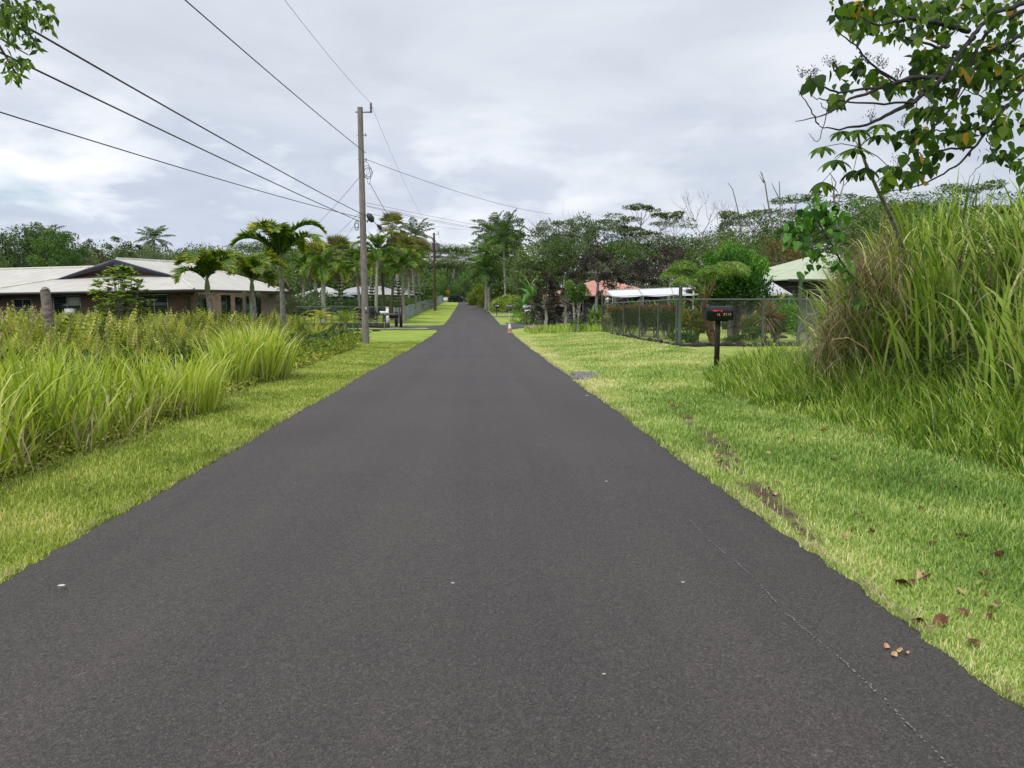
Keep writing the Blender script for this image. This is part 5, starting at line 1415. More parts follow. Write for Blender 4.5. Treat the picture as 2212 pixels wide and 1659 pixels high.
# ================================================================== MAILBOXES, CONE, CAR, HENS
M['mailblack'] = mat('black_mailbox_metal', (.012, .013, .018), .42, .15, 8, metal=.1)
M['mailred'] = mat('red_flag', (.50, .02, .035), .45, .08, 8)
M['mailpost'] = mat('dark_stained_post', (.022, .013, .010), .8, .4, 4, bump=.3, stretch=(3, 3, .5))
M['gold'] = mat('gilt_numeral', (.50, .45, .30), .5, .1, 20)
M['silver'] = mat('silver_mailbox', (.50, .52, .55), .35, .08, 8, metal=.5)
M['white'] = M['whitepaint']
M['orange'] = mat('faded_orange_plastic', (.50, .28, .17), .6, .15, 4)
M['rust'] = mat('rusty_post', (.12, .05, .03), .9, .3, 8)
SEG = {'0': 'abcdef', '1': 'bc', '2': 'abged', '3': 'abgcd', '4': 'fgbc', '5': 'afgcd', '6': 'afgedc', '7': 'abc', '8': 'abcdefg', '9': 'abfgcd'}
def digits(g, text, x, z, h, y, adv=None, w=None, th=None, mi=0, dirx=1):
    w = w or h * .5; th = th or h * .16; adv = adv or w * 1.5
    for ch in text:
        if ch in SEG:
            for s in SEG[ch]:
                r = {'a': (0, w, h - th, h), 'g': (0, w, h / 2 - th / 2, h / 2 + th / 2), 'd': (0, w, 0, th), 'f': (0, th, h / 2, h), 'b': (w - th, w, h / 2, h), 'e': (0, th, 0, h / 2), 'c': (w - th, w, 0, h / 2)}[s]
                e = .0004 * 'abcdefg'.index(s)
                box(g, x + r[0], x + r[1], y - .002 - e, y + .004, z + r[2], z + r[3], mi)
        x += adv
def mailbox(label, px, d, top, L=.5, W_=.2, Hb=.24, bodym='mailblack', postm='mailpost', pr=.045, flag=None, num=None, rz=0, round_post=False, panel=None, lean=0, group=None):
    x = gx(px, d); z = hz(x, d); h = at(px, top, d)[2] - z
    t = thing('mailbox', label, 'mailbox', (x, d, z), rz, group)
    zb = h - Hb
    n = 14; a = np.linspace(0, PI, n); r = W_ / 2
    prof_ = [(-r, zb)] + [(-r * math.cos(q), zb + Hb - r + r * math.sin(q)) for q in a] + [(r, zb)]
    g = G(); prism(g, prof_, 'x', -L / 2 + .03, L / 2)
    for k, (xa, xb, s) in enumerate(((-L / 2 + .03, -L / 2 + .055, 1.05), (L / 2 - .02, L / 2 + .004, 1.05))):
        prism(g, [(p * s, zb + (q - zb) * (1.03 if q > zb + .01 else 1) - .004) for p, q in prof_], 'x', xa, xb)
    b_ = obj('body', g, M[bodym], t, False)
    g = G(); prism(g, [(p * .98, zb + (q - zb) * .99) for p, q in prof_], 'x', -L / 2, -L / 2 + .03); box(g, -L / 2 - .03, -L / 2, -.012, .012, h - .06, h - .03); obj('door', g, M[bodym], t)
    g = G()
    if round_post: tube(g, [(0, 0, -.1), (0, 0, zb - .02)], pr, 8)
    else: box(g, -pr, pr, -pr, pr, -.1, zb - .02)
    obj('post', g, M[postm], t)
    g = G(); box(g, -L * .32, L * .34, -W_ * .42, W_ * .42, zb - .022, zb - .002); obj('mounting_board', g, M[postm], t)
    if flag:
        g = G(); y0 = -r - .022
        box(g, -L * .28, L * .02, y0, y0 + .012, zb + Hb * .58, zb + Hb * .70); box(g, L * .02, L * .085, y0, y0 + .012, zb + Hb * .50, zb + Hb * .70)
        box(g, -L * .28, -L * .24, y0 + .012, -r + .01, zb + Hb * .6, zb + Hb * .68); obj('flag', g, M['mailred'], t)
    if num:
        g = G(); digits(g, num[0], num[1], zb + num[2], num[3], -r - .002, adv=num[4]); obj('numerals', g, M[num[5]], b_)
        if panel:
            pass
    if panel:
        g = G(); box(g, *panel[0]); pl = obj('number_plate', g, M[panel[1]], t)
        if len(panel) > 2:
            g = G(); digits(g, panel[2][0], panel[2][1], panel[2][2], panel[2][3], panel[0][2] - .001, adv=panel[2][4]); obj('numerals', g, M[panel[2][5]], pl)
    return t
mb_ = mailbox('large black mailbox with red flag and house number 15 2717 on a dark wooden post', 1551, 16, 661, .57, .24, .29, flag=True, num=('15', -.075, .085, .055, .047, 'gold'), pr=.043, rz=.05)
g = G(); zb_ = hgt(1551, 661, 16) - .29; digits(g, '2717', .075, zb_ + .085, .055, -.122, adv=.043); bb_ = [c for c in mb_.children if c.name.startswith('body')][0]; obj('numerals', g, M['gold'], bb_)
mb_.children[0]['label'] = 'black arched mailbox shell with gilt numerals'
mailbox('black mailbox with white numerals on a thin black post, farthest on the right verge', 1073, 87, 657, .62, .24, .36, num=('15', -.24, .08, .16, .13, 'white'), pr=.04, rz=.05, panel=((.06, .24, -.14, -.13, hgt(1073, 657, 87) - .28, hgt(1073, 657, 87) - .12), 'silver'))
mailbox('weathered grey mailbox above a small black box on a white pipe', 1100, 79, 659, .6, .24, .30, bodym='porcelain', postm='whitepaint', pr=.03, round_post=True, panel=((-.28, .22, -.14, .1, hgt(1100, 659, 79) - .55, hgt(1100, 659, 79) - .36), 'black'))
hS = hgt(1138, 660, 62)
mailbox('silver mailbox with a white number plate on rusty posts before the flowering vine', 1138, 62, 660, .62, .28, .32, bodym='silver', postm='rust', pr=.045, panel=((-.2, .3, -.16, -.15, hS - .50, hS - .34), 'whitepaint', ('15 2725'.replace(' ', ''), -.15, hS - .47, .10, .055, 'black')) if False else ((-.2, .3, -.16, -.15, hS - .50, hS - .34), 'whitepaint'))
hM = hgt(830, 671, 54)
mailbox('grey-roofed mailbox with a black-lettered number panel left of the white gate post', 830, 54, 672, .58, .26, .30, bodym='silver', postm='barkpale', pr=.02, round_post=True, panel=((-.36, .24, -.15, -.14, hM - .30, hM - .12), 'black', ('152708', -.30, hM - .27, .11, .085, 'white')), lean=0)
mailbox('black mailbox on a pale pipe at the near end of the grey fence', 851, 53.4, 676, .62, .26, .34, pr=.03, postm='barkpale', round_post=True, flag=True)

# traffic cone
x, d = gx(1101, 46.5), 46.5; z = hz(x, d); t = thing('traffic_cone', 'faded orange traffic cone with white collars at the side street corner', 'traffic cone', (x, d, z))
g = G(); box(g, -.16, .16, -.16, .16, .03, .07); obj('base', g, M['orange'], t)
g = G(); tube(g, [(0, 0, .07), (0, 0, .30)], [.13, .105], 14, cap=False); tube(g, [(0, 0, .58), (0, 0, .72)], [.05, .03], 14); obj('body', g, M['orange'], t, True)
g = G(); tube(g, [(0, 0, .42), (0, 0, .58)], [.088, .05], 14, cap=False); obj('collar', g, M['whitepaint'], t, True)
g = G(); tube(g, [(0, 0, .30), (0, 0, .42)], [.115, .086], 14, cap=False); obj('collar', g, M['whitepaint'], t, True)

# hens
M['feather'] = mat('brown_feather', (.20, .11, .05), .9, .4, 14); M['featherpale'] = mat('buff_feather', (.42, .30, .17), .9, .3, 14)
M['comb'] = mat('red_comb', (.4, .03, .03), .7, .1, 10)
for px, d, m, lab, rz, s in ((1147, 46.0, 'featherpale', 'buff hen standing upright at the edge of the side street', .6, 1.15), (1165, 45.0, 'feather', 'brown hen pecking by the wispy grass', 2.6, 1.0)):
    x = gx(px, d); t = thing('hen', lab, 'chicken', (x, d, hz(x, d)), rz); t.scale = (s,) * 3
    up = lab.startswith('buff')
    g = G(); pts = [(-.26, 0, .36), (-.2, 0, .31), (-.1, 0, .25), (.02, 0, .22), (.11, 0, .26)] + ([(.15, 0, .34), (.17, 0, .41), (.2, 0, .44), (.25, 0, .435)] if up else [(.2, 0, .22), (.25, 0, .14), (.28, 0, .09), (.30, 0, .05)])
    tube(g, pts, [.015, .05, .095, .115, .09, .045, .033, .034, .008], 10); obj('body', g, M[m], t, True)
    for sy in (-1, 1):
        g = G(); tube(g, [(.0, sy * .045, .16), (-.01, sy * .045, .08), (0, sy * .045, .0)], [.022, .009, .008], 5); tube(g, [(0, sy * .045, .006), (.06, sy * .045, .006)], .006, 4); obj('leg', g, M['gold'], t)
    hx, hz_ = (.2, .475) if up else (.27, .13)
    g = G(); box(g, hx - .025, hx + .02, -.006, .006, hz_ - .01, hz_ + .02); obj('comb', g, M['comb'], t)

# cars
M['carpaint'] = mat('dark_grey_car_paint', (.035, .04, .05), .25, .05, 3, metal=.3)
M['carblue'] = mat('dark_blue_car_paint', (.02, .04, .08), .25, .05, 3)
M['carsilver'] = mat('pale_car_paint', (.42, .42, .43), .3, .05, 3, metal=.3)
M['carcream'] = mat('beige_car_paint', (.40, .33, .25), .35, .05, 3)
M['tyre'] = mat('tyre_rubber', (.015, .015, .015), .9, .1, 10)
def car(label, x, y, rz, m, suv=True, cat='car'):
    t = thing('parked_car', label, cat, (x, y, hz(x, y)), rz)
    L = 4.5; hh = 1.65 if suv else 1.42
    body = [(-2.2, .35), (-2.25, .8), (-2.15, 1.02), (1.0, 1.02), (1.95, .92), (2.2, .75), (2.22, .35)]
    cab = [(-2.1, 1.0), (-1.9, hh - .05), (-1.6, hh), (.1, hh), (.35, hh - .05), (1.05, 1.0)]
    g = G(); prism(g, body, 'y', -.88, .88); obj('body', g, M[m], t)
    g = G(); V = [(p, -.84 + .14 * (q - 1) / .6, q) for p, q in cab] + [(p, .84 - .14 * (q - 1) / .6, q) for p, q in cab]; n = 6
    g.add(V, [[i, (i + 1) % n, n + (i + 1) % n, n + i] for i in range(n)]); g.add(V, [list(range(n))[::-1], [n + i for i in range(n)]]); obj('cabin', g, M[m], t)
    g = G()
    for s in (-1, 1):
        for a, b_ in ((-1.75, -.85), (-.78, .05), (.12, .7)):
            q0, q1 = 1.06, hh - .14
            f = lambda q: s * (.845 - .14 * (q - 1) / .6 + .006)
            V = [(a, f(q0), q0), (b_, f(q0), q0), (min(b_, .28 if b_ > .3 else b_), f(q1), q1), (a + .05, f(q1), q1)]
            g.add(V, [[0, 1, 2, 3]] if s < 0 else [[3, 2, 1, 0]])
    V = [(1.06, -.76, 1.04), (1.06, .76, 1.04), (.38, .66, hh - .07), (.38, -.66, hh - .07)]; g.add(np.array(V) + [.012, 0, .012], [[0, 1, 2, 3]])
    obj('window', g, M['glass'], t)
    for sx in (-1.35, 1.4):
        for sy in (-.86, .86):
            g = G(); tube(g, [(sx, sy - .11, .34), (sx, sy + .11, .34)], .34, 18); w = obj('wheel', g, M['tyre'], t)
            g = G(); tube(g, [(sx, sy + .112 * np.sign(sy), .34), (sx, sy + .125 * np.sign(sy), .34)], .2, 14); obj('rim', g, M['steel'], w)
    for sy in (-.65, .65):
        g = G(); box(g, 2.18, 2.235, sy - .16, sy + .16, .68, .8); obj('headlight', g, M['whitepaint'], t)
    return t
cxx = gx(991, 184)
car('dark grey off-roader parked across the left edge of the far road', cxx, 184, -.12, 'carpaint')
car('dark blue car peeking out past the far end of the grey fence', gx(947, 165) , 165, 1.2, 'carblue', False)
car('pale car parked under the bronze shrubs behind the hedge', gx(1222, 60), 60, .1, 'carsilver', True)
car('beige car parked under the white canopy', gx(1392, 46), 46.4, .05, 'carcream', False)
x = gx(963, 160); g = G(); box(g, -.45, .45, -.35, .35, 0, 1.0); box(g, -.5, .5, -.4, .4, 1.0, 1.08); tag(obj('bin', g, M['whitepaint'], None, False, (x, 160, hz(x, 160))), 'white lidded bin beside the pole with the yellow sign', 'bin')

# ================================================================== GARDEN PLANTS
def strap_plant(name, label, px, d, h, L, W_, n, m, stem=True, cat='plant', whorls=1, spread=.0, group=None, loc=None, tint=.5, heads=1, el=(.2, 1.35), droop=1.1, stemm='bark'):
    loc = P3(px, d) if loc is None else loc
    t = thing(name, label, cat, loc, 0, group)
    gs, gc = G(), G()
    for q in range(heads):
        a0 = q * 2.4; top = np.array([spread * math.cos(a0), spread * math.sin(a0), h * (1 - .18 * (q % 3))]) if heads > 1 else np.array([0, 0, h])
        tube(gs, [(0, 0, -.1), top * [.6, .6, .5], top], [.035, .03, .022], 6)
        for w in range(whorls):
            az = rng.uniform(0, 2 * PI) + np.arange(n) * 2.4
            f = (np.arange(n) + .5) / n
            ph = PI / 2 - (el[1] + (el[0] - el[1]) * f)
            P = np.broadcast_to(top - [0, 0, w * .18], (n, 3)) - np.stack([np.zeros(n), np.zeros(n), f * .12], -1)
            ll = L * rng.uniform(.75, 1.15, n)
            blades(gc, P, az, ll, ph, np.full(n, droop) * rng.uniform(.6, 1.3, n), W_ * rng.uniform(.8, 1.2, n), 5, 0, np.clip(tint + rng.normal(0, .12, n), 0, 1), p=1.6, twist=.25)
    if stem: obj('stem', gs, M[stemm], t, True)
    obj('leaves', gc, M[m], t)
    return t
# ti and croton plants near the lollipop tree and the fence
strap_plant('ti_plant', 'big-leaved ti plant with yellow-edged leaves right of the clipped tree', 1290, 45, 1.0, .75, .16, 16, 'ti', heads=3, spread=.35, tint=.5)
strap_plant('ti_plant', 'yellowing ti plant leaning against the tall fence post', 1306, 43.4, .55, .6, .14, 14, 'ti', tint=.85)
strap_plant('ti_plant', 'small dark-leaved ti plant between the clipped tree and the fence', 1276, 41.5, .45, .5, .10, 14, 'ti', tint=.25)
strap_plant('spider_plant', 'low strappy plant at the foot of the tall fence post', 1285, 40, .08, .5, .04, 24, 'grassright', stem=False)
strap_plant('dracaena', 'variegated yellow-green dracaena cluster left of the tree fern trunk', 1497, 26.8, 1.0, .36, .09, 22, 'ti', heads=9, spread=.38, whorls=2, tint=.8)
strap_plant('dracaena', 'leafy dracaena head among the tree fern stems', 1508, 28.2, 1.75, .36, .08, 20, 'ti', heads=2, spread=.15, tint=.45)
strap_plant('ti_plant', 'row plant with upright green leaves over the right part of the hedge', 1440, 34, 1.35, .45, .10, 16, 'ti', heads=6, spread=.7, tint=.4)
strap_plant('ti_plant', 'upright green-leaved plant over the left part of the hedge', 1350, 38.5, 1.35, .5, .10, 16, 'ti', heads=5, spread=.6, tint=.4)
strap_plant('ti_plant', 'green-leaved plant over the middle of the hedge by the beige car', 1392, 37, 1.25, .42, .10, 16, 'ti', heads=4, spread=.5, tint=.4)
strap_plant('ti_plant', 'paddle-leaved plant behind the brown spiky grass plant', 1672, 31, 1.5, .55, .13, 12, 'ti', heads=2, spread=.2, tint=.35)
strap_plant('spiky_plant', 'round brown spiky plant behind the middle fence post', 1655, 27.0, .95, .72, .04, 320, 'grassdry', el=(-.9, 1.4), droop=.7, tint=.35)
strap_plant('spiky_plant', 'smaller brown spiky plant hidden left of the dark tree trunk', 1606, 31, .6, .5, .03, 120, 'grassdry', el=(-.9, 1.4), droop=.7, tint=.35)
# crotons and small palms on the near side of the stone wall
def small_palm(label, px, d, L, n, tint, h=.35, ll=.3):
    t = thing('garden_palm', label, 'palm', P3(px, d)); g = G(); ringed_trunk(g, h, .05, .04, n=8); obj('trunk', g, M['barkpale'], t, True)
    g = G()
    for k in range(n): frond(g, np.array([0, 0, h]), k * 2.4, 1.35 - 1.0 * k / n, L * rng.uniform(.8, 1.1), 1.3, 20, ll, 0, tint, .3, .3, .04, 1, .3, .012)
    obj('crown', g, [M['palm'], M['frondstem']], t); return t
small_palm('bushy yellow-green palm clump at the street corner right of the tallest golden palm', 636, 46, 1.5, 16, .55, .2, .35)
small_palm('small palm with yellow fronds on the lawn before the stone wall', 692, 50, 1.0, 9, .75, .75, .3)
small_palm('short thick palm with spreading green fronds left of the wooden pole', 747, 50.5, 1.35, 13, .45, .5, .35)
strap_plant('ti_plant', 'small bright ti plant at the street corner', 660, 48, .55, .5, .09, 16, 'ti', tint=.3)
strap_plant('ti_plant', 'red-flowered potted plant beyond the stone wall', 716, 59.5, .9, .25, .05, 10, 'redleaf', tint=.8)
def bush(name, label, px, d, r, h, n, m, ls=.07, cat='bush', z=0, flat=.8, stems=0, loc=None, tints=(.3, .6), stemh=.4, barkm='bark'):
    loc = P3(px, d) if loc is None else loc
    t = thing(name, label, cat, loc)
    g = G()
    for k in range(9):
        a = k * 2.4; c = np.array([math.cos(a) * r * .45, math.sin(a) * r * .4, z + h * rng.uniform(.35, .72)])
        blob_leaves(g, c, r * rng.uniform(.45, .65), n // 9, ls, 0, rng.uniform(*tints), h / (2 * r) * .9)
    obj('foliage', g, M[m], t)
    if stems:
        g = G()
        for k in range(stems):
            a = rng.uniform(0, 6.28); limb(g, (rng.normal(0, .05), rng.normal(0, .05), -.05), (math.cos(a) * r * .5, math.sin(a) * r * .5, z + h * .5), .03, .012, 4)
        obj('stem', g, M[barkm], t)
    return t
bush('shrub', 'grey-green oleander bank behind the palm clump left of the pole', 640, 62, 2.3, 2.6, 3600, 'leafgrey', .2)
bush('shrub', 'dark red-tinged rounded bush behind the wooden pole', 790, 62, 1.1, 1.7, 1800, 'leafpurple', .12)
bush('shrub', 'yellow-green bush left of the near part of the grey fence', 868, 86, 1.8, 1.9, 2400, 'leafyellow', .16)
bush('shrub', 'green bush filling the gap behind the speckled palm', 770, 76, 2.2, 2.2, 2400, 'leaf', .18)
bush('shrub', 'dense green bank at the foot of the palms, left part', 668, 80, 2.5, 3.0, 2800, 'leafdeep', .2)
bush('shrub', 'mid green hedge mass behind the norfolk pines', 835, 88, 3.2, 2.6, 3200, 'leaf', .2)
bush('shrub', 'bright olive bush beside the far end of the grey fence', 915, 146, 2.6, 2.8, 2400, 'leafyellow', .26)
bush('shrub', 'low green bush beside the white bin', 952, 172, 2.0, 1.7, 1800, 'leaf', .26)
for px, d, r, h, lab in ((905, 140, 3.0, 4.2, 'leafy tree mass left of the dark brown pole foot'), (985, 205, 3.6, 5.5, 'dark bush crowding behind the dark grey car'), (960, 190, 4.0, 6.0, 'rounded green thicket behind the pole with the yellow sign'), (1000, 232, 3, 7.5, 'narrow dark tree overhanging the left side of the far road')):
    bush('thicket', lab, px, d, r, h, 3400, 'leafdeep' if px != 960 else 'leaf', .3, 'thicket', tints=(.2, .8))
bush('garden_shrub', 'low leafy bush right of the leaning palm stump, in the ferns', 612, 34, .6, .9, 900, 'leafbright', .06)
bush('flower_bed', 'patch of pale small-leaved flowers left of the small yellow palm', 665, 52.5, .6, .35, 500, 'leafgrey', .06)
# norfolk pines
def norfolk(label, px, d, top, r=1.1):
    h = hgt(px, top, d); t = thing('norfolk_pine', label, 'pine tree', P3(px, d)); g = G(); tube(g, [(0, 0, -.1), (0, 0, h)], [.09, .02], 7); obj('trunk', g, M['bark'], t, True)
    g = G(); nt2 = 11
    for k in range(nt2):
        f = k / (nt2 - 1)
        for j in range(7):
            frond(g, np.array([0, 0, h * (.12 + .85 * f)]), j * 2 * PI / 7 + k * .4, .12, r * (1 - f * .85), -.35, 16, .28 * (1 - f * .5), 0, .3, .0, .25, .07, 0, .1, .015)
    obj('crown', g, M['leafdeep'], t)
norfolk('tiered norfolk pine left of the wooden pole in the palm garden', 735, 72, 604, 1.5)
norfolk('small norfolk pine behind the mailboxes', 806, 76, 612, 1.3)
norfolk('norfolk pine with open tiers behind the tall fan palm trunk', 862, 80, 606, 1.5)
# bananas
def banana(label, px, d, h, L, n, tint):
    t = thing('banana_plant', label, 'banana plant', P3(px, d)); g = G(); tube(g, [(0, 0, -.1), (0, 0, h * .6), (0, 0, h)], [.13, .1, .07], 8); obj('stem', g, M['thatch'], t, True)
    g = G(); az = np.arange(n) * 2.4 + .5; f = (np.arange(n) + .5) / n
    blades(g, np.broadcast_to(np.array([0, 0, h - .1]), (n, 3)), az, L * rng.uniform(.8, 1.1, n), .08 + 1.1 * f, .4 + 1.1 * f, L * .23, 9, 0, np.clip(tint + rng.normal(0, .12, n), 0, 1), tip=.2, p=1.8, twist=.5)
    obj('leaves', g, M['banana'], t); return t
banana('tall banana plant with torn leaves left of the salmon roof', 1152, 66, 2.3, 2.3, 9, .5)
banana('short banana plant above the bright grass mound', 1132, 68, 1.2, 1.9, 9, .4)
banana('banana leaves showing between the bronze shrubs', 1238, 57, 1.6, 1.5, 6, .6)
# roadside grass mounds on the right
def mound(label, px, d, r, h, m, n, L, ti=.5, dry=.15):
    x, y, z = P3(px, d); g = G()
    D = rdir(n); D[:, 2] = abs(D[:, 2]); rr = rng.uniform(.75, 1.0, n)[:, None]
    P = D * rr * [r, r * .9, h]
    blades(g, P, np.arctan2(D[:, 1], D[:, 0]) + rng.normal(0, .6, n), L * rng.uniform(.6, 1.3, n), np.arccos(np.clip(D[:, 2], 0, 1)) * .8, rng.uniform(.4, 1.6, n), .03 * d / 60, 4, 0, np.clip(rng.normal(ti, .2, n), 0, 1), p=1.6, twist=.8)
    k = int(n * dry); i = rng.integers(0, n, k)
    blades(g, P[i], rng.uniform(0, 6.28, k), L, rng.uniform(.3, 1.3, k), 1.0, .025 * d / 60, 4, 1, rng.uniform(.2, .9, k))
    return tag(obj('grass_mound', g, [M[m], M['grassdry']], None, False, (x, y, z)), label, 'grass mound')
mound('bright green mound of long grass behind the right-hand mailboxes', 1100, 99, 2.4, 1.7, 'grassright', 6000, .7, .8, .05)
mound('big brown and green grass mound leaning over the far road', 1056, 134, 3.4, 3.2, 'grassright', 6500, 1.1, .35, .45)
mound('darker scrub mound where the far road disappears', 1034, 165, 2.2, 3.2, 'fern', 4200, 1.0, .2, .3)
mound('straw-topped grass mound below the slender palm', 1078, 122, 3.0, 2.8, 'fern', 5200, .9, .45, .3)
# flowering vine hedge by the silver mailbox, and dark net
vx = [(1122, 64), (1140, 63.3), (1158, 63), (1176, 62.6), (1192, 62.3)]
t = thing('vine_hedge', 'flowering vine hedge sprawling over a low fence by the silver mailbox', 'hedge', P3(1150, 63))
g, g2 = G(), G(); o = np.array(P3(1150, 63))
for px, d in vx:
    c = np.array(P3(px, d)) - o; blob_leaves(g, c + [0, 0, .55], .8, 900, .10, 0, rng.uniform(.3, .8), .8); blob_leaves(g2, c + [0, -.3, .5], .7, 5, .16, 0, .9, .8)
obj('foliage', g, M['leafbright'], t); obj('flowers', g2, mat('yellow_petal', (.75, .55, .05), .7), t)
bush('ginger_plants', 'blackish shrub hung with orange-red bracts behind the vine hedge', 1175, 58.5, 1.5, 2.0, 1400, 'leafpurple', .16)
for k, (px, py) in enumerate(((1197, 643), (1208, 655), (1232, 662), (1195, 668), (1240, 668))): pass
# bougainvillea sprays
g = G()
for px, py in ((1098 + 99, 640), (1106 + 100, 650), (1134 + 100, 664), (1118 + 102, 668)):
    c = at(px - 5, py, 56.8); n = 26; leaves(g, c + rng.normal(0, .16, (n, 3)), rdir(n), .16, .12, 0, rng.uniform(.5, 1, n))
t = thing('red_bracts', 'sprays of orange-red bracts on the dark shrubs left of the clipped tree', 'flowers', (0, 0, 0)); obj('petals', g, leafmat('red_bract', [(.25, .03, .01), (.5, .06, .02), (.6, .12, .03)]), t)
# clipped lollipop tree
t = thing('clipped_tree', 'clipped small tree with twin pale trunks and a shaggy top by the side street', 'tree', P3(1246, 42)); h = hgt(1246, 603, 42)
g = G(); limb(g, (-.05, 0, -.1), (-.22, 0, h * .62), .07, .05, 7); limb(g, (.05, .02, -.1), (.12, 0, h * .45), .08, .06, 7); limb(g, (.12, 0, h * .45), (.25, .05, h * .64), .05, .04, 6); limb(g, (.12, 0, h * .42), (-.02, .05, h * .64), .05, .04, 6); obj('trunk', g, M['barkpale'], t, True)
g = G()
for c, r, ti in (((-.35, 0, h * .72), .36, .5), ((.1, .1, h * .74), .42, .55), ((.42, 0, h * .72), .36, .3), ((-.4, 0, h * .88), .3, .85), ((.3, .1, h * .85), .22, .6), ((0, -.1, h * .66), .34, .2)): blob_leaves(g, np.array(c), r, 560, .085, 0, ti, .9)
obj('crown', g, M['leafyellow2'] if 'leafyellow2' in M else M['leafrustgreen'] if 'leafrustgreen' in M else M['leaf'], t)
g = G(); blob_leaves(g, np.array([0, -.1, .35]), .42, 700, .07, 0, .4, 1.0); obj('foliage', g, M['leaf'], t)

# the red-tipped vase-shaped hedge plants
def vase_bush(label, px, d, top, w, rt_=.28):
    x, y, z = P3(px, d); h = at(px, top, d)[2] - z; t = thing('hedge_plant', label, 'hedge', (x, y, z), 0, 'red-tipped clipped hedge plants')
    g = G(); n = 2300; f = rng.random(n) ** .6; rad = w * (.28 + .72 * f ** .8); a = rng.uniform(0, 6.28, n); q = np.sqrt(rng.random(n))
    P = np.stack([np.cos(a) * rad * q, np.sin(a) * rad * q * .8, h * (.22 + .72 * f)], -1); leaves(g, P, unit(rdir(n) + [0, 0, .4]), .07, .04, 0, rng.uniform(.1, .7, n)); obj('foliage', g, M['leafolive'], t)
    g = G(); n = 900; a = rng.uniform(0, 6.28, n); q = np.sqrt(rng.random(n)) * w
    P = np.stack([np.cos(a) * q, np.sin(a) * q * .8, h * .93 + rng.normal(0, .05, n)], -1); leaves(g, P, unit(rdir(n) * .6 + [0, 0, .8]), .085, .045, 0, rng.uniform(.3, .9, n)); obj('red_tips', g, M['redleaf'], t)
    g = G()
    for k in range(7):
        a = rng.uniform(0, 6.28); limb(g, (rng.normal(0, .05), rng.normal(0, .05), -.05), (math.cos(a) * w * .6, math.sin(a) * w * .5, h * .5), .028, .012, 4)
    obj('stem', g, M['barkpale'], t)
for px, d, w, lab in ((1338, 36.5, .62, 'leftmost red-tipped clipped hedge plant behind the side fence'), (1366, 34.8, .55, 'second red-tipped hedge plant from the left'), (1388, 33.4, .5, 'third red-tipped hedge plant, where the tops merge'), (1414, 32, .6, 'fourth red-tipped hedge plant with bare twigs below'), (1443, 30.6, .62, 'red-tipped hedge plant nearest the thick fence post')):
    vase_bush(lab, px, d, 664 - (40 - d) * .2, w)
vase_bush('separate red-tipped bush left of the tall right fence post', 1676, 27.6, 684, .38)
# tree fern
t = thing('tree_fern', 'tree fern with a shaggy orange-brown trunk and long drooping fronds', 'tree fern', P3(1548, 26)); hT = hgt(1548, 700, 26)
g = G(); n = 16; tt2 = np.linspace(0, 1, n); top = np.array([-.42, 0, 1.30])
tube(g, np.stack([-.42 * tt2 ** .8, 0 * tt2, -.1 + 1.4 * tt2], -1), .115 + .03 * np.sin(tt2 * PI) + .015 * (np.arange(n) % 2), 12); obj('trunk', g, mat('fern_trunk', (.12, .062, .025), .95, .4, 10, bump=1.0, col2=(.03, .02, .014)), t, True)
def bifrond(g, base, az, e0, stalk, L, bend, W_, tint, npin=22, mi=0):
    n = 14; t_ = np.linspace(0, 1, n); e = np.where(t_ < .42, e0, e0 - bend * ((t_ - .42) / .58) ** .9); ds = (stalk + L) / (n - 1)
    hx = np.concatenate([[0], np.cumsum(np.cos(e[:-1]) * ds)]); hv = np.concatenate([[0], np.cumsum(np.sin(e[:-1]) * ds)])
    P = np.stack([base[0] + math.cos(az) * hx, base[1] + math.sin(az) * hx, base[2] + hv], -1); tube(g, P, np.linspace(.022, .005, n), 5, 1, .5, False)
    s0 = stalk / (stalk + L); tl = np.linspace(s0, 1, npin); C = np.stack([np.interp(tl, t_, P[:, k]) for k in range(3)], -1); ee = np.interp(tl, t_, e)
    T = np.stack([math.cos(az) * np.cos(ee), math.sin(az) * np.cos(ee), np.sin(ee)], -1); sd = np.array([-math.sin(az), math.cos(az), 0.0])
    pl = W_ * np.sin(np.linspace(.35, PI * .97, npin)) ** .7
    for s in (1, -1):
        for k in range(npin):
            m = 12; u = np.linspace(.08, 1, m); U = unit(sd * s + T[k] * .35 + [0, 0, -.05]); droop = -.55 * u ** 1.8 * pl[k]
            Q = C[k] + U * (u * pl[k])[:, None] + np.stack([0 * u, 0 * u, droop], -1)
            for s2 in (1, -1):
                leaves(g, Q, unit(T[k] * s2 + U * .4 + np.array([0, 0, -.35]) + rng.normal(0, .08, (m, 3))), pl[k] * .24 * (1.1 - u), pl[k] * .12, mi, np.clip(tint + rng.normal(0, .08, m) + .25 * u, 0, 1))
g = G()
for az, e0, st, L, bd in ((3.0, 1.1, .8, 1.3, 1.75), (3.7, .95, .6, 1.2, 1.5), (2.3, 1.3, 1.0, 1.1, 1.9), (.2, 1.15, 1.0, 1.2, 1.7), (-.5, 1.25, 1.15, 1.15, 1.9), (4.6, 1.2, .9, 1.2, 1.8), (5.3, 1.35, 1.2, 1.0, 2.0), (1.3, 1.25, .9, 1.1, 1.8), (3.3, 1.35, 1.15, 1.15, 2.0)):
    bifrond(g, top + [0, 0, .02], az, e0, st, L * 1.15, bd * 1.2, .55, .46 + rng.normal(0, .1))
obj('crown', g, [M['treefern'], mat('brown_frond_stalk', (.17, .10, .045), .7)], t)
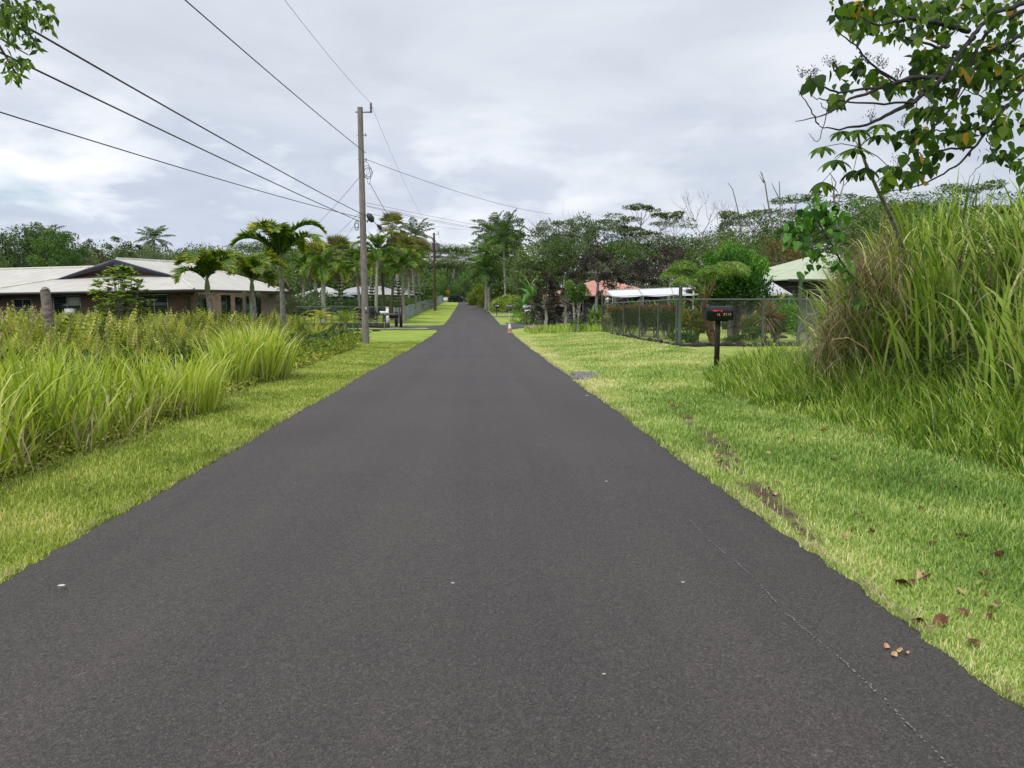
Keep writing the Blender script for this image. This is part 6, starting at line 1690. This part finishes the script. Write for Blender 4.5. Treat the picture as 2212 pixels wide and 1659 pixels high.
g = G(); a = np.linspace(0, 5 * PI, 26); rr_ = .07 * (1 - a / (5.5 * PI)); tube(g, np.concatenate([[top + [.05, 0, 0], top + [.28, 0, .6]], top + np.stack([.28 + .07 - rr_ * np.cos(a), 0 * a, .66 + rr_ * np.sin(a)], -1)]), .02, 5); obj('fiddlehead', g, mat('rust_fuzz', (.14, .05, .03), .9), t, True)
# the dense bright green tree behind it
t = thing('broadleaf_tree', 'dense glossy bright green tree with mottled trunks behind the tree fern', 'tree', P3(1588, 28.5)); h = hgt(1572, 520, 28.5)
g = G(); limb(g, (-.18, 0, -.1), (-.14, 0, 1.5), .13, .10, 8); limb(g, (.1, .1, -.1), (.12, .1, 1.5), .13, .11, 8); limb(g, (-.14, 0, 1.4), (-.5, 0, 2.4), .07, .03, 6); limb(g, (.12, .1, 1.4), (.5, 0, 2.4), .08, .03, 6); limb(g, (0, .05, 1.5), (0, .1, 3.0), .07, .03, 6); obj('trunk', g, M['bark'], t, True)
g = G()
for k in range(46):
    f = (k + .5) / 46; zc = 1.42 + (h - 1.9) * f; R_t = 1.15 * math.sqrt(max(.02, 1 - (f - .22) ** 2 * 1.35)) * (1 - .30 * f)
    a = k * 2.4; q = R_t * rng.uniform(.55, 1.0); blob_leaves(g, np.array([math.cos(a) * q - .22 * f + .05, math.sin(a) * q, zc]), rng.uniform(.26, .42), 240, .115, 0, .08 + .48 * f + rng.normal(0, .08), 1.0, updir=.9)
for k in range(26):
    a = k * 2.4; zz_ = rng.uniform(1.9, h - .7); rr_ = 1.15 * math.sqrt(max(.05, 1 - ((zz_ - 2.0) / (h - 1.6)) ** 2)); c = np.array([math.cos(a) * rr_ - .1, math.sin(a) * rr_, zz_]); blob_leaves(g, c, rng.uniform(.16, .28), 120, .11, 0, rng.uniform(.2, .8), 1.5, updir=1.0)
for k in range(9):
    a = k * .7; c = np.array([math.cos(a) * .8 - .2, math.sin(a) * .8, h - .9 + rng.uniform(-.6, .3)]); blob_leaves(g, c, .15, 110, .09, 0, .8, 2.2, updir=1.2)
blob_leaves(g, np.array([-.38, 0, h - .35]), .26, 260, .09, 0, .85, 1.3, updir=1.2)
obj('crown', g, M['leafbright'], t)
bush('shrub', 'dark green rounded bush under the fence right of the mailbox', 1628, 25.6, .42, .72, 1500, 'leafdeep', .06)
bush('shrub', 'low dark bush at the foot of the dense green tree', 1588, 25.8, .38, .35, 800, 'leafdeep', .06)
bush('shrub', 'green bush at the base of the thick fence post', 1476, 25.4, .5, .62, 1300, 'leafbright', .06, tints=(.1, .4))
bush('shrub', 'soft bright green bush left of the tall right fence post', 1710, 28.6, .55, 1.5, 3000, 'leafbright', .08, tints=(.6, .9))
bush('shrub', 'variegated shrub between the dark trunks and the brown spiky plant', 1626, 30.5, .45, 1.2, 1400, 'leafyellow', .07)
bush('shrub', 'dark leafy bush below the pale green roof', 1700, 36, 1.0, 2.3, 1800, 'leafbright', .10, tints=(.2, .5))
for k, (px, d, h, r, lab) in enumerate(((1400, 44, 1.3, 1.0, 'dark shrub under the left half of the canopy'), (1470, 40, 1.1, .9, 'brown-green shrub behind the thick fence post'), (1330, 48, 1.6, 1.1, 'dark shrub at the left end of the canopy'), (1505, 38, 1.4, .8, 'dark shrub behind the tree fern'), (1560, 40, 1.5, 1.3, 'blackish shrub mass right of the canopy'), (1620, 42, 1.5, 1.2, 'blackish shrub mass under the lean-to roof'), (1205, 60, 1.2, 1.6, 'shaded shrub left of the clipped tree'), (1260, 58, 1.3, 1.8, 'shaded shrub behind the clipped tree'))):
    bush('shrub', lab, px, d, r, h, 1300, 'leafdeep' if k % 2 == 0 else 'leafpurple', .11)
# small tree in front of the house
t = thing('octopus_tree', 'young umbrella-leaved tree in front of the brick house windows', 'tree', P3(262, 31)); h = hgt(258, 568, 31)
g, gc = G(), G()
for k in range(190):
    a = rng.uniform(0, 6.28); f = (k + .5) / 190; R_t = 1.15 * math.sin(PI * (.22 + .70 * f)) ** .8; q = R_t * math.sqrt(rng.uniform(.15, 1)); c = np.array([math.cos(a) * q + .1 * (f - .5), math.sin(a) * q, .75 + (h - .95) * f])
    if k % 6 == 0: limb(g, (rng.normal(0, .1), 0, -.05), c, .028, .008, 4)
    elif k % 2 == 0: limb(g, (c[0] * .4, c[1] * .4, c[2] * .7), c, .012, .006, 3)
    n = 13; az = np.arange(n) * 2.4 + rng.uniform(0, 6); blades(gc, np.broadcast_to(c, (n, 3)), az, rng.uniform(.18, .29, n), rng.uniform(.9, 1.5, n), rng.uniform(.3, 1.0, n), .12, 4, 0, np.clip(rng.normal(.45 if rng.random() > .12 else .9, .12, n), 0, 1), tip=.3)
obj('stem', g, M['barkpale'], t); obj('crown', gc, leafmat('umbrella_leaf', [(.08, .17, .03), (.24, .38, .06), (.40, .54, .13), (.60, .45, .14)], rnd=.4), t)
# palm stump
x, d = gx(110, 19.0), 19.0; zt = hgt(104, 626, d); t = thing('palm_stump', 'cut grey palm trunk standing bare among the ferns', 'tree stump', (x, d, hz(x, d)))
g = G(); n = 60; f = np.linspace(0, 1, n); tube(g, np.stack([-.10 * f, 0 * f, -.1 + (zt + .1) * f], -1), .135 - .03 * f + .006 * (np.arange(n) % 2) + .02 * np.exp(-(f / .1) ** 2), 14); tube(g, [(-.10, 0, zt), (-.12, 0, zt + .06)], [.10, .05], 7)
obj('trunk', g, mat('stump_bark', (.24, .20, .17), .95, .3, 5, bump=.8, col2=(.09, .075, .065), stretch=(1, 1, 5)), t, True)

# ================================================================== ROCKS, GRAVEL, LEAVES ON THE GROUND
def rockmesh(seed, r=1.0):
    bm_v, bm_f = [], []
    import bmesh
    bm = bmesh.new(); bmesh.ops.create_icosphere(bm, subdivisions=2, radius=r)
    q = np.random.default_rng(seed)
    k = q.normal(size=(5, 3)) * 2.2; ph = q.uniform(0, 6, 5)
    for v in bm.verts:
        s = 1 + .13 * sum(math.sin(v.co.dot(Vector(k[i])) + ph[i]) for i in range(5)); v.co = v.co * s; v.co.z *= .72
    me = bpy.data.meshes.new('rock'); bm.to_mesh(me); bm.free(); me.materials.append(M['lava']); return me
M['lava'] = mat('lava_rock', (.045, .036, .033), .95, .4, 5, bump=1.0)
M['stonegrey'] = mat('crushed_stone', (.27, .27, .28), .9, .4, 30, bump=.4)
rks = [rockmesh(i) for i in range(5)]
k = 0
for f in np.arange(.0, 1.0, .036):
    x = 6.3 + f * 3.9 + rng.normal(0, .03); y = 24.3 + rng.normal(0, .08); s = rng.uniform(.07, .15)
    o_ = tag(obj('lava_rock', rks[k % 5], None, None, False, (x, y, hz(x, y) + s * .3), rng.uniform(0, 6)), 'dark lava rock edging the ground under the front run of chain-link fence', 'rock', 'lava rocks under the front fence'); o_.scale = (s * 1.2, s, s); k += 1
for f in np.arange(.02, 1.0, .075):
    x = 6.42 + rng.normal(0, .04); y = 24.8 + f * 12; s = rng.uniform(.06, .13)
    o_ = tag(obj('lava_rock', rks[k % 5], None, None, False, (x, y, hz(x, y) + s * .3), rng.uniform(0, 6)), 'dark lava rock edging the ground under the side run of chain-link fence', 'rock', 'lava rocks under the side fence'); o_.scale = (s, s * 1.2, s); k += 1
for i, px in enumerate((1600, 1632, 1655, 1672, 1695)):
    d = 31.5; x = gx(px, d); s = .14; o_ = tag(obj('lava_rock', rks[k % 5], None, None, False, (x, d, hz(x, d) + .03), rng.uniform(0, 6)), 'lava rock bordering the inner garden bed beyond the fence', 'rock', 'lava rocks round the inner bed'); o_.scale = (s, s, s * .8); k += 1
for i, (px, lab) in enumerate(((670, 'flat dark stone at the left end of the street edge row'), (705, 'low dark stone before the small yellow palm'), (722, 'dark stone between the two small garden palms'), (771, 'flat dark stone left of the wooden pole foot'), (812, 'pointed dark stone right of the wooden pole'))):
    d = 50.3; x = gx(px, d); s = rng.uniform(.2, .3); o_ = tag(obj('stone', rks[i], None, None, False, (x, d, hz(x, d) + .03), rng.uniform(0, 6)), lab, 'rock'); o_.scale = (s, s, s * .6)
o_ = tag(obj('boulder', rks[1], None, None, False, (gx(1772, 10.6), 10.6, hz(gx(1772, 10.6), 10.6) + .02)), 'dark lump of lava half hidden in long grass at the foot of the dead grass', 'rock'); o_.scale = (.17, .13, .2)
g = G(); n = 3200; a = rng.uniform(0, 6.28, n); q = np.sqrt(rng.random(n)); Y = 17.2 + 1.3 * q * np.sin(a); X = 2.50 + .40 * q * np.cos(a) * (1 + .25 * np.sin(Y * 5)) + .12 * (Y - 17.2)
okk = (X > 2.06) & (vnoise(X * 7, Y * 4, 2) > -.5) & (X < 2.16 + .62 * (1 - np.abs(Y - 17.3) / 1.25) + .10 * np.sin(Y * 11) + rng.normal(0, .04, len(X))); X, Y = X[okk], Y[okk]; n = len(X)
base_ = np.array([[1, 0, -.3], [-.5, .87, -.3], [-.5, -.87, -.3], [0, 0, .8], ])
for i in range(n):
    s = rng.uniform(.012, .035); Rr = np.array(Euler(rng.uniform(0, 6, 3)).to_matrix()); g.add((base_ * s * rng.uniform(.7, 1.3, (4, 1))) @ Rr.T + [X[i], Y[i], hz(X[i], Y[i]) + s * .5 + .01], [[0, 1, 2], [0, 3, 1], [1, 3, 2], [2, 3, 0]])
tag(obj('gravel', g, [M['stonegrey'], M['asphaltpale']]), 'small patch of grey crushed stone at the right edge of the road', 'gravel', kind='stuff')

M['deadleaf'] = mat('dead_leaf', (.16, .065, .035), .85, .3, 20); M['tanleaf'] = mat('tan_leaf', (.46, .30, .16), .8, .2, 20); M['yellowleaf'] = mat('orange_leaf', (.62, .30, .05), .7, .2, 20)
def curled(seed, L=.09, W_=.06, curl=1.4):
    q = np.random.default_rng(seed); n = 7; m = 5
    u = np.linspace(0, 1, n); v = np.linspace(-1, 1, m); g = G(); V = []
    for a in u:
        w = W_ * .5 * (math.sin(PI * min(1, a * .93 + .05)) ** .7)
        for b_ in v:
            ang = b_ * curl * .5
            V.append([(a - .5) * L, w * math.sin(ang) / max(curl * .5, .1) * 1.2, abs(1 - math.cos(ang)) * w * 1.3 + .015 * math.sin(a * 5 + seed) + q.normal(0, .0015)])
    g.add(V, grid_faces(n, m)); tube(g, [(-.5 * L, 0, .004), (-.72 * L, .004, .006)], .0012, 3); return g
lm = {}
for i, nm in enumerate(('deadleaf', 'tanleaf', 'yellowleaf')):
    lm[nm] = [curled(i * 3 + j, .062 + .012 * j, .045 + .008 * j, 1.0 + .5 * j).mesh('fallen_leaf', M[nm]) for j in range(3)]
def gleaf(px, py, nm, label, j=0, s=1.0, group=None):
    # where that sight line meets the ground
    d = 5.0
    for _ in range(30):
        p = at(px, py, d); e = p[2] - hz(p[0], d); d *= (1.5 - 0) / max(.2, 1.5 - e * .9) if False else 1
        # bisection instead
        break
    lo, hi = 1.5, 60.0
    for _ in range(40):
        md = (lo + hi) / 2; p = at(px, py, md)
        if p[2] > hz(p[0], md): lo = md
        else: hi = md
    p = at(px, py, lo); onroad = abs(p[0] - float(road_c(lo))) < ROADW
    o = obj('fallen_leaf', lm[nm][j % 3], None, None, False, (p[0], p[1], hz(p[0], p[1]) + (.07 if onroad else .02)), rng.uniform(0, 6.28))
    if onroad: o.location.z = float(prof(lo)) + .055
    o.rotation_euler = (rng.normal(0, .35 if not onroad else .05), rng.normal(0, .3 if not onroad else .05), rng.uniform(0, 6.28)); o.scale = (s,) * 3
    tag(o, label, 'fallen leaf', group)
gleaf(1992, 1252, 'tanleaf', 'big curled tan leaf standing up in the grass at the lower right', 2, 1.15)
gleaf(2078, 1284, 'tanleaf', 'pale pointed leaf right of the big curled tan one', 0, .9)
gleaf(2100, 1398, 'tanleaf', 'crumpled peach-coloured leaf near the lower right corner of the verge', 1, 1.1)
gleaf(1946, 1265, 'deadleaf', 'flattened brown leaf left of the big curled tan one', 1, 1.1)
gleaf(1776, 934, 'yellowleaf', 'large orange leaf lying against the long grass fringe', 2, 1.5)
gleaf(1663, 985, 'tanleaf', 'tan leaf lying in the middle of the right verge', 1, 1.1)
gleaf(1985, 1352, 'deadleaf', 'pair-folded dark leaf by the asphalt edge', 0, 1.1)
gleaf(2030, 1352, 'deadleaf', 'dark curled leaf just right of another by the asphalt edge', 1, 1.1)
gleaf(2152, 1206, 'deadleaf', 'dark maroon leaf high on the right verge near the frame edge', 2, 1.1)
for i, (px, py) in enumerate(((1915, 1422), (1940, 1430), (1955, 1434), (1930, 1440))):
    gleaf(px, py, 'tanleaf', 'flattened scrap of tan leaf stuck to the asphalt beside the pale scratch', 0, .5, 'leaf scraps on the asphalt')
for i in range(64):
    px = 1440 + rng.random() ** .7 * 740; lo_y = 860 + (px - 1440) * .16 if px > 1480 else 860; hi_y = min(1500, 955 + (px - 1425) * .66)
    py = lo_y + (hi_y - lo_y) * rng.random() ** 1.2 * .85 + 12
    gleaf(px, py, 'deadleaf' if i % 4 else 'tanleaf', ('small dark brown fallen leaf scattered in the right verge grass' if i % 4 else 'small tan fallen leaf scattered in the right verge grass'), i, rng.uniform(.5, .95), ('small brown leaves scattered over the right verge' if i % 4 else 'small tan leaves scattered over the right verge'))
for i, (px, py, lab) in enumerate(((366, 1022, 'brown leaf by the road edge on the left verge'), (152, 1040, 'small tan leaf on the left verge'), (280, 932, 'brown leaf at the foot of the left tall grass'), (24, 1062, 'dark red-brown leaf pile at the far left of the verge'), (345, 920, 'long tan leaf lying along the left grass edge'))):
    gleaf(px, py, 'deadleaf' if i != 4 else 'tanleaf', lab, i, 1.0)
# pale specks of grit and paper on the road
M['speck'] = mat('pale_chip', (.62, .62, .60), .8)
for i, (px, py, s, lab) in enumerate(((134, 1270, .028, 'white paper scrap lying on the asphalt at the lower left'), (978, 1265, .012, 'white chip on the asphalt near the middle of the road'), (1310, 1043, .014, 'white chip on the asphalt towards the right'), (1475, 1263, .012, 'white chip on the asphalt right of centre'), (1268, 856, .04, 'pale leaf scrap on the asphalt by the gravel patch'), (1305, 1463, .008, 'tiny pale chip low in the middle of the road'), (1700, 1152, .012, 'white chip near the right asphalt edge'))):
    lo, hi = 1.5, 60.0
    for _ in range(40):
        md = (lo + hi) / 2; p = at(px, py, md); lo, hi = (md, hi) if p[2] > float(prof(md)) + .055 else (lo, md)
    p = at(px, py, lo); g = G(); a = rng.uniform(0, 3)
    pts = [(math.cos(a + q) * s * w, math.sin(a + q) * s * w * .5) for q, w in ((0, 1), (1.2, .7), (2.4, .9), (3.6, .8), (5.0, .7))]; prism(g, pts, 'z', 0, .003)
    tag(obj('paper_scrap' if 'scrap' in lab else 'stone_chip', g, M['speck'], None, False, (p[0], p[1], float(prof(lo)) + .068)), lab, 'litter' if 'scrap' in lab else 'stone chip')

# ================================================================== OVERHANGING BRANCHES
M['branch'] = mat('dark_branch', (.035, .028, .028), .8, .3, 12)
hl_u = np.array([0, .04, .22, .5, .8, 1.0]); hl_w = np.array([.02, .55, .98, .8, .32, .0])
def heart_leaves(g, C, U, Nn, L, mi=0, tint=.5):
    """folded pointed leaves of ten faces: C base, U direction, Nn face normal"""
    n = len(C); L = np.broadcast_to(L, (n,)); Sd = unit(np.cross(U, Nn)); Nn = np.cross(Sd, U)
    rows = []
    for u, w in zip(hl_u, hl_w):
        c = C + U * (L * u)[:, None] - Nn * (L * .12 * u * u)[:, None]
        rows += [c - Sd * (L * w * .40)[:, None] + Nn * (L * w * .06)[:, None], c, c + Sd * (L * w * .40)[:, None] + Nn * (L * w * .06)[:, None]]
    V = np.stack(rows, 1); k = np.arange(n)[:, None] * 18
    F = []
    for r in range(5):
        for s in (0, 1): F.append(k + np.array([r * 3 + s, r * 3 + s + 1, r * 3 + s + 4, r * 3 + s + 3]))
    F = np.stack(F, 1).reshape(-1, 4)
    g.add(V.reshape(-1, 3), F, mi, np.repeat(np.broadcast_to(tint, (n,)), 10))
M['treeleaf'] = leafmat('hanging_leaf', [(.02, .045, .006), (.045, .10, .014), (.10, .19, .025), (.20, .29, .04)], trans=.55, rnd=.7)
M['oldleaf'] = leafmat('yellow_hanging_leaf', [(.30, .20, .02), (.55, .36, .03), (.60, .30, .05)], trans=.45)
def c2d(cx, cy): return 1700.5 + .281 * cx, .281 * cy
def bpath(pts, d0, d1, frm=c2d):
    n = len(pts); return np.array([at(*frm(*p), d0 + (d1 - d0) * i / (n - 1)) for i, p in enumerate(pts)])
tr = thing('overhanging_tree', 'tree reaching in at the top right with heart-shaped leaves on dark branches', 'tree', (9.5, 8.5, hz(9.5, 8.5)))
O = np.array([9.5, 8.5, hz(9.5, 8.5)])
g = G(); tube(g, [(0, 0, -.2), (-.05, 0, 2.0), (-.3, -.1, 3.4), (-.8, -.3, 4.6)], [.22, .18, .14, .10], 10)
limbs = [([(2300, -120), (1819, 20), (1560, 110), (1440, 260), (1350, 380), (1240, 520), (1100, 590), (840, 630), (640, 500), (530, 360), (380, 230)], 8.2, 7.2, .030, .005),
         ([(2300, -60), (1819, 90), (1640, 150), (1500, 300), (1380, 560), (1300, 740), (1170, 950), (1010, 1080), (880, 1100)], 8.3, 7.6, .026, .004),
         ([(2200, 500), (1819, 690), (1700, 800), (1560, 980), (1440, 1130), (1300, 1280), (1100, 1390), (900, 1460), (700, 1480)], 8.6, 8.0, .022, .004),
         ([(1240, 520), (1180, 620), (970, 790), (760, 890), (600, 960), (380, 1000), (250, 970)], 7.5, 7.2, .03, .004),
         ([(1190, 600), (950, 600), (700, 680), (480, 760), (320, 870), (70, 935)], 7.5, 6.8, .025, .003),
         ([(700, 680), (400, 710), (230, 660), (165, 600)], 7.2, 6.9, .014, .003),
         ([(970, 790), (600, 790), (300, 770), (190, 740)], 7.4, 7.0, .012, .003),
         ([(1400, 240), (1170, 170), (960, 150), (700, 190), (560, 130)], 7.8, 7.0, .03, .004),
         ([(1240, 360), (1150, 360), (900, 290), (830, 270)], 7.6, 7.0, .018, .004),
         ([(2000, 60), (1819, 250), (1700, 330), (1500, 420), (1420, 600), (1240, 850)], 8.8, 8.2, .03, .004),
         ([(1819, 420), (1600, 620), (1480, 880), (1350, 880)], 8.8, 8.2, .02, .004),
         ([(240, 960), (160, 800), (90, 700)], 7.2, 7.0, .007, .003), ([(320, 870), (250, 790)], 7.1, 7.0, .005, .003), ([(1819, 560), (1560, 770), (1360, 690)], 8.6, 8.2, .014, .004),
         ([(1440, 1130), (1200, 1150), (1000, 1240), (960, 1260)], 8.3, 8.0, .014, .003), ([(1560, 980), (1300, 1010), (1150, 1000), (900, 1060)], 8.4, 8.0, .014, .003), ([(1530, 1060), (1580, 1170), (1450, 1300), (1400, 1370)], 8.4, 8.3, .007, .002),
         ([(330, 760), (230, 1100), (160, 1020)], 7.1, 7.0, .005, .002), ([(1300, 560), (1020, 700), (960, 920)], 7.8, 7.6, .010, .003), ([(820, 640), (540, 400), (620, 500)], 7.3, 7.2, .008, .003)]
LP_ = []
for pts, d0, d1, r0, r1 in limbs:
    P = bpath(pts, d0, d1) - O; n = len(P); tt3 = np.linspace(0, n - 1, n * 4); Q = np.stack([np.interp(tt3, np.arange(n), P[:, k]) for k in range(3)], -1) + rng.normal(0, .006, (n * 4, 3))
    tube(g, Q, np.linspace(r0, r1, len(Q)), 7); LP_.append(Q)
obj('branches', g, M['branch'], tr, True)
clus = [(640, 60, 330, 110, 95), (1000, 80, 330, 130, 120), (1400, 60, 420, 120, 120), (480, 120, 130, 90, 34), (600, 220, 180, 60, 24), (860, 260, 160, 70, 22), (1150, 260, 250, 80, 40), (1250, 480, 250, 130, 95), (1500, 480, 250, 200, 100), (1060, 450, 130, 120, 34),
        (540, 520, 110, 110, 24), (390, 520, 60, 60, 6), (450, 620, 40, 40, 3), (640, 590, 100, 80, 14), (790, 650, 130, 80, 26), (400, 750, 90, 90, 20), (200, 620, 50, 60, 12), (980, 640, 180, 60, 26), (1150, 700, 120, 90, 30), (1000, 850, 70, 80, 12), (1180, 860, 200, 90, 44), (1560, 340, 220, 120, 44),
        (1600, 800, 220, 160, 60), (1700, 950, 160, 120, 44), (1400, 1000, 200, 80, 36), (980, 1060, 130, 90, 30), (1130, 1080, 130, 80, 24), (830, 1030, 60, 40, 6), (940, 1000, 60, 30, 6), (1000, 1210, 120, 70, 22), (1120, 1270, 100, 60, 14), (800, 1330, 130, 80, 22), (950, 1340, 100, 60, 16), (1620, 1070, 60, 60, 8), (1750, 1180, 110, 120, 30), (1560, 1180, 140, 60, 16), (1780, 1300, 50, 60, 8), (1650, 560, 200, 130, 60), (1750, 180, 90, 200, 44), (760, 1400, 60, 40, 8), (1340, 1060, 120, 50, 14)]
g, g2, g3 = G(), G(), G()
for cx, cy, rx, ry, n in clus:
    for i in range(int(n * 1.1)):
        px, py = c2d(cx + rng.normal(0, rx * .5), cy + rng.normal(0, ry * .5)); d = 7.2 + (cx / 1800) * 1.4 + rng.normal(0, .35)
        if px > 2330: continue
        c = at(px, py, d) - O; az = rng.uniform(0, 6.28); dr = rng.uniform(.3, 1.55)
        U = np.array([[math.cos(az) * math.cos(dr), math.sin(az) * math.cos(dr), -math.sin(dr)]]); Nn = unit(np.array([[math.cos(az) * .6, math.sin(az) * .6, 1.0]]) + rng.normal(0, .5, (1, 3)))
        heart_leaves(g2 if rng.random() < .03 else g, c[None] + 0, U, Nn, rng.uniform(.06, .145), 0, rng.uniform(.1, .9))
obj('leaves', g, M['treeleaf'], tr, True); obj('yellow_leaves', g2, M['oldleaf'], tr)
for cx, cy in ((115, 540), (165, 545), (210, 550), (330, 460), (385, 480), (700, 450), (740, 470), (640, 880), (850, 550), (900, 930), (1660, 360), (850, 1240), (1110, 800), (620, 430)):
    p0 = at(*c2d(cx, cy + 60), 7.1) - O
    for j in range(9):
        e = at(*c2d(cx + rng.normal(0, 28), cy + rng.normal(0, 22)), 7.1 + rng.normal(0, .04)) - O; tube(g3, [p0, (p0 + e) / 2 + rng.normal(0, .01, 3), e], .0016, 3)
        for q in range(3): c = e + rng.normal(0, .012, 3); tube(g3, [c - [0, 0, .005], c, c + [0, 0, .005]], [.002, .005, .002], 4)
obj('seed_clusters', g3, M['branch'], tr)
# trumpet plant with big compound leaves
st = [(540, 1010), (560, 1130), (600, 1250), (690, 1450), (790, 1650)]
def z8(cx, cy): return 1755 + .2646 * cx, 356.5 + .2646 * cy
pts = [at(*c2d(*p), 9.0 + .35 * i) for i, p in enumerate(st)] + [at(1951, 540, 11.2), at(1985, 640, 12.2)]; b = np.array([pts[-1][0] + .1, 12.6, hz(pts[-1][0] + .1, 12.6)]); tp = thing('trumpet_plant', 'leaning sapling crowned with big fingered leaves in front of the bank', 'sapling', b)
P = np.array(pts + [b - [0, 0, .1]]) - b; g = G(); tube(g, P, [.012, .016, .02, .024, .028, .032, .036, .04], 8); obj('stem', g, M['barkpale'], tp, True)
g, g2 = G(), G()
for cx, cy, R_, dr in ((545, 1000, .2, .5), (420, 1010, .20, .5), (720, 960, .22, .35), (270, 1130, .2, .7), (510, 1150, .22, .4), (370, 1230, .22, .8), (700, 1040, .2, .6), (600, 1290, .22, 1.2), (270, 1400, .22, 1.1), (830, 1330, .25, .6), (510, 1310, .2, 1.3)):
    g = G(); e = at(*c2d(cx, cy), 9 + rng.normal(0, .2)) - b; tube(g2, [P[1], (P[1] + e) / 2 + [0, 0, .04], e], [.007, .005, .004], 4)
    m = 9; az = np.linspace(0, 2 * PI * .92, m) + rng.uniform(0, 6); U = np.stack([np.cos(az) * math.cos(dr), np.sin(az) * math.cos(dr), -math.sin(dr) * np.ones(m)], -1)
    blades(g, np.broadcast_to(e, (m, 3)), az, R_ * rng.uniform(.85, 1.15, m), np.full(m, PI / 2 - .1 + dr * .35), np.full(m, .9), R_ * .36, 6, 0, rng.uniform(.2, .8, m), tip=.2, p=1.0, twist=.15); obj('leaf', g, M['treeleaf'], tp, True)
obj('leaf_stalk', g2, M['frondstem'], tp)
# young heart-leaved sapling
b = np.array([gx(1905, 12.2), 12.2, hz(gx(1905, 12.2), 12.2)]); P = np.array([at(*p, 10.5 + .18 * i) for i, p in enumerate(((1755, 455), (1768, 478), (1779, 500), (1795, 525), (1818, 568), (1842, 600), (1858, 628), (1872, 670)))] + [b]) - b
sp_ = thing('sapling', 'leaning sapling with large bright heart-shaped leaves left of the bank', 'sapling', b); g = G(); tube(g, P, np.linspace(.006, .02, len(P)), 7)
for q in (((1779, 500), (1740, 515), (1712, 520)), ((1795, 525), (1760, 540), (1732, 535)), ((1768, 478), (1735, 475), (1705, 480)), ((1842, 600), (1815, 575), (1800, 560))): tube(g, np.array([at(*p, 10.4) for p in q]) - b, [.008, .006, .004], 5)
obj('stem', g, M['branch'], sp_, True); g = G()
for cx, cy, n in ((1720, 490, 22), (1745, 465, 20), (1770, 450, 18), (1790, 470, 16), (1740, 525, 18), (1765, 550, 14), (1800, 500, 16), (1700, 515, 12), (1815, 560, 10), (1790, 455, 12), (1840, 600, 8), (1850, 640, 8), (1820, 455, 10), (1735, 570, 5)):
    for i in range(int(n * 1.3)):
        c = at(cx + rng.normal(0, 13), cy + rng.normal(0, 13), 10.4 + rng.normal(0, .18)) - b; az = rng.uniform(0, 6.28); dr = rng.uniform(.5, 1.3)
        heart_leaves(g, c[None], np.array([[math.cos(az) * math.cos(dr), math.sin(az) * math.cos(dr), -math.sin(dr)]]), unit(np.array([[math.cos(az) * .5, math.sin(az) * .5 - .4, 1.0]]) + rng.normal(0, .3, (1, 3))), rng.uniform(.08, .155), 0, rng.uniform(.2, .8))
obj('leaves', g, M['leafbright'], sp_, True)
# spray of leaves at the top left
tl = thing('overhanging_branch', 'leafy branch tips hanging in at the top left corner', 'tree branch', at(-60, 20, 7)); b = at(-60, 20, 7); g = G()
for q in (((-160, -10), (-60, 20), (20, 30), (60, 22), (110, 38)), ((-20, 25), (30, 50), (70, 80), (78, 100)), ((-60, 20), (-20, 70), (20, 95), (60, 118)), ((-60, -30), (40, -10), (90, 5)), ((-20, 70), (15, 125), (35, 160)), ((-40, -40), (30, 20), (60, 60))): tube(g, np.array([at(*p, 7) for p in q]) - b, [.016, .010, .007, .005, .003][:len(q)], 5)
obj('branches', g, M['branch'], tl, True); g = G()
for cx, cy, rx, ry, n in ((15, 15, 30, 18, 44), (60, 30, 20, 18, 22), (105, 42, 14, 16, 16), (40, 55, 25, 18, 26), (70, 85, 16, 14, 14), (15, 80, 14, 20, 10), (22, 135, 18, 18, 18), (48, 128, 12, 12, 10), (28, 160, 14, 12, 8), (85, 5, 20, 8, 8), (12, 45, 12, 14, 10)):
    for i in range(int(n * 1.9)):
        c = at(cx + rng.normal(0, rx * .6), cy + rng.normal(0, ry * .6), 7 + rng.normal(0, .2)) - b; az = rng.uniform(0, 6.28); dr = rng.uniform(.3, 1.4)
        leaves(g, c[None], np.array([[math.cos(az) * math.cos(dr), math.sin(az) * math.cos(dr), -math.sin(dr)]]), rng.uniform(.06, .11), .036, 0, rng.uniform(.3, 1.0), .1)
obj('leaves', g, M['treeleaf'], tl)
# odd yellow cane and fallen twigs
g = G(); tube(g, [(0, 0, 0), (-.25, .02, .38), (-.5, .0, .52), (-.72, -.03, .50)], [.012, .012, .010, .006], 5)
tag(obj('dry_stem', g, M['tanleaf'], None, True, (gx(1915, 10), 10, hz(gx(1915, 10), 10) + .35)), 'bent yellow cane stem sticking out of the dead grass', 'dry stem')
